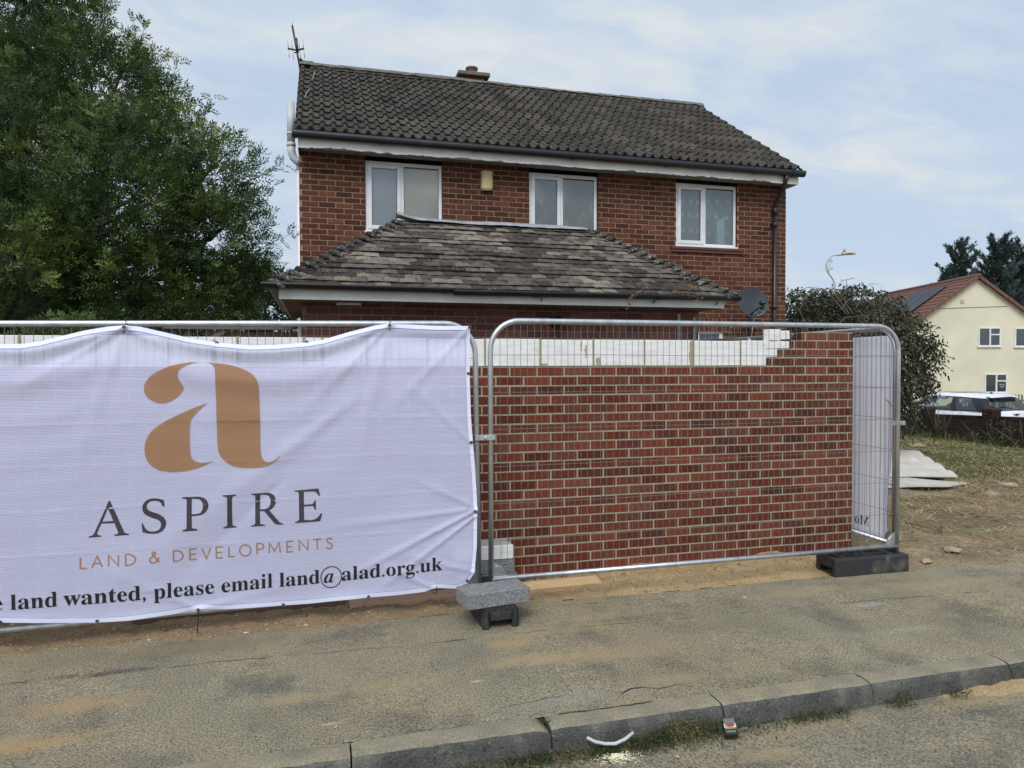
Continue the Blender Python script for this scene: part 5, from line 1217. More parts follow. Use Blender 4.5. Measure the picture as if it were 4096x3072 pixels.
mb = MB(); LB = [((3230,1370,14.6),1.0),((3400,1390,14.4),1.2),((3520,1430,14.2),1.0),((3590,1470,14.0),.62),((3220,1230,14.8),.35),((3310,1225,14.6),.42),((3400,1225,14.6),.4),((3520,1600,14.0),.6)]
LBw = [(atD(*a), r) for a, r in LB]; droopy(mb, LBw, 100)
# long hanging strands on the right
tw = MB()
for (a, b, c_, e) in (((3560,1330),(3640,1370),(3680,1440),(3690,1570)),((3600,1400),(3690,1450),(3730,1520),(3740,1590)),((3580,1500),(3640,1540),(3660,1620),(3655,1690)),((3560,1380),(3620,1420),(3650,1500),(3645,1640)),((3540,1450),(3590,1530),(3610,1620),(3605,1720)),
                      ((3560,1300),(3610,1320),(3650,1360),(3668,1420)),((3590,1440),(3670,1480),(3700,1540),(3705,1600)),((3560,1560),(3600,1600),(3620,1680),(3610,1740)),((3560,1500),(3580,1600),(3585,1700),(3580,1780)),((3640,1420),(3660,1480),(3665,1560),(3668,1650))):
    D = 13.8+rnd.uniform(-.3,.3); P = [atD(*q, D) for q in (a, b, c_, e)]; Q = []
    for i in range(13):
        u = i/12; Q.append(P[0]*(1-u)**3+P[1]*3*u*(1-u)**2+P[2]*3*u*u*(1-u)+P[3]*u**3)
    tw.tube(Q, [.009-.0006*i for i in range(13)], 4)
    for i in range(85):
        q = Q[rnd.randrange(2, 13)]+rv()*.05; tone = rnd.uniform(.25,.85); leaf(mb, q, (rv()*.6-Vector((0,0,.8))).normalized(), rv(), rnd.uniform(.055,.085), rnd.uniform(.03,.045), (tone, rnd.random()))
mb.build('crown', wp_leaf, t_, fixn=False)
limb(tw, [(c0.x, c0.y, -.3), (c0.x+.05, c0.y, .9), atD(3420,1330,14.4)], .1, .05, 8)
for pts in ([(3390,1260),(3330,1190),(3290,1155),(3230,1150),(3190,1165)],[(3400,1260),(3370,1215),(3330,1170),(3310,1155)],[(3420,1265),(3370,1190),(3345,1160),(3320,1150)],[(3360,1240),(3400,1195),(3440,1190),(3500,1220)],[(3420,1240),(3460,1180),(3490,1165)],[(3290,1157),(3240,1175),(3205,1210)],
            [(3240,1330),(3200,1240),(3220,1180),(3260,1160)],[(3340,1380),(3450,1330),(3560,1350),(3600,1450)],[(3300,1350),(3380,1270),(3480,1260),(3560,1300)],[(3200,1340),(3260,1290),(3330,1300),(3400,1350)],[(3420,1330),(3500,1290),(3580,1320),(3640,1400)]):
    limb(tw, [atD(a, b, 13.6) for a, b in pts], .014, .004, 5)
for k in range(60):
    c, r = LBw[rnd.randrange(0, 4)]; v = rv(); v.y = -abs(v.y); p = c+v*r*.95; q = p+Vector((rnd.uniform(-.4,.4), -.05, rnd.uniform(-.1,.2))); limb(tw, [p, (p+q)/2+Vector((0,0,.1)), q], .005, .003, 4)
tw.build('branches', bark_pale, t_)
# conifers behind the cream house
con_leaf = leaf_mat('cypress_leaf', (.022,.044,.042), (.04,.066,.06), (.07,.10,.085), .7, .1)  # distance haze is painted into these lighter, bluish leaf colours
def conifer(lab, cx, top, D, w, bot=1500):
    base = atD(cx, bot, D); zt = atD(cx, top, D).z; base.z = -1.2; H = zt-base.z
    t_ = thing('conifer_tree', lab, 'conifer', tuple(base), 'tall dark conifers behind the cream house'); mb = MB(); tr = MB()
    limb(tr, [base, base+Vector((0,0,H*.5)), base+Vector((0,0,H*.97))], .25, .04, 8)
    n = int(H*10)
    for i in range(n):
        h = .25+.75*(i/n); az = i*2.4+rnd.uniform(-.9,.9); Lb = w*(1.12-h)**.7*rnd.choice((.45,.7,.95,1.25))*rnd.uniform(.8,1.15)
        o = base+Vector((0,0,H*h*.96)); d = Vector((math.cos(az), math.sin(az), rnd.uniform(.25,.8))).normalized(); e = o+d*Lb
        limb(tr, [o, e], .05, .01, 4)
        m_ = int(Lb*26)
        for j in range(m_):
            uu = rnd.uniform(.1,1.0)**.75; q = o+d*Lb*uu+Vector((0,0,.25*uu*uu*Lb))+rv()*.26*(1.15-uu); dd = (d+Vector((0,0,.75))+rv()*.35).normalized(); tone = .4+.6*pn(q*.8)+rnd.uniform(-.1,.1)
            for k2 in range(5): leaf(mb, q+rv()*.1, (dd+rv()*.35).normalized(), rv(), rnd.uniform(.2,.42), rnd.uniform(.04,.08), (max(0,min(1,tone)), rnd.random()))
    mb.build('crown', con_leaf, t_, fixn=False); tr.build('trunk', bark, t_)
conifer('dark conifer with two leaning tops, left of the pair behind the cream house', 3835, 955, 56, 3.0)
conifer('tallest dark conifer rising over the cream house ridge', 3985, 945, 57, 3.4)
conifer('dark conifer at the right edge of the picture behind the cream house', 4080, 975, 58, 3.8)
conifer('short dark conifer low beside the ridge of the cream house', 3780, 1080, 55, 2.2)

# ------------------------------------------------------------ aerials, alarm box, dish
al = mat('aluminium', (.42,.43,.44), 10, .4, metal=.6)
t_ = thing('tv_aerial', 'black-masted television aerial leaning at the left end of the brick house ridge', 'aerial', tuple(atY(1205,330,12.85)))
def W_(a, b, y=12.85): return tuple(atY(a, b, y))
mb = MB(); mb.tube([W_(1208,340), W_(1198,262), W_(1185,190), W_(1169,103)], .017, 8); mb.tube([W_(1184,153),(W_(1190,210))], .022, 8); mb.tube([W_(1169,103), W_(1170,90)], .005, 5); mb.build('mast', black_pvc, t_)
mb = MB(); mb.tube([W_(1151,194), W_(1188,201), W_(1216,194)], .016, 6); mb.tube([W_(1176,211), W_(1196,207)], .012, 6); mb.tube([W_(1192,236), W_(1208,239)], .018, 6); mb.build('boom', black_pvc, t_)
for x, a, b in ((1150,158,194),(1166,161,197),(1195,161,196),(1211,157,194)):
    mb = MB(); mb.tube([W_(x,a), W_(x+3,b)], .006, 5); mb.tube([W_(x+3,b), W_(x+8,b+38)], .006, 5); mb.build('dipole', al, t_)
mb = MB(); mb.tube([tuple(atY(a, b, y)) for a, b, y in ((1259,285,12.3),(1250,320,12.0),(1243,350,11.6),(1225,375,11.3),(1216,400,11.1),(1210,430,10.8),(1195,460,10.4),(1183,490,10.1),(1178,520,9.9))], .007, 5)
tag(mb.build('aerial_cable', mat('grey_cable', (.3,.3,.29), 5)), 'thin pale cable trailing down the left end of the tiled roof', 'cable')
t_ = thing('alarm_box', 'yellowed cream alarm box on the brick wall between the left and middle upstairs windows', 'alarm', (2.36, 10.1, 4.25))
mb = MB(); m_ = mat('yellowed_plastic', (.50,.42,.20), 3, .45, spots=((2,.5,.7,(.56,.50,.32),.6),))
def ab(u, v):
    a = math.pi*u; return (2.36-.09*math.cos(a), 10.135-.075*math.sin(a)**.6, 4.285+.25*v)
mb.grid(16, 6, ab); mb.grid(12, 3, lambda u, v: (2.36-.09*math.cos(math.pi*u)*(1-.25*v), 10.135-.075*(1-.2*v)*math.sin(math.pi*u)**.6, 4.285-.028*v)); mb.add([(2.27,10.14,4.535),(2.45,10.14,4.535),(2.42,10.07,4.535),(2.30,10.07,4.535)], [(0,1,2,3)]); mb.build('cover', m_, t_)
mb = MB()
for s_ in (-1, 1):
    for k in range(4): mb.box((2.36+s_*.082-.006, 10.085, 4.44+k*.018), (2.36+s_*.082+.01, 10.12, 4.447+k*.018))
mb.build('sounder_grille', dark_hole, t_)
t_ = thing('satellite_dish', 'round dark grey satellite dish beside the right end of the extension gutter', 'satellite dish', (6.62, 10.1, 2.5))
dc = Vector((6.478, 9.72, 2.672)); da = Vector((-.10, -.93, .30)).normalized(); dish = mat('dish_grey', (.042,.048,.06), 3, .6, spec=.25, spots=((4,.5,.7,(.06,.065,.08),.5),))
mb = MB(); mb.lathe([(0,-.0),(.08,.006),(.16,.024),(.225,.05),(.25,.06),(.252,.064),(.246,.062),(.16,.03),(.08,.012),(0,.006)], dc, da, 36); mb.build('reflector', dish, t_)
mb = MB(); lnb = Vector(atY(3053,1212,9.44)); mb.tube([atY(3003,1258,9.62), atY(3025,1240,9.52), lnb+Vector((-.03,0,-.04))], .012, 8); mb.build('arm', black_pvc, t_)
mb = MB(); ld = (dc-lnb).normalized(); mb.lathe([(0,-.04),(.026,-.04),(.026,.02),(.034,.025),(.034,.055),(0,.055)], lnb, ld, 14); mb.bbox(tuple(lnb+Vector((-.02,.0,-.10))), tuple(lnb+Vector((.03,.05,-.03))), .006); mb.build('receiver', black_pvc, t_)
mb = MB(); mb.tube([(6.66,9.80,2.62),(6.72,9.98,2.56),(6.73,10.10,2.54)], .018, 8); mb.tube([(6.70,10.085,2.62),(6.70,10.085,1.2)], .017, 8); mb.build('bracket', black_pvc, t_)
mb = MB(); a = lnb; mb.tube([a+Vector((.02,.02,-.06)), a+Vector((.03,.05,-.15)), a+Vector((-.02,.1,-.19)), a+Vector((-.04,.15,-.10)), a+Vector((-.04,.2,-.3)), a+Vector((-.04,.3,-.8))], .0055, 5); mb.build('cable', upvc, t_)
# dry weeds in the extension gutter
dry = leaf_mat('dead_leaf', (.16,.09,.035), (.30,.19,.08), (.46,.32,.15), .8, .2)
for lab, stems in (('dead brown weed hanging out of the extension gutter, left of two', [[(2600,1140),(2560,1162),(2530,1180)],[(2545,1172),(2520,1190),(2518,1232)]]),
                   ('dead brown weed growing in the extension gutter by the right hip, right of two', [[(2745,1180),(2742,1120),(2720,1062)],[(2745,1180),(2765,1140),(2785,1150)],[(2745,1178),(2715,1165),(2690,1152)],[(2745,1178),(2790,1190),(2810,1197)]])):
    mb = MB(); lf = MB()
    for s_ in stems:
        P = [atY(a, b, EF-.06) for a, b in s_]; mb.tube(P, [.004,.003,.002], 4)
        for k in range(34 if s_[-1] != (2720,1062) and s_[-1] != (2810,1197) else 9):
            u = rnd.random(); q = P[0].lerp(P[1], u*2) if u < .5 else P[1].lerp(P[2], u*2-1); leaf(lf, q+rv()*.012, (rv()-Vector((0,0,.5))).normalized(), rv(), rnd.uniform(.025,.05), rnd.uniform(.01,.02), (rnd.random(), rnd.random()))
    t_ = thing('dead_weed', lab, 'weed', tuple(P[0]), 'dead weeds in the gutter'); mb.build('stem', bark_pale, t_); lf.build('leaves', dry, t_, fixn=False)
# timber shelter behind the wall
t_ = thing('timber_shelter', 'low timber lean-to with a tan sheet seen over the wall left of the extension', 'shelter', (-1.4, 9.2, 0))
mb = MB(); mb.bbox((-1.75, 9.0, 2.15), (-.30, 9.06, 2.215), .004); mb.bbox((-1.75, 9.0, 2.217), (-.28, 10.1, 2.235), .004); mb.build('roof_boards', mat('grey_board', (.14,.13,.12), 4, .9), t_)
mb = MB(); mb.grid(20, 6, lambda u, v: (-1.35+1.1*u, 9.12+.03*math.sin(v*9), 1.3+.83*v+.01*math.sin(u*20))); mb.build('tan_sheet', tan_sheet, t_)
for x in (-1.66, -1.50): mb = MB(); mb.bbox((x-.04, 9.07, 0), (x+.04, 9.12, 2.21), .004); mb.build('post', dark_timber, t_)
mb = MB(); mb.prism([(-1.50,9.03,1.90),(-1.42,9.03,1.90),(-.98,9.03,2.18),(-1.06,9.03,2.19)], (0,.04,0)); mb.build('brace', dark_timber, t_)
mb = MB(); mb.bbox((-.255, 9.0, 0), (-.215, 9.05, 2.21), .004); mb.build('white_post', upvc, t_)

# ------------------------------------------------------------ ground on the right: sheets, stones, grass
sheet_m = mat('pale_cement_sheet', (.50,.47,.42), 3, .95, spots=((5,.55,.7,(.36,.33,.28),.6),(1.2,.55,.7,(.62,.60,.56),.5),(25,.66,.73,(.2,.17,.13),.6)), bump=.6, bscale=60)
def sheet(lab, cor, waves, h0_, h1_, amp, zig=0, mi=sheet_m, th=.018):
    A, B, Cc, D_ = [Vector(c) for c in cor]; mb = MB(); nu, nv = 40, 80
    def f(u, v, o=0.):
        l = A.lerp(D_, v); r = B.lerp(Cc, v); zg = zig*(.5-((v*waves+.2) % 1)) if zig else 0
        p = l.lerp(r, u); p = p+(B-A).normalized()*zg*u; ph = (v*waves+.2) % 1
        z = gz(p.x)+h0_+(h1_-h0_)*v+amp*(.5-.5*math.cos(2*math.pi*ph))*(1 if ph < .7 else 1)+.012*pn(Vector((p.x*1.5, p.y*1.5, 0)))
        return (p.x, p.y, z+o)
    mb.grid(nu, nv, lambda u, v: f(u, v)); mb.grid(nu, nv, lambda u, v: f(u, v, -th))
    for e in (0, 1):
        mb.grid(1, nv, lambda u, v: f(e, v, -th*u)); mb.grid(nu, 1, lambda u, v: f(u, e, -th*v))
    o = mb.build('cement_sheet', mi); return tag(o, lab, 'sheet', 'pale sheets lying on the soil')
def gp(a, b, h): q = atZ(a, b, h-.08); return (q.x, q.y, 0)
sheet('large pale wavy sheet with a stepped edge lying on the soil beyond the fence post', (gp(3440,1912,.03),gp(3818,1902,.03),gp(3652,1783,.14),gp(3440,1783,.14)), 4, .05, .14, .085, .2)
sheet('flat pale sheet edge sticking out under the front of the wavy sheet', (gp(3440,1962,-.0),gp(3800,1945,-.0),gp(3880,1927,.01),gp(3440,1900,.01)), .01, .045, .05, 0, 0)
mb = MB(); mb.grid(6, 6, lambda u, v: (7.55+.16*u*(1-v), 8.0+.45*v+.1*u, gz(7.6)+.13+.02*math.sin(u*5+v*3))); tag(mb.build('tarpaulin_corner', mat('blue_tarp', (.05,.14,.35), 4, .5)), 'small corner of blue tarpaulin beside the pale sheets', 'tarpaulin')
stone_m = mat('field_stone', (.33,.29,.22), 8, .95, spots=((6,.55,.7,(.2,.16,.11),.6),), bump=.8, bscale=30)
def stone(lab, px, py, s, m=stone_m, name='stone'):
    p = atZ(px, py, -.12 if px < 3500 and py > 2900 else gz(7)); p = atZ(px, py, gz(p.x) if px > 3500 else p.z); bm = bmesh.new(); bmesh.ops.create_icosphere(bm, subdivisions=2, radius=1)
    sd = rnd.uniform(0, 50)
    for v in bm.verts: k = 1+.28*pn(v.co*1.4+Vector((sd,0,0))); v.co = Vector((v.co.x*s*k, v.co.y*s*.7*k, max(-.1, v.co.z)*s*.42*k))
    me = bpy.data.meshes.new(name); bm.to_mesh(me); bm.free(); me.materials.append(m); o = bpy.data.objects.new(name, me); C.objects.link(o); o.location = (p.x, p.y, p.z+.005); o.rotation_euler.z = rnd.uniform(0, 3)
    o['label'] = lab; o['category'] = 'stone'; o['group'] = 'stones lying on the bare soil'; return o
for lab, a, b, s in (('flat grey stone close to the foot of the right-hand fence post, upper of two', 3621, 2097, .085), ('small pale stone just below the grey one beside the fence post', 3640, 2113, .06),
                     ('largest flat pale stone on the soil right of the fence foot', 3810, 2203, .085), ('flat brown stone between the fence foot and the largest stone', 3707, 2248, .06), ('small orange-brown stone on the soil near the right edge, lowest there', 3925, 2165, .04),
                     ('pale stone at the right edge of the picture beyond the straw', 4032, 1946, .14), ('pale stone among the straw below the grass patch', 3962, 1980, .12), ('orange broken brick piece in the straw right of the fence', 3908, 2038, .10)):
    stone(lab, a, b, s, mat('broken_brick', (.42,.22,.11), 6, .9) if 'orange' in lab else stone_m)
o = stone('crumpled brown card lying just behind the pale wavy sheet', 3665, 1786, .2, mat('brown_card', (.27,.2,.14), 6, .9), 'card'); o['category'] = 'card'; del o['group']
grass_m = leaf_mat('grass_blade', (.05,.10,.022), (.13,.15,.045), (.36,.29,.14), .8, .2, .97)
def inview(x, y, m=120):
    v = Vector((x, y, -.1-CH)); D = v.dot(vf)
    if D < .5: return False
    px = 2048+CF*v.dot(vr)/D; return 3480-m < px < 4096+500
mb = MB()
def blade(x, y, z, h, w, lean, tone, az=None):
    az = rnd.uniform(0, 6.3) if az is None else az; d = Vector((math.cos(az), math.sin(az), 0)); s = Vector((-d.y, d.x, 0))*w; b = Vector((x, y, z)); m_ = b+d*lean*h*.35+Vector((0,0,h*.6)); t = b+d*lean*h+Vector((0,0,h*(1-.3*lean)))
    mb.add([b-s, b+s, m_+s*.7, m_-s*.7, t], [(0,1,2,3),(3,2,4)], 0, (max(0,min(1,tone)), rnd.random()))
n = 0
while n < 15000:
    x = rnd.uniform(5.2, 17.5); y = rnd.uniform(6, 17.5)
    if not inview(x, y) or x > 16.4: continue
    g1 = pn(Vector((x*.55, y*.55, 3)))+.5*pn(Vector((x*1.6, y*1.6, 3))); far = min(1, max(0, (y+x*.35-10.5)/3.5))
    if rnd.random() > far*(.35+max(0, g1+.2)*1.3): continue
    if 6.4 < x < 9.3+(y-8.7)*.72 and 7.8 < y < 12.1 and x > 6.4+(y-8.2)*.5: continue
    n += 1; green = g1 > -.12
    blade(x, y, gz(x)-.01, rnd.uniform(.03,.11)*(1.1 if green else .8), .0035+.0004*y, rnd.uniform(.5,1.6), rnd.uniform(.0,.42) if green else rnd.uniform(.35,.95))
for cx, cy_, sp, cnt in ((12.3,11.2,.9,4200),(13.6,13.0,1.0,2600),(11.2,12.8,.7,1600),(14.2,15.6,.9,1200)):
    for k in range(cnt):
        x = cx+rnd.gauss(0,sp); y = cy_+rnd.gauss(0,sp*.7)
        if pn(Vector((x*1.8, y*1.8, 77))) < -.12: continue
        blade(x, y, gz(x)-.01, rnd.uniform(.04,.13), .0075, rnd.uniform(.5,1.5), rnd.uniform(.05,.45))
for cx, cy_ in ((16.2,14.3),(16.1,16.0),(16.3,13.0),(15.9,17.0),(16.2,15.2)):
    for k in range(80): blade(cx+rnd.gauss(0,.25), cy_+rnd.gauss(0,.4), gz(16)-.01, rnd.uniform(.1,.38), .006, rnd.uniform(.2,1.2), rnd.uniform(.1,.8))
struct(mb.build('grass', grass_m, fixn=False), 'stuff')
straw_m = leaf_mat('straw', (.14,.10,.045), (.31,.235,.115), (.56,.45,.25), .85, .1, .97)
mb = MB(); n = 0
while n < 30000:
    x = rnd.uniform(4.8, 16.3); y = rnd.uniform(5.0, 17)
    if not inview(x, y): continue
    g1 = pn(Vector((x*.9, y*.9, 13)))+.6*pn(Vector((x*3, y*3, 3)))
    if rnd.random() > .4+max(0, g1)*2.2: continue
    if y < 6.2 and rnd.random() < .6: continue
    if 6.4 < x < 9.3+(y-8.7)*.72 and 7.8 < y < 12.1 and x > 6.4+(y-8.2)*.5: continue
    n += 1; L = rnd.uniform(.05,.22); az = rnd.uniform(0, 6.3); p = Vector((x, y, gz(x)+rnd.uniform(.015,.05))); d = Vector((math.cos(az), math.sin(az), rnd.uniform(-.12,.25))); s = Vector((-d.y, d.x, 0))*(.0015+.0003*y)
    e = p+d*L; m_ = (p+e)/2+rv()*.012; mb.add([p-s, p+s, m_+s, m_-s, e+s*.5, e-s*.5], [(0,1,2,3),(3,2,4,5)], 0, (rnd.random()**1.3, rnd.random()))
for k in range(1400):
    x = rnd.uniform(4.9, 12); y = rnd.uniform(5.2, 11)
    if not inview(x, y): continue
    if pn(Vector((x*1.3, y*1.3, 40))) < 0: continue
    az = rnd.uniform(0, 6.3); p = Vector((x, y, gz(x)+rnd.uniform(.01,.04))); d = Vector((math.cos(az), math.sin(az), rnd.uniform(-.05,.3)))*rnd.uniform(.05,.25); s = Vector((-d.y, d.x, 0)).normalized()*rnd.uniform(.003,.008)
    mb.add([p-s, p+s, p+d+s*.4, p+d-s*.4], [(0,1,2,3)], 1, (.1, .3))
struct(mb.build('straw', [straw_m, mat('dark_litter', (.06,.045,.03), 5, .95)], fixn=False), 'stuff')
mb = MB(); n = 0   # crumbs and pebbles on soil, sand and pavement
def crumb(p, s, tone):
    vs = [Vector((p[0]+a*s*rnd.uniform(.6,1.2), p[1]+b*s*rnd.uniform(.6,1.2), p[2]+c*s*rnd.uniform(.4,.9))) for a, b, c in ((1,0,0),(0,1,0),(-1,0,0),(0,-1,0),(0,0,1),(0,0,-.5))]
    mb.add(vs, [(0,1,4),(1,2,4),(2,3,4),(3,0,4),(1,0,5),(2,1,5),(3,2,5),(0,3,5)], 0, (tone, rnd.random()))
for k in range(4200):
    x = rnd.uniform(4.7, 12); y = 4.8+rnd.random()**1.5*6
    if inview(x, y): crumb((x, y, gz(x)+.01+.02*rnd.random()), rnd.uniform(.003,.009)*(1+.08*y), rnd.random())
for k in range(2600):
    x = rnd.uniform(-2.6, 4.9); y = rnd.uniform(4.62, 5.36); z = sh(x, y)
    if z > -.005: crumb((x, y, z), abs(rnd.gauss(0,.006))+.002, rnd.random())
for k in range(1500): x = rnd.uniform(-3, 6); y = rnd.uniform(3.15, 4.8); crumb((x, y, pzf(x, y)), abs(rnd.gauss(0,.0022))+.0012, rnd.random()**.5)
for k in range(1200): x = rnd.uniform(.2, 6); y = 3.09-abs(rnd.gauss(0,.14)); crumb((x, y, gz(x)-.119), abs(rnd.gauss(0,.004))+.0015, rnd.random())
struct(mb.build('gravel', mat('crumbs', [(.0,(.09,.065,.04)),(.5,(.20,.155,.095)),(1,(.40,.34,.24))], 5, .95, .9), fixn=False), 'stuff')
# weeds growing in the gutter of the road
weed_m = leaf_mat('gutter_weed', (.03,.045,.015), (.07,.085,.03), (.20,.16,.08), .7, .2, .95)
mb = MB()
for k in range(4300):
    u = rnd.random(); x = rnd.choice((rnd.gauss(1.72,.13), rnd.gauss(1.3,.26), rnd.gauss(.95,.22), rnd.gauss(1.55,.18), rnd.uniform(.4,2.6)))
    d_ = abs(rnd.gauss(0,.045)); y = 3.098-d_; hmax = .075*math.exp(-((x-1.72)/.2)**2)+.03+.012*pn(Vector((x*6,0,0)))
    z = -.12+rnd.random()*hmax*max(.1, 1-d_*7)
    tone = rnd.uniform(0,.6) if pn(Vector((x*5, 2, 0))) > -.02 else rnd.uniform(.45,1)
    leaf(mb, Vector((x, y, z)), (rv()+Vector((0,-.3,.5))).normalized(), rv(), rnd.uniform(.008,.022), rnd.uniform(.005,.011), (tone, rnd.random()))
for cx in (3.02, 2.95, 3.35, 4.2, 4.35, 2.35, 2.45, 2.6):
    for k in range(110): leaf(mb, Vector((cx+rnd.gauss(0,.035), 3.07+rnd.gauss(0,.02), gz(cx)-.115+rnd.random()*.05*(1.4 if cx == 3.02 else .6))), (rv()+Vector((0,0,.7))).normalized(), rv(), rnd.uniform(.01,.03), rnd.uniform(.003,.008), (rnd.uniform(0,.6), rnd.random()))
for k in range(60): leaf(mb, Vector((1.01+rnd.gauss(0,.012), 3.2+rnd.gauss(0,.015), .0)), (rv()+Vector((0,0,.5))).normalized(), rv(), .012, .006, (rnd.uniform(0,.4), rnd.random()))
for k in range(26):
    x = rnd.uniform(.8, 2.0); p = Vector((x, 3.09, -.11)); e = p+Vector((rnd.uniform(-.08,.08), -.01, rnd.uniform(.03,.09))); mb.tube([p, (p+e)/2+rv()*.008, e], .0009, 3, 1)
struct(mb.build('weeds', [weed_m, bark_pale], fixn=False), 'stuff')
mb = MB()
for k in range(500):
    an = rnd.uniform(0, 6.3); r_ = abs(rnd.gauss(0,.045)); crumb((1.307+math.cos(an)*r_*1.4, 3.012+math.sin(an)*r_*.6, -.119+max(0,.012-r_*.12)), rnd.uniform(.002,.006), 1)
struct(mb.build('mortar_powder', mat('cream_powder', (.70,.64,.45), 5, .95), fixn=False), 'stuff')
# litter by the kerb
t_ = thing('cigarette_packet', 'crushed cigarette packet with a warning picture lying in the gutter', 'packet', (1.93, 3.06, -.12))
pa, pb, pc, pd = Vector((1.868,3.0,-.085)), Vector((1.934,2.988,-.085)), Vector((1.975,3.09,-.055)), Vector((1.915,3.10,-.058))
dn = Vector((.005,.012,-.024)); mb = MB(); k_ = .42
def pk(u, v, o=0): return pa.lerp(pb, u).lerp(pd.lerp(pc, u), v)+Vector((0,0,o))
black_card = mat('black_card', (.012,.014,.013), 4, .35); white_card = mat('white_card', (.6,.58,.56), 4, .5); red_pic = mat('picture_red', (.22,.06,.05), 20, .4, spots=((30,.5,.6,(.45,.2,.15),.6),)); grey_card = mat('grey_card', (.14,.15,.14), 6, .4); yel = mat('yellow_band', (.62,.5,.05), 4, .5)
q = [pk(0,0),pk(1,0),pk(1,1),pk(0,1)]; mb.add(q+[v+dn for v in q], [(0,1,2,3),(7,6,5,4),(0,4,5,1),(1,5,6,2),(2,6,7,3),(3,7,4,0)]); mb.build('box', black_card, t_)
def patch(name, u0, u1, v0, v1, m, o=.0008): mb = MB(); mb.add([pk(u0,v0,o),pk(u1,v0,o),pk(u1,v1,o),pk(u0,v1,o)], [(0,1,2,3)]); return mb.build(name, m, t_)
patch('picture', .04,.97,.42,.66, white_card); patch('yellow_band', .1,.97,.355,.385, yel)
mb = MB(); P = [pk(.5+.40*math.cos(a), .57+.13*math.sin(a), .0014) for a in [k*math.pi/10 for k in range(21)]]; mb.add(P, [tuple(range(20))]); mb.build('picture_detail', red_pic, t_)
patch('lid_picture', .05,.93,.68,.97, grey_card); patch('picture', .15,.55,.47,.52, red_pic, .0016)
cu = bpy.data.curves.new('t', 'FONT'); cu.body = 'Smoking damages\nyour teeth and gums'; cu.size = .0085; cu.align_x = 'CENTER'; cu.space_line = .95
o = bpy.data.objects.new('t', cu); C.objects.link(o); bpy.context.view_layer.update(); me = bpy.data.meshes.new_from_object(o); bpy.data.objects.remove(o)
ex = (pa-pb).normalized(); ey = -(pd-pa).normalized(); oc = pk(.5,.17,.0012)+ey*.0
for v in me.vertices: v.co = oc+ex*v.co.x*.72+ey*(v.co.y)-t_.location
me.materials.clear(); me.materials.append(white_card); o = bpy.data.objects.new('lettering', me); C.objects.link(o); o.parent = t_
mb = MB(); mb.tube([atZ(2347,2950,-.045), atZ(2380,2967,-.06), atZ(2420,2975,-.068), atZ(2460,2975,-.07), atZ(2500,2957,-.058), atZ(2533,2930,-.038)], .008, 8)
tag(mb.build('plastic_strip', mat('pale_plastic', (.45,.47,.46), 8, .5)), 'curved pale plastic strip lying in the weeds against the kerb', 'strip')
mb = MB(); a = atZ(975,2535,.0); mb.tube([a+Vector((0,0,.006)), a+Vector((.028,.0,.006))], .004, 8, 1); mb.tube([a+Vector((.028,0,.006)), a+Vector((.04,.001,.006))], .0041, 8, 0); tag(mb.build('cigarette_end', [mat('cork_tip',(.5,.25,.1),5), white_card]), 'cigarette end on the soil edge below the banner', 'cigarette')
for lab, a, b, s in (('small pale pebble in the gutter left of the packet', 2683, 2979, .012), ('pale chip of stone on the road near the powder', 2710, 3026, .014), ('small white chip on the pavement in front of the right-hand fence', 2978, 2390, .012), ('yellow lump of mortar at the pavement edge above the kerb', 1345, 2906, .014)):
    o = stone(lab, a, b, s, white_card if 'white' in lab else stone_m, 'chip'); o['group'] = 'small chips on the road and pavement'
    o.location = atZ(a, b, -.118 if b > 2950 else .002)

# ------------------------------------------------------------ low garden wall
dk_brick = mat('dark_old_brick', [(.0,(.016,.011,.010)),(.5,(.03,.019,.016)),(1,(.055,.032,.025))], 8, .95, .6, spec=.15, spots=((6,.55,.7,(.025,.032,.015),.6),), bump=.8, bscale=40)
t_ = thing('garden_wall', 'low dark brick garden wall with square piers in front of the parked car', 'wall', (16.6, 15, -.5))
mb = MB(); z0 = -.45
def slope(o):
    for v in o.data.vertices: v.co.z -= (v.co.y+t_.location.y-15.3)*.033
brickwork(mb, (16.6, 8, z0), (0,1,0), (-1,0,0), range(0, 10), lambda k: [(0, 14)], bl=.225); mb.box((16.605, 8, z0-.3), (16.82, 22, z0+.745), 0, (.3,.4))
for i in range(120): mb.bbox((16.59, 8+i*.1167, z0+.75), (16.83, 8+i*.1167+.107, z0+.82), .006, 0, (rnd.random(), rnd.random()))
slope(mb.build('brickwork', [dk_brick, mat('dark_mortar', (.045,.04,.033), 5, .95)], t_, fixn=False))
for y in (16.42, 14.42, 12.4, 18.4):
    mb = MB(); mb.bbox((16.53, y-.15, z0-.3), (16.83, y+.15, z0+.94), .008, 0, (.5,.3))
    for k in range(1):
        for j in range(2): mb.bbox((16.52, y-.16+j*.165, z0+.94), (16.84, y-.16+j*.165+.155, z0+1.02), .006, 0, (rnd.uniform(.9,1), .9))
    slope(mb.build('pier', dk_brick, t_))
br_leaf = leaf_mat('bramble_leaf', (.018,.03,.01), (.04,.06,.02), (.10,.12,.05), .5, .2)
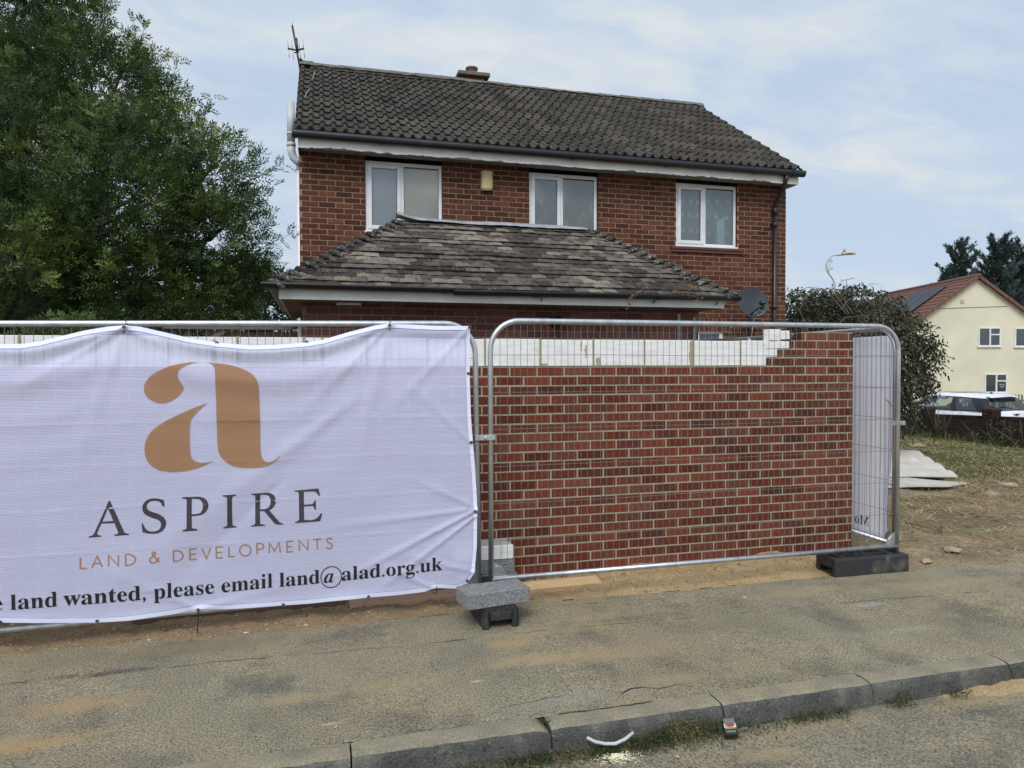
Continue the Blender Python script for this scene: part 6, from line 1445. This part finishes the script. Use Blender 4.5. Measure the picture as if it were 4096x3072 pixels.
for lab, x, y, r_, hh, n in (('dark trailing shrub smothering the left end of the low garden wall', 16.2, 16.9, .5, .45, 900), ('thin dark weeds climbing the garden wall beside the right-hand pier', 16.35, 14.0, .35, .5, 420), ('sprig of weed standing up against the garden wall before the car door', 16.45, 15.75, .12, .75, 90)):
    mb = MB(); tw = MB()
    for k in range(n): p = Vector((x+rnd.gauss(0,r_*.35), y+rnd.gauss(0,r_), -.35+abs(rnd.gauss(0,hh*.55)))); leaf(mb, p, (rv()+Vector((0,0,-.2))).normalized(), rv(), rnd.uniform(.05,.11), rnd.uniform(.02,.04), (rnd.random(), rnd.random()))
    for k in range(14): p = Vector((x+rnd.gauss(0,r_*.3), y+rnd.gauss(0,r_*.6), -.36)); q = p+Vector((rnd.gauss(0,.15), rnd.gauss(0,.3), hh*rnd.uniform(.7,1.5))); tw.tube([p, p.lerp(q,.5)+rv()*.05, q], [.006,.005,.003], 4)
    b = thing('shrub', lab, 'shrub', (x, y, -.36), 'plants along the garden wall'); mb.build('leaves', br_leaf, b, fixn=False); tw.build('stems', bark_pale, b)
for lab, p, q in (('long dry stalk leaning beside the low garden wall, left of two', atX(3952,1698,15.9), atX(4072,1780,15.9)), ('upright dry stalk near the right edge by the garden wall', atX(4080,1678,15.5), atX(4092,1770,15.5))):
    mb = MB(); mb.tube([p, p.lerp(q,.5)+Vector((0,0,.015)), q], [.006,.009,.012], 5); tag(mb.build('dry_stalk', straw_m), lab, 'stalk', 'dry stalks by the garden wall')

# ------------------------------------------------------------ parked car
car = thing('parked_car', 'white small hatchback with black pillars and a sunroof parked behind the garden wall', 'car', (0,0,0))
cpaint = mat('white_car_paint', (.74,.75,.77), 2, .25, coat=.6); cblack = mat('gloss_black_trim', (.012,.012,.015), 3, .18); cglass = clear_glass('car_glass', (.50,.54,.54), .80); crub = mat('tyre_rubber', (.02,.02,.02), 5, .8); cint = mat('car_interior', (.03,.032,.034), 4, .8)
mb = MB()
st = [(0.0,.55,.40,.78,.89),(.05,.70,.30,.83,.905),(.30,.80,.24,.84,.905),(.8,.84,.22,.84,.90),(1.6,.845,.22,.84,.888),(2.5,.845,.22,.84,.885),(2.80,.835,.22,.84,.92),(3.2,.80,.24,.84,.90),(3.55,.72,.28,.76,.84),(3.75,.60,.32,.66,.74),(3.84,.45,.38,.56,.62)]
def ring(y, hw, z0, z1, zt):
    return [(-hw*.9,y,z0),(-hw,y,z0+.15),(-hw-.01,y,(z0+z1)/2+.05),(-hw+.005,y,z1-.06),(-hw*.93,y,zt-.02),(-hw*.86,y,zt),(-hw*.4,y,zt+.02),(0,y,zt+.028),(hw*.4,y,zt+.02),(hw*.86,y,zt),(hw*.93,y,zt-.02),(hw-.005,y,z1-.06),(hw+.01,y,(z0+z1)/2+.05),(hw,y,z0+.15),(hw*.9,y,z0)]
rs = [ring(*s_) for s_ in st]; k = len(rs[0]); vs = [v for r_ in rs for v in r_]
mb.add(vs, [(i*k+j, i*k+j+1, (i+1)*k+j+1, (i+1)*k+j) for i in range(len(st)-1) for j in range(k-1)]+[tuple(range(k)), tuple(reversed(range((len(st)-1)*k, len(st)*k)))]+[(i*k+k-1, i*k, (i+1)*k, (i+1)*k+k-1) for i in range(len(st)-1)], 0, smooth=True)
body = mb.build('body', cpaint, car)
base = [(.08,.66),(.20,.765),(1.05,.79),(1.95,.79),(2.70,.77),(2.98,.55)]   # (y, half width) at the belt line
zb = [.91,.91,.90,.89,.90,.94]
rf = [(.42,.54),(.60,.61),(1.20,.63),(1.75,.63),(2.10,.60),(2.22,.46)]; zr = [1.265,1.27,1.295,1.30,1.285,1.27]
def sidequad(m, i0, t0, i1, t1, name, inset=0., lo=.0, hi=1.):
    for sg in (-1, 1):
        mb = MB()
        def pt(i, t, h):
            b0, b1 = base[i], base[i+1]; r0, r1 = rf[i], rf[i+1]; by_ = b0[0]+(b1[0]-b0[0])*t; bw = b0[1]+(b1[1]-b0[1])*t; ry_ = r0[0]+(r1[0]-r0[0])*t; rw2 = r0[1]+(r1[1]-r0[1])*t
            z_0 = zb[i]+(zb[i+1]-zb[i])*t; z_1 = zr[i]+(zr[i+1]-zr[i])*t; bul = .035*math.sin(math.pi*h)
            return (sg*(bw+(rw2-bw)*h+bul-inset), by_+(ry_-by_)*h, z_0+(z_1-z_0)*h)
        mb.grid(1, 6, lambda u, v: pt(i0 if u == 0 else i1, t0 if u == 0 else t1, lo+(hi-lo)*v)); mb.build(name, m, car)
sidequad(cblack, 0, 0, 0, 1, 'rear_pillar'); sidequad(cblack, 1, 0, 1, .38, 'rear_pillar')
sidequad(cglass, 1, .38, 2, .12, 'side_window', .004, .06, .93); sidequad(cblack, 2, .12, 2, .28, 'door_pillar', -.002)
sidequad(cglass, 2, .28, 3, .93, 'side_window', .004, .06, .93); sidequad(cblack, 3, .93, 4, .25, 'windscreen_pillar', -.002)
sidequad(cblack, 1, .38, 2, .3, 'window_trim', -.003, .92, 1.); sidequad(cblack, 2, .3, 3, 1., 'window_trim', -.003, .92, 1.); sidequad(cblack, 1, .38, 3, 1., 'window_trim', -.003, 0, .07)
def span(i, m, name, w0=1., w1=1.):
    mb = MB(); mb.grid(10, 6, lambda u, v: ((2*u-1)*(base[i][1]*w0+(rf[i][1]*w1-base[i][1]*w0)*v), base[i][0]+(rf[i][0]-base[i][0])*v+(.05 if i else -.05)*(1-(2*u-1)**2), zb[i]+(zr[i]-zb[i])*v+.01)); mb.build(name, m, car)
span(0, cglass, 'rear_window'); span(5, cglass, 'windscreen')
mb = MB(); mb.grid(1, 6, lambda u, v: (0, 0, 0)) if False else None
for i in (0, 4):
    pass
def top(u, v):
    f = v*5; i = min(4, int(f)); t = f-i; hw = rf[i][1]+(rf[i+1][1]-rf[i][1])*t; y = rf[i][0]+(rf[i+1][0]-rf[i][0])*t; z = zr[i]+(zr[i+1]-zr[i])*t; a = 2*u-1
    e = (1-abs(a)**5)**.6*(min(1., (v*6+.3)) if v < .5 else min(1., (1-v)*5+.25))
    return (a*hw*1.03, y-(.10*(1-a*a) if v < .01 else 0)+(.05*(1-a*a) if v > .99 else 0), z+.11*e-.012)
mb = MB(); mb.grid(16, 20, top); mb.grid(16, 20, lambda u, v: (top(u,v)[0], top(u,v)[1], top(u,v)[2]-.03)); mb.build('roof', cpaint, car)
mb = MB(); mb.grid(8, 4, lambda u, v: ((2*u-1)*.54, .30+.16*v-.07*(1-(2*u-1)**2)*(1-v), 1.275+.05*v+.03*(1-abs(2*u-1)))); mb.build('spoiler', cpaint, car)
mb = MB(); mb.grid(8, 8, lambda u, v: (top(.14+.72*u, .38+.5*v)[0], top(.14+.72*u, .38+.5*v)[1], top(.14+.72*u, .38+.5*v)[2]+.007)); mb.build('sunroof', mat('tinted_roof_glass', (.10,.085,.08), 3, .15), car)
mb = MB(); mb.lathe([(0,.0),(.045,.0),(.03,.03),(0,.04)], (0,.72,1.375), n=12); mb.tube([(0,.73,1.40),(0,.69,1.49)], .004, 5); mb.build('roof_aerial', cblack, car)
mb = MB(); mb.bbox((-.6,.3,.60),(.6,2.7,.92), .02); mb.build('cabin_floor', cint, car)
for x in (-.36, .36):
    for y in (.62, 1.45):
        mb = MB(); mb.bbox((x-.2,y,.88),(x+.2,y+.12,1.08 if y > 1 else .98), .04); mb.bbox((x-.12,y+.02,1.08 if y > 1 else .98),(x+.12,y+.1,1.24 if y > 1 else 1.15), .035); mb.build('seat', cint, car)
mb = MB(); mb.bbox((-.11,2.2,1.25),(.11,2.22,1.31), .01); mb.build('rear_view_mirror', cblack, car)
for sg in (-1, 1):
    mb = MB(); mb.lathe([(0,-.05),(.06,-.04),(.085,0),(.08,.05),(.04,.09),(0,.1)], (sg*.92, 2.42, 1.01), (0,1,0), 14); m2 = mb.build('door_mirror', cpaint, car)
    mb = MB(); mb.lathe([(0,0),(.072,0)], (sg*.92, 2.366, 1.01), (0,1,0), 14); mb.build('mirror_glass', mat('mirror_glass', (.5,.6,.6), 3, .05, metal=.8), car)
    mb = MB(); mb.lathe([(0,-.02),(.075,-.015),(.085,.02),(.085,.05)], (sg*.70, .03, .80), (sg*.35,-1,0), 16); mb.build('tail_light', mat('red_lamp', (.55,.02,.015), 3, .15, coat=1), car)
    mb = MB(); mb.tube([(sg*.70+.088*math.cos(a)*.94, .0+.03*abs(math.cos(a)), .80+.10*math.sin(a)) for a in [k*math.pi/10 for k in range(20)]], .012, 6, closed=True); mb.build('tail_light_rim', galv, car)
    for y in (.62, 3.1):
        mb = MB(); mb.lathe([(.0,.0),(.2,.0),(.29,.02),(.30,.06),(.30,.16),(.27,.19),(0,.19)], (sg*.66 if sg > 0 else -.66, y, .30), (sg,0,0), 24); w = mb.build('wheel', crub, car)
        mb = MB(); mb.lathe([(0,.205),(.19,.2),(.2,.19)], (sg*.66, y, .30), (sg,0,0), 20); mb.build('rim', galv, w)
mb = MB(); mb.tube([(.848,1.02+.07*math.cos(a),.80+.07*math.sin(a)) for a in [k*math.pi/8 for k in range(16)]]+[], .003, 4, closed=True); mb.tube([(-.857,.95+.075*math.cos(a),.78+.075*math.sin(a)) for a in [k*math.pi/8 for k in range(16)]], .004, 4, closed=True); mb.build('fuel_cap', mat('panel_gap', (.06,.06,.065), 3), car)
mb = MB(); z = .83; y = -.012
mb.lathe([(0,0),(.03,0),(.03,-.012),(0,-.014)], (0, y, z), (0,1,0), 14)
for sg in (-1, 1):
    for k in range(3): mb.prism([(sg*.03,y,z+.018-k*.014),(sg*(.125-k*.025),y,z+.024-k*.016),(sg*(.115-k*.025),y,z+.014-k*.016),(sg*.03,y,z+.010-k*.014)], (0,-.006,0))
mb.build('winged_badge', cblack, car)
mb = MB(); mb.tube([(-.02,.10,.985),(-.25,.14,1.03),(-.42,.15,1.035)], [.022,.014,.01], 6); mb.build('rear_wiper', cblack, car)
mb = MB()
for sg in (-1, 1): mb.tube([(sg*.70,.1,.917),(sg*.785,.3,.91),(sg*.80,1.05,.90),(sg*.80,1.95,.892),(sg*.79,2.7,.902)], .007, 5)
mb.build('waist_trim', cblack, car)
car.location = (18.15, 14.95, -.45); car.rotation_euler = (0, 0, R_(3))

# ------------------------------------------------------------ cream house and its neighbour
rd_ = ray(2105,1470); er = Vector((rd_.x, rd_.y, 0)).normalized(); eg = Vector((er.y, -er.x, 0)); ap = atD(3905,1112,37)
def HQ(s_, t, z): return Vector((ap.x, ap.y, 0))+eg*s_+er*t+Vector((0,0,z))
render_m = mat('cream_render', (.655,.62,.47), .5, .9, spots=((1.2,.5,.7,(.58,.55,.42),.2),(40,.5,.7,(.58,.55,.42),.4)), bump=.4, bscale=60)
red_tile = mat('red_roof_tile', (.15,.062,.045), 2.5, .9, spots=((4,.5,.7,(.11,.05,.04),.5),))
hw, ez, az_, gb = 3.65, 6.35-3.65*.745, 6.35, -1.3
ch2 = thing('cream_house', 'cream rendered house with a red tiled gable roof and solar panels', 'house', tuple(HQ(0,0,gb)))
mb = MB(); mb.prism([HQ(-hw,0,gb),HQ(hw,0,gb),HQ(hw,0,ez),HQ(0,0,az_-.04),HQ(-hw,0,ez)], er*9); mb.build('wall', render_m, ch2)
def roofside(mb, sg, t0, t1, rows=14, over=.25, zo=0., mi=0, mi2=0):
    dz = .745
    for r_ in range(rows):
        a = (hw+over)*(r_/rows); b = (hw+over)*((r_+1)/rows)
        mb.add([HQ(sg*a,t0,az_-a*dz+.03+zo),HQ(sg*b,t0,az_-b*dz+.075+zo),HQ(sg*b,t0,az_-b*dz+.02+zo),HQ(sg*a,t1,az_-a*dz+.03+zo),HQ(sg*b,t1,az_-b*dz+.075+zo),HQ(sg*b,t1,az_-b*dz+.02+zo)], [(0,1,4,3),(1,2,5,4),(0,1,2)], mi, (rnd.random(), rnd.random()))
mb = MB(); roofside(mb, -1, -.22, 9.5); roofside(mb, 1, -.22, 9.5); rf_ = mb.build('roof', red_tile, ch2)
mb = MB()
for sg in (-1, 1):
    n = 13
    for i in range(n):
        a = (hw+.25)*i/n; b = (hw+.25)*(i+1)/n-.02; mb.prism([HQ(sg*a,-.27,az_-a*.745+.10),HQ(sg*b,-.27,az_-b*.745+.085),HQ(sg*b,-.27,az_-b*.745-.09),HQ(sg*a,-.27,az_-a*.745-.08)], er*.12)
mb.tube([HQ(0,-.28,az_+.04),HQ(0,9.5,az_+.04)], .11, 8); mb.build('verge_tiles', mat('brown_verge_tile', (.15,.075,.055), 6, .9), rf_)
def onroof(px, py):
    d = ray(px, py); n = (er.cross((-eg)*1+Vector((0,0,-.745)))).normalized(); p0 = HQ(0,0,az_+.10); t = (p0-Vector((0,0,CH))).dot(n)/d.dot(n); return Vector((0,0,CH))+d*t
q0 = [onroof(a, b) for a, b in ((3582,1223),(3693,1163),(3787,1145),(3635,1250))]
# solar array: rectangle on the slope fitted to its far and near edges
def st_(p): v = p-HQ(0,0,0); return v.dot(er), -v.dot(eg)
S_ = [st_(p) for p in q0]; t0, t1 = S_[2][0], S_[1][0]; s0, s1 = min(S_[1][1], S_[2][1]), max(S_[3][1], S_[0][1]); t0, t1 = min(t0,t1), max(t0,t1)
s1 = min(s1, 3.7); t1 = t0+(t1-t0)*1.45
for i in range(3):
    a = t0+(t1-t0)*i/3; b = t0+(t1-t0)*(i+1)/3-.06; mb = MB()
    mb.prism([HQ(-s0,a,az_-s0*.745+.11),HQ(-s1,a,az_-s1*.745+.15),HQ(-s1,b,az_-s1*.745+.15),HQ(-s0,b,az_-s0*.745+.11)], Vector((0,0,.04))); mb.build('solar_panel', mat('solar_panel', (.045,.05,.062), 2, .55, spec=.25), rf_)
def uwin(s0, s1, z0, z1, kind=0):
    mb = MB(); w_ = .065; mid = s0+(s1-s0)*.52; zm = z0+(z1-z0)*.62
    bars = [(s0,s0+w_,z0,z1),(s1-w_,s1,z0,z1),(s0+w_,s1-w_,z1-w_,z1),(s0+w_,s1-w_,z0,z0+w_),(mid-w_*.6,mid+w_*.6,z0+w_,z1-w_),(mid+w_*.6,s1-w_,zm-w_*.5,zm+w_*.5)]
    for a, b, c_, d_ in bars: mb.prism([HQ(a,-.05,c_),HQ(b,-.05,c_),HQ(b,-.05,d_),HQ(a,-.05,d_)], er*.05)
    mb.prism([HQ(s0-.04,-.09,z0-.05),HQ(s1+.04,-.09,z0-.05),HQ(s1+.04,-.09,z0),HQ(s0-.04,-.09,z0)], er*.09); w = mb.build('window', upvc, ch2)
    for (a, b, c_, d_) in ((s0+w_,mid-w_*.6,z0+w_,z1-w_),(mid+w_*.6,s1-w_,z0+w_,zm-w_*.5),(mid+w_*.6,s1-w_,zm+w_*.5,z1-w_)):
        mb = MB(); mb.add([HQ(a,-.02,c_),HQ(b,-.02,c_),HQ(b,-.02,d_),HQ(a,-.02,d_)], [(0,1,2,3)]); mb.build('pane', pane_dk, w)
    if kind:
        cx = (mid+s1)/2; cz = z0+(zm-z0)*.6; mb = MB(); mb.tube([HQ(cx+.10*math.sin(a)**3, -.035, cz+.08*(math.cos(a)-.35*math.cos(2*a)-.15*math.cos(3*a))) for a in [k*math.pi/10 for k in range(20)]], .013, 5, closed=True); mb.build('heart_ornament', white_card, w)
pane_dk = glass_mat('dark_window', (.045,.055,.06)); kx = 37/2840
uwin(.13, 1.28, 1.69+(1470-1391)*kx, 1.69+(1470-1315)*kx); uwin(2.0, 3.15, 1.69+(1470-1393)*kx, 1.69+(1470-1317)*kx); uwin(.48, 1.64, 1.69+(1470-1577)*kx, 1.69+(1470-1500)*kx, 1)
mb = MB(); mb.prism([HQ(-.80,-.04,4.98),HQ(-.62,-.04,4.98),HQ(-.62,-.04,5.17),HQ(-.80,-.04,5.17)], er*.04); mb.build('vent', mat('vent_plastic', (.45,.42,.34), 5), ch2)
mb = MB(); mb.tube([HQ(-1.95,-.02,4.70),HQ(-.5,-.02,4.74),HQ(1.6,-.02,4.80)], .01, 4); mb.build('cable', dark_hole, ch2)
# the darker house behind, on the same ridge line
dh = thing('terraced_house', 'dark roofed house joined to the back of the cream house, mostly behind the weeping tree', 'house', tuple(HQ(0,12,gb)))
mb = MB(); roofside(mb, -1, 9.6, 24, zo=-.12); roofside(mb, 1, 9.6, 24, zo=-.12); mb.build('roof', mat('dark_roof_tile', (.06,.05,.048), 3, .9), dh)
mb = MB(); mb.prism([HQ(-hw,9.65,gb),HQ(hw,9.65,gb),HQ(hw,9.65,ez-.15),HQ(0,9.65,az_-.25),HQ(-hw,9.65,ez-.15)], er*14); mb.build('wall', render_m, dh)
cc_ = atD(3397,1215,58); mb = MB(); mb.bbox((cc_.x-.75,cc_.y-.4,2), (cc_.x+.75,cc_.y+.4,cc_.z+.28), .03); mb.lathe([(0,0),(.22,0),(.19,.35),(.23,.37),(.23,.42),(0,.42)], (cc_.x, cc_.y, cc_.z+.28), n=12)
t_ = thing('chimney_house', 'far house, only its dark chimney with a clay pot showing over the weeping tree', 'house', (cc_.x, cc_.y, -1)); mb.build('chimney', mat('dark_chimney', (.10,.075,.06), 3, .9), t_)
mb = MB(); mb.prism([(cc_.x-5,cc_.y-4,1.5),(cc_.x+4,cc_.y-4,1.5),(cc_.x+4,cc_.y,cc_.z-.2),(cc_.x-5,cc_.y,cc_.z-.2)], (0,.2,-.3)); mb.build('roof', mat('far_roof', (.06,.05,.048), 3, .9), t_)
mb = MB(); mb.box((cc_.x-5,cc_.y-3.7,-1),(cc_.x+4,cc_.y,1.4)); mb.build('wall', render_m, t_)
t_ = thing('tv_aerial', 'distant television aerial on a thin mast right of the street lamp', 'aerial', tuple(atD(3386,1200,52)))
A5 = lambda a, b: atD(a, b, 52)
mb = MB(); mb.tube([A5(3387,1215), A5(3386,1120)], .022, 5); mb.build('mast', galv_dark, t_)
mb = MB(); mb.tube([A5(3364,1124), A5(3418,1112)], .018, 5)
for k in range(9): a = 3372+k*5.5; b = 1122-k*1.25; mb.tube([A5(a, b-3.2), A5(a, b+3.2)], .009, 4)
mb.tube([A5(3364,1117),A5(3368,1117),A5(3368,1131),A5(3364,1131)], .012, 4, closed=True); mb.build('boom', galv_dark, t_)
# picket fence behind the car
t_ = thing('picket_fence', 'grey picket fence with pointed tops behind the parked car', 'fence', tuple(HQ(0,-8,-.9)))
pk_m = mat('grey_picket', (.15,.155,.145), 5, .9); mb = MB(); mr = MB()
fz = lambda s_: .55-.02*s_
for i in range(-40, 62):
    s_ = i*.135; z1 = .52; mb.prism([HQ(s_,-8,-1),HQ(s_+.075,-8,-1),HQ(s_+.075,-8,z1-.05),HQ(s_+.055,-8,z1),HQ(s_+.02,-8,z1),HQ(s_,-8,z1-.05)], er*.02)
for z in (.22, -.4): mr.prism([HQ(-5.4,-7.97,z),HQ(8.3,-7.97,z),HQ(8.3,-7.97,z+.08),HQ(-5.4,-7.97,z+.08)], er*.04)
mb.build('pickets', pk_m, t_)['kind'] = 'stuff'; mr.build('rails', pk_m, t_)
# street lamp
lamp_m = mat('lamp_grey', (.36,.36,.35), 4, .5, metal=.2); DL = 28
t_ = thing('street_lamp', 'ornate grey street lamp with a swan-neck arm and scrolls above the weeping tree', 'street lamp', (atD(3339,1400,DL).x, atD(3339,1400,DL).y, -.8))
def LP(a, b): return atD(3280+a*.1687, 960+b*.1687, DL)
pb = LP(345,1145); mb = MB(); mb.tube([(pb.x,pb.y,-.8),(pb.x,pb.y,pb.z-1.4)], .07, 10); mb.tube([(pb.x,pb.y,pb.z-1.5),tuple(pb)], .045, 10)
def spl(P, k=5):
    Q = []
    for i in range(len(P)-1):
        p0, p1, p2, p3 = P[max(0,i-1)], P[i], P[i+1], P[min(len(P)-1,i+2)]
        for j in range(k):
            t = j/k; Q.append(tuple(.5*((2*b)+(-a+c_)*t+(2*a-5*b+4*c_-d_)*t*t+(-a+3*b-3*c_+d_)*t**3) for a, b, c_, d_ in zip(p0, p1, p2, p3)))
    return Q+[P[-1]]
mb.build('post', lamp_m, t_); mb = MB(); pts = spl([(345,1150),(345,1060),(325,980),(270,880),(205,800),(165,720),(148,640),(155,560),(190,480),(250,410),(330,368),(430,360)]); mb.tube([LP(*p) for p in pts], [.032-.012*i/len(pts) for i in range(len(pts))], 8); mb.build('arm', lamp_m, t_)
for sc in ([(215,810),(195,740),(195,660),(225,580),(275,530),(288,490),(265,462),(225,470),(222,505),(245,518),(260,500),(245,488)], [(225,800),(210,750),(225,690),(255,662),(290,668),(295,695),(270,703),(258,688),(272,680)]):
    mb = MB(); mb.tube([LP(*p) for p in spl(sc)], .012, 6); mb.build('scroll', lamp_m, t_)
mb = MB(); mb.tube([LP(425,362), LP(550,350)], .035, 10); hd = MB()
a0, a1 = LP(520,335), LP(875,328); dx = (a1-a0); up = Vector((0,0,1)); sd = dx.cross(up).normalized()
hd.grid(14, 10, lambda u, v: a0+dx*u+sd*.13*(math.sin(math.pi*min(1,u*1.1+.12))**.5 if u < .98 else .1)*math.cos(2*math.pi*v)+up*(.05*math.sin(2*math.pi*v)*(1 if u < .9 else .4)+.03*math.sin(u*3)*(1 if v < .5 else .3)))
mb.build('spigot', lamp_m, t_); hd.build('lamp_head', mat('lamp_housing', (.50,.50,.46), 3, .5), t_)
mb = MB(); b = LP(577,290); mb.lathe([(0,-.01),(.055,-.01),(.05,.12),(.03,.135),(0,.135)], b, n=12); mb.build('photocell', lamp_m, t_)
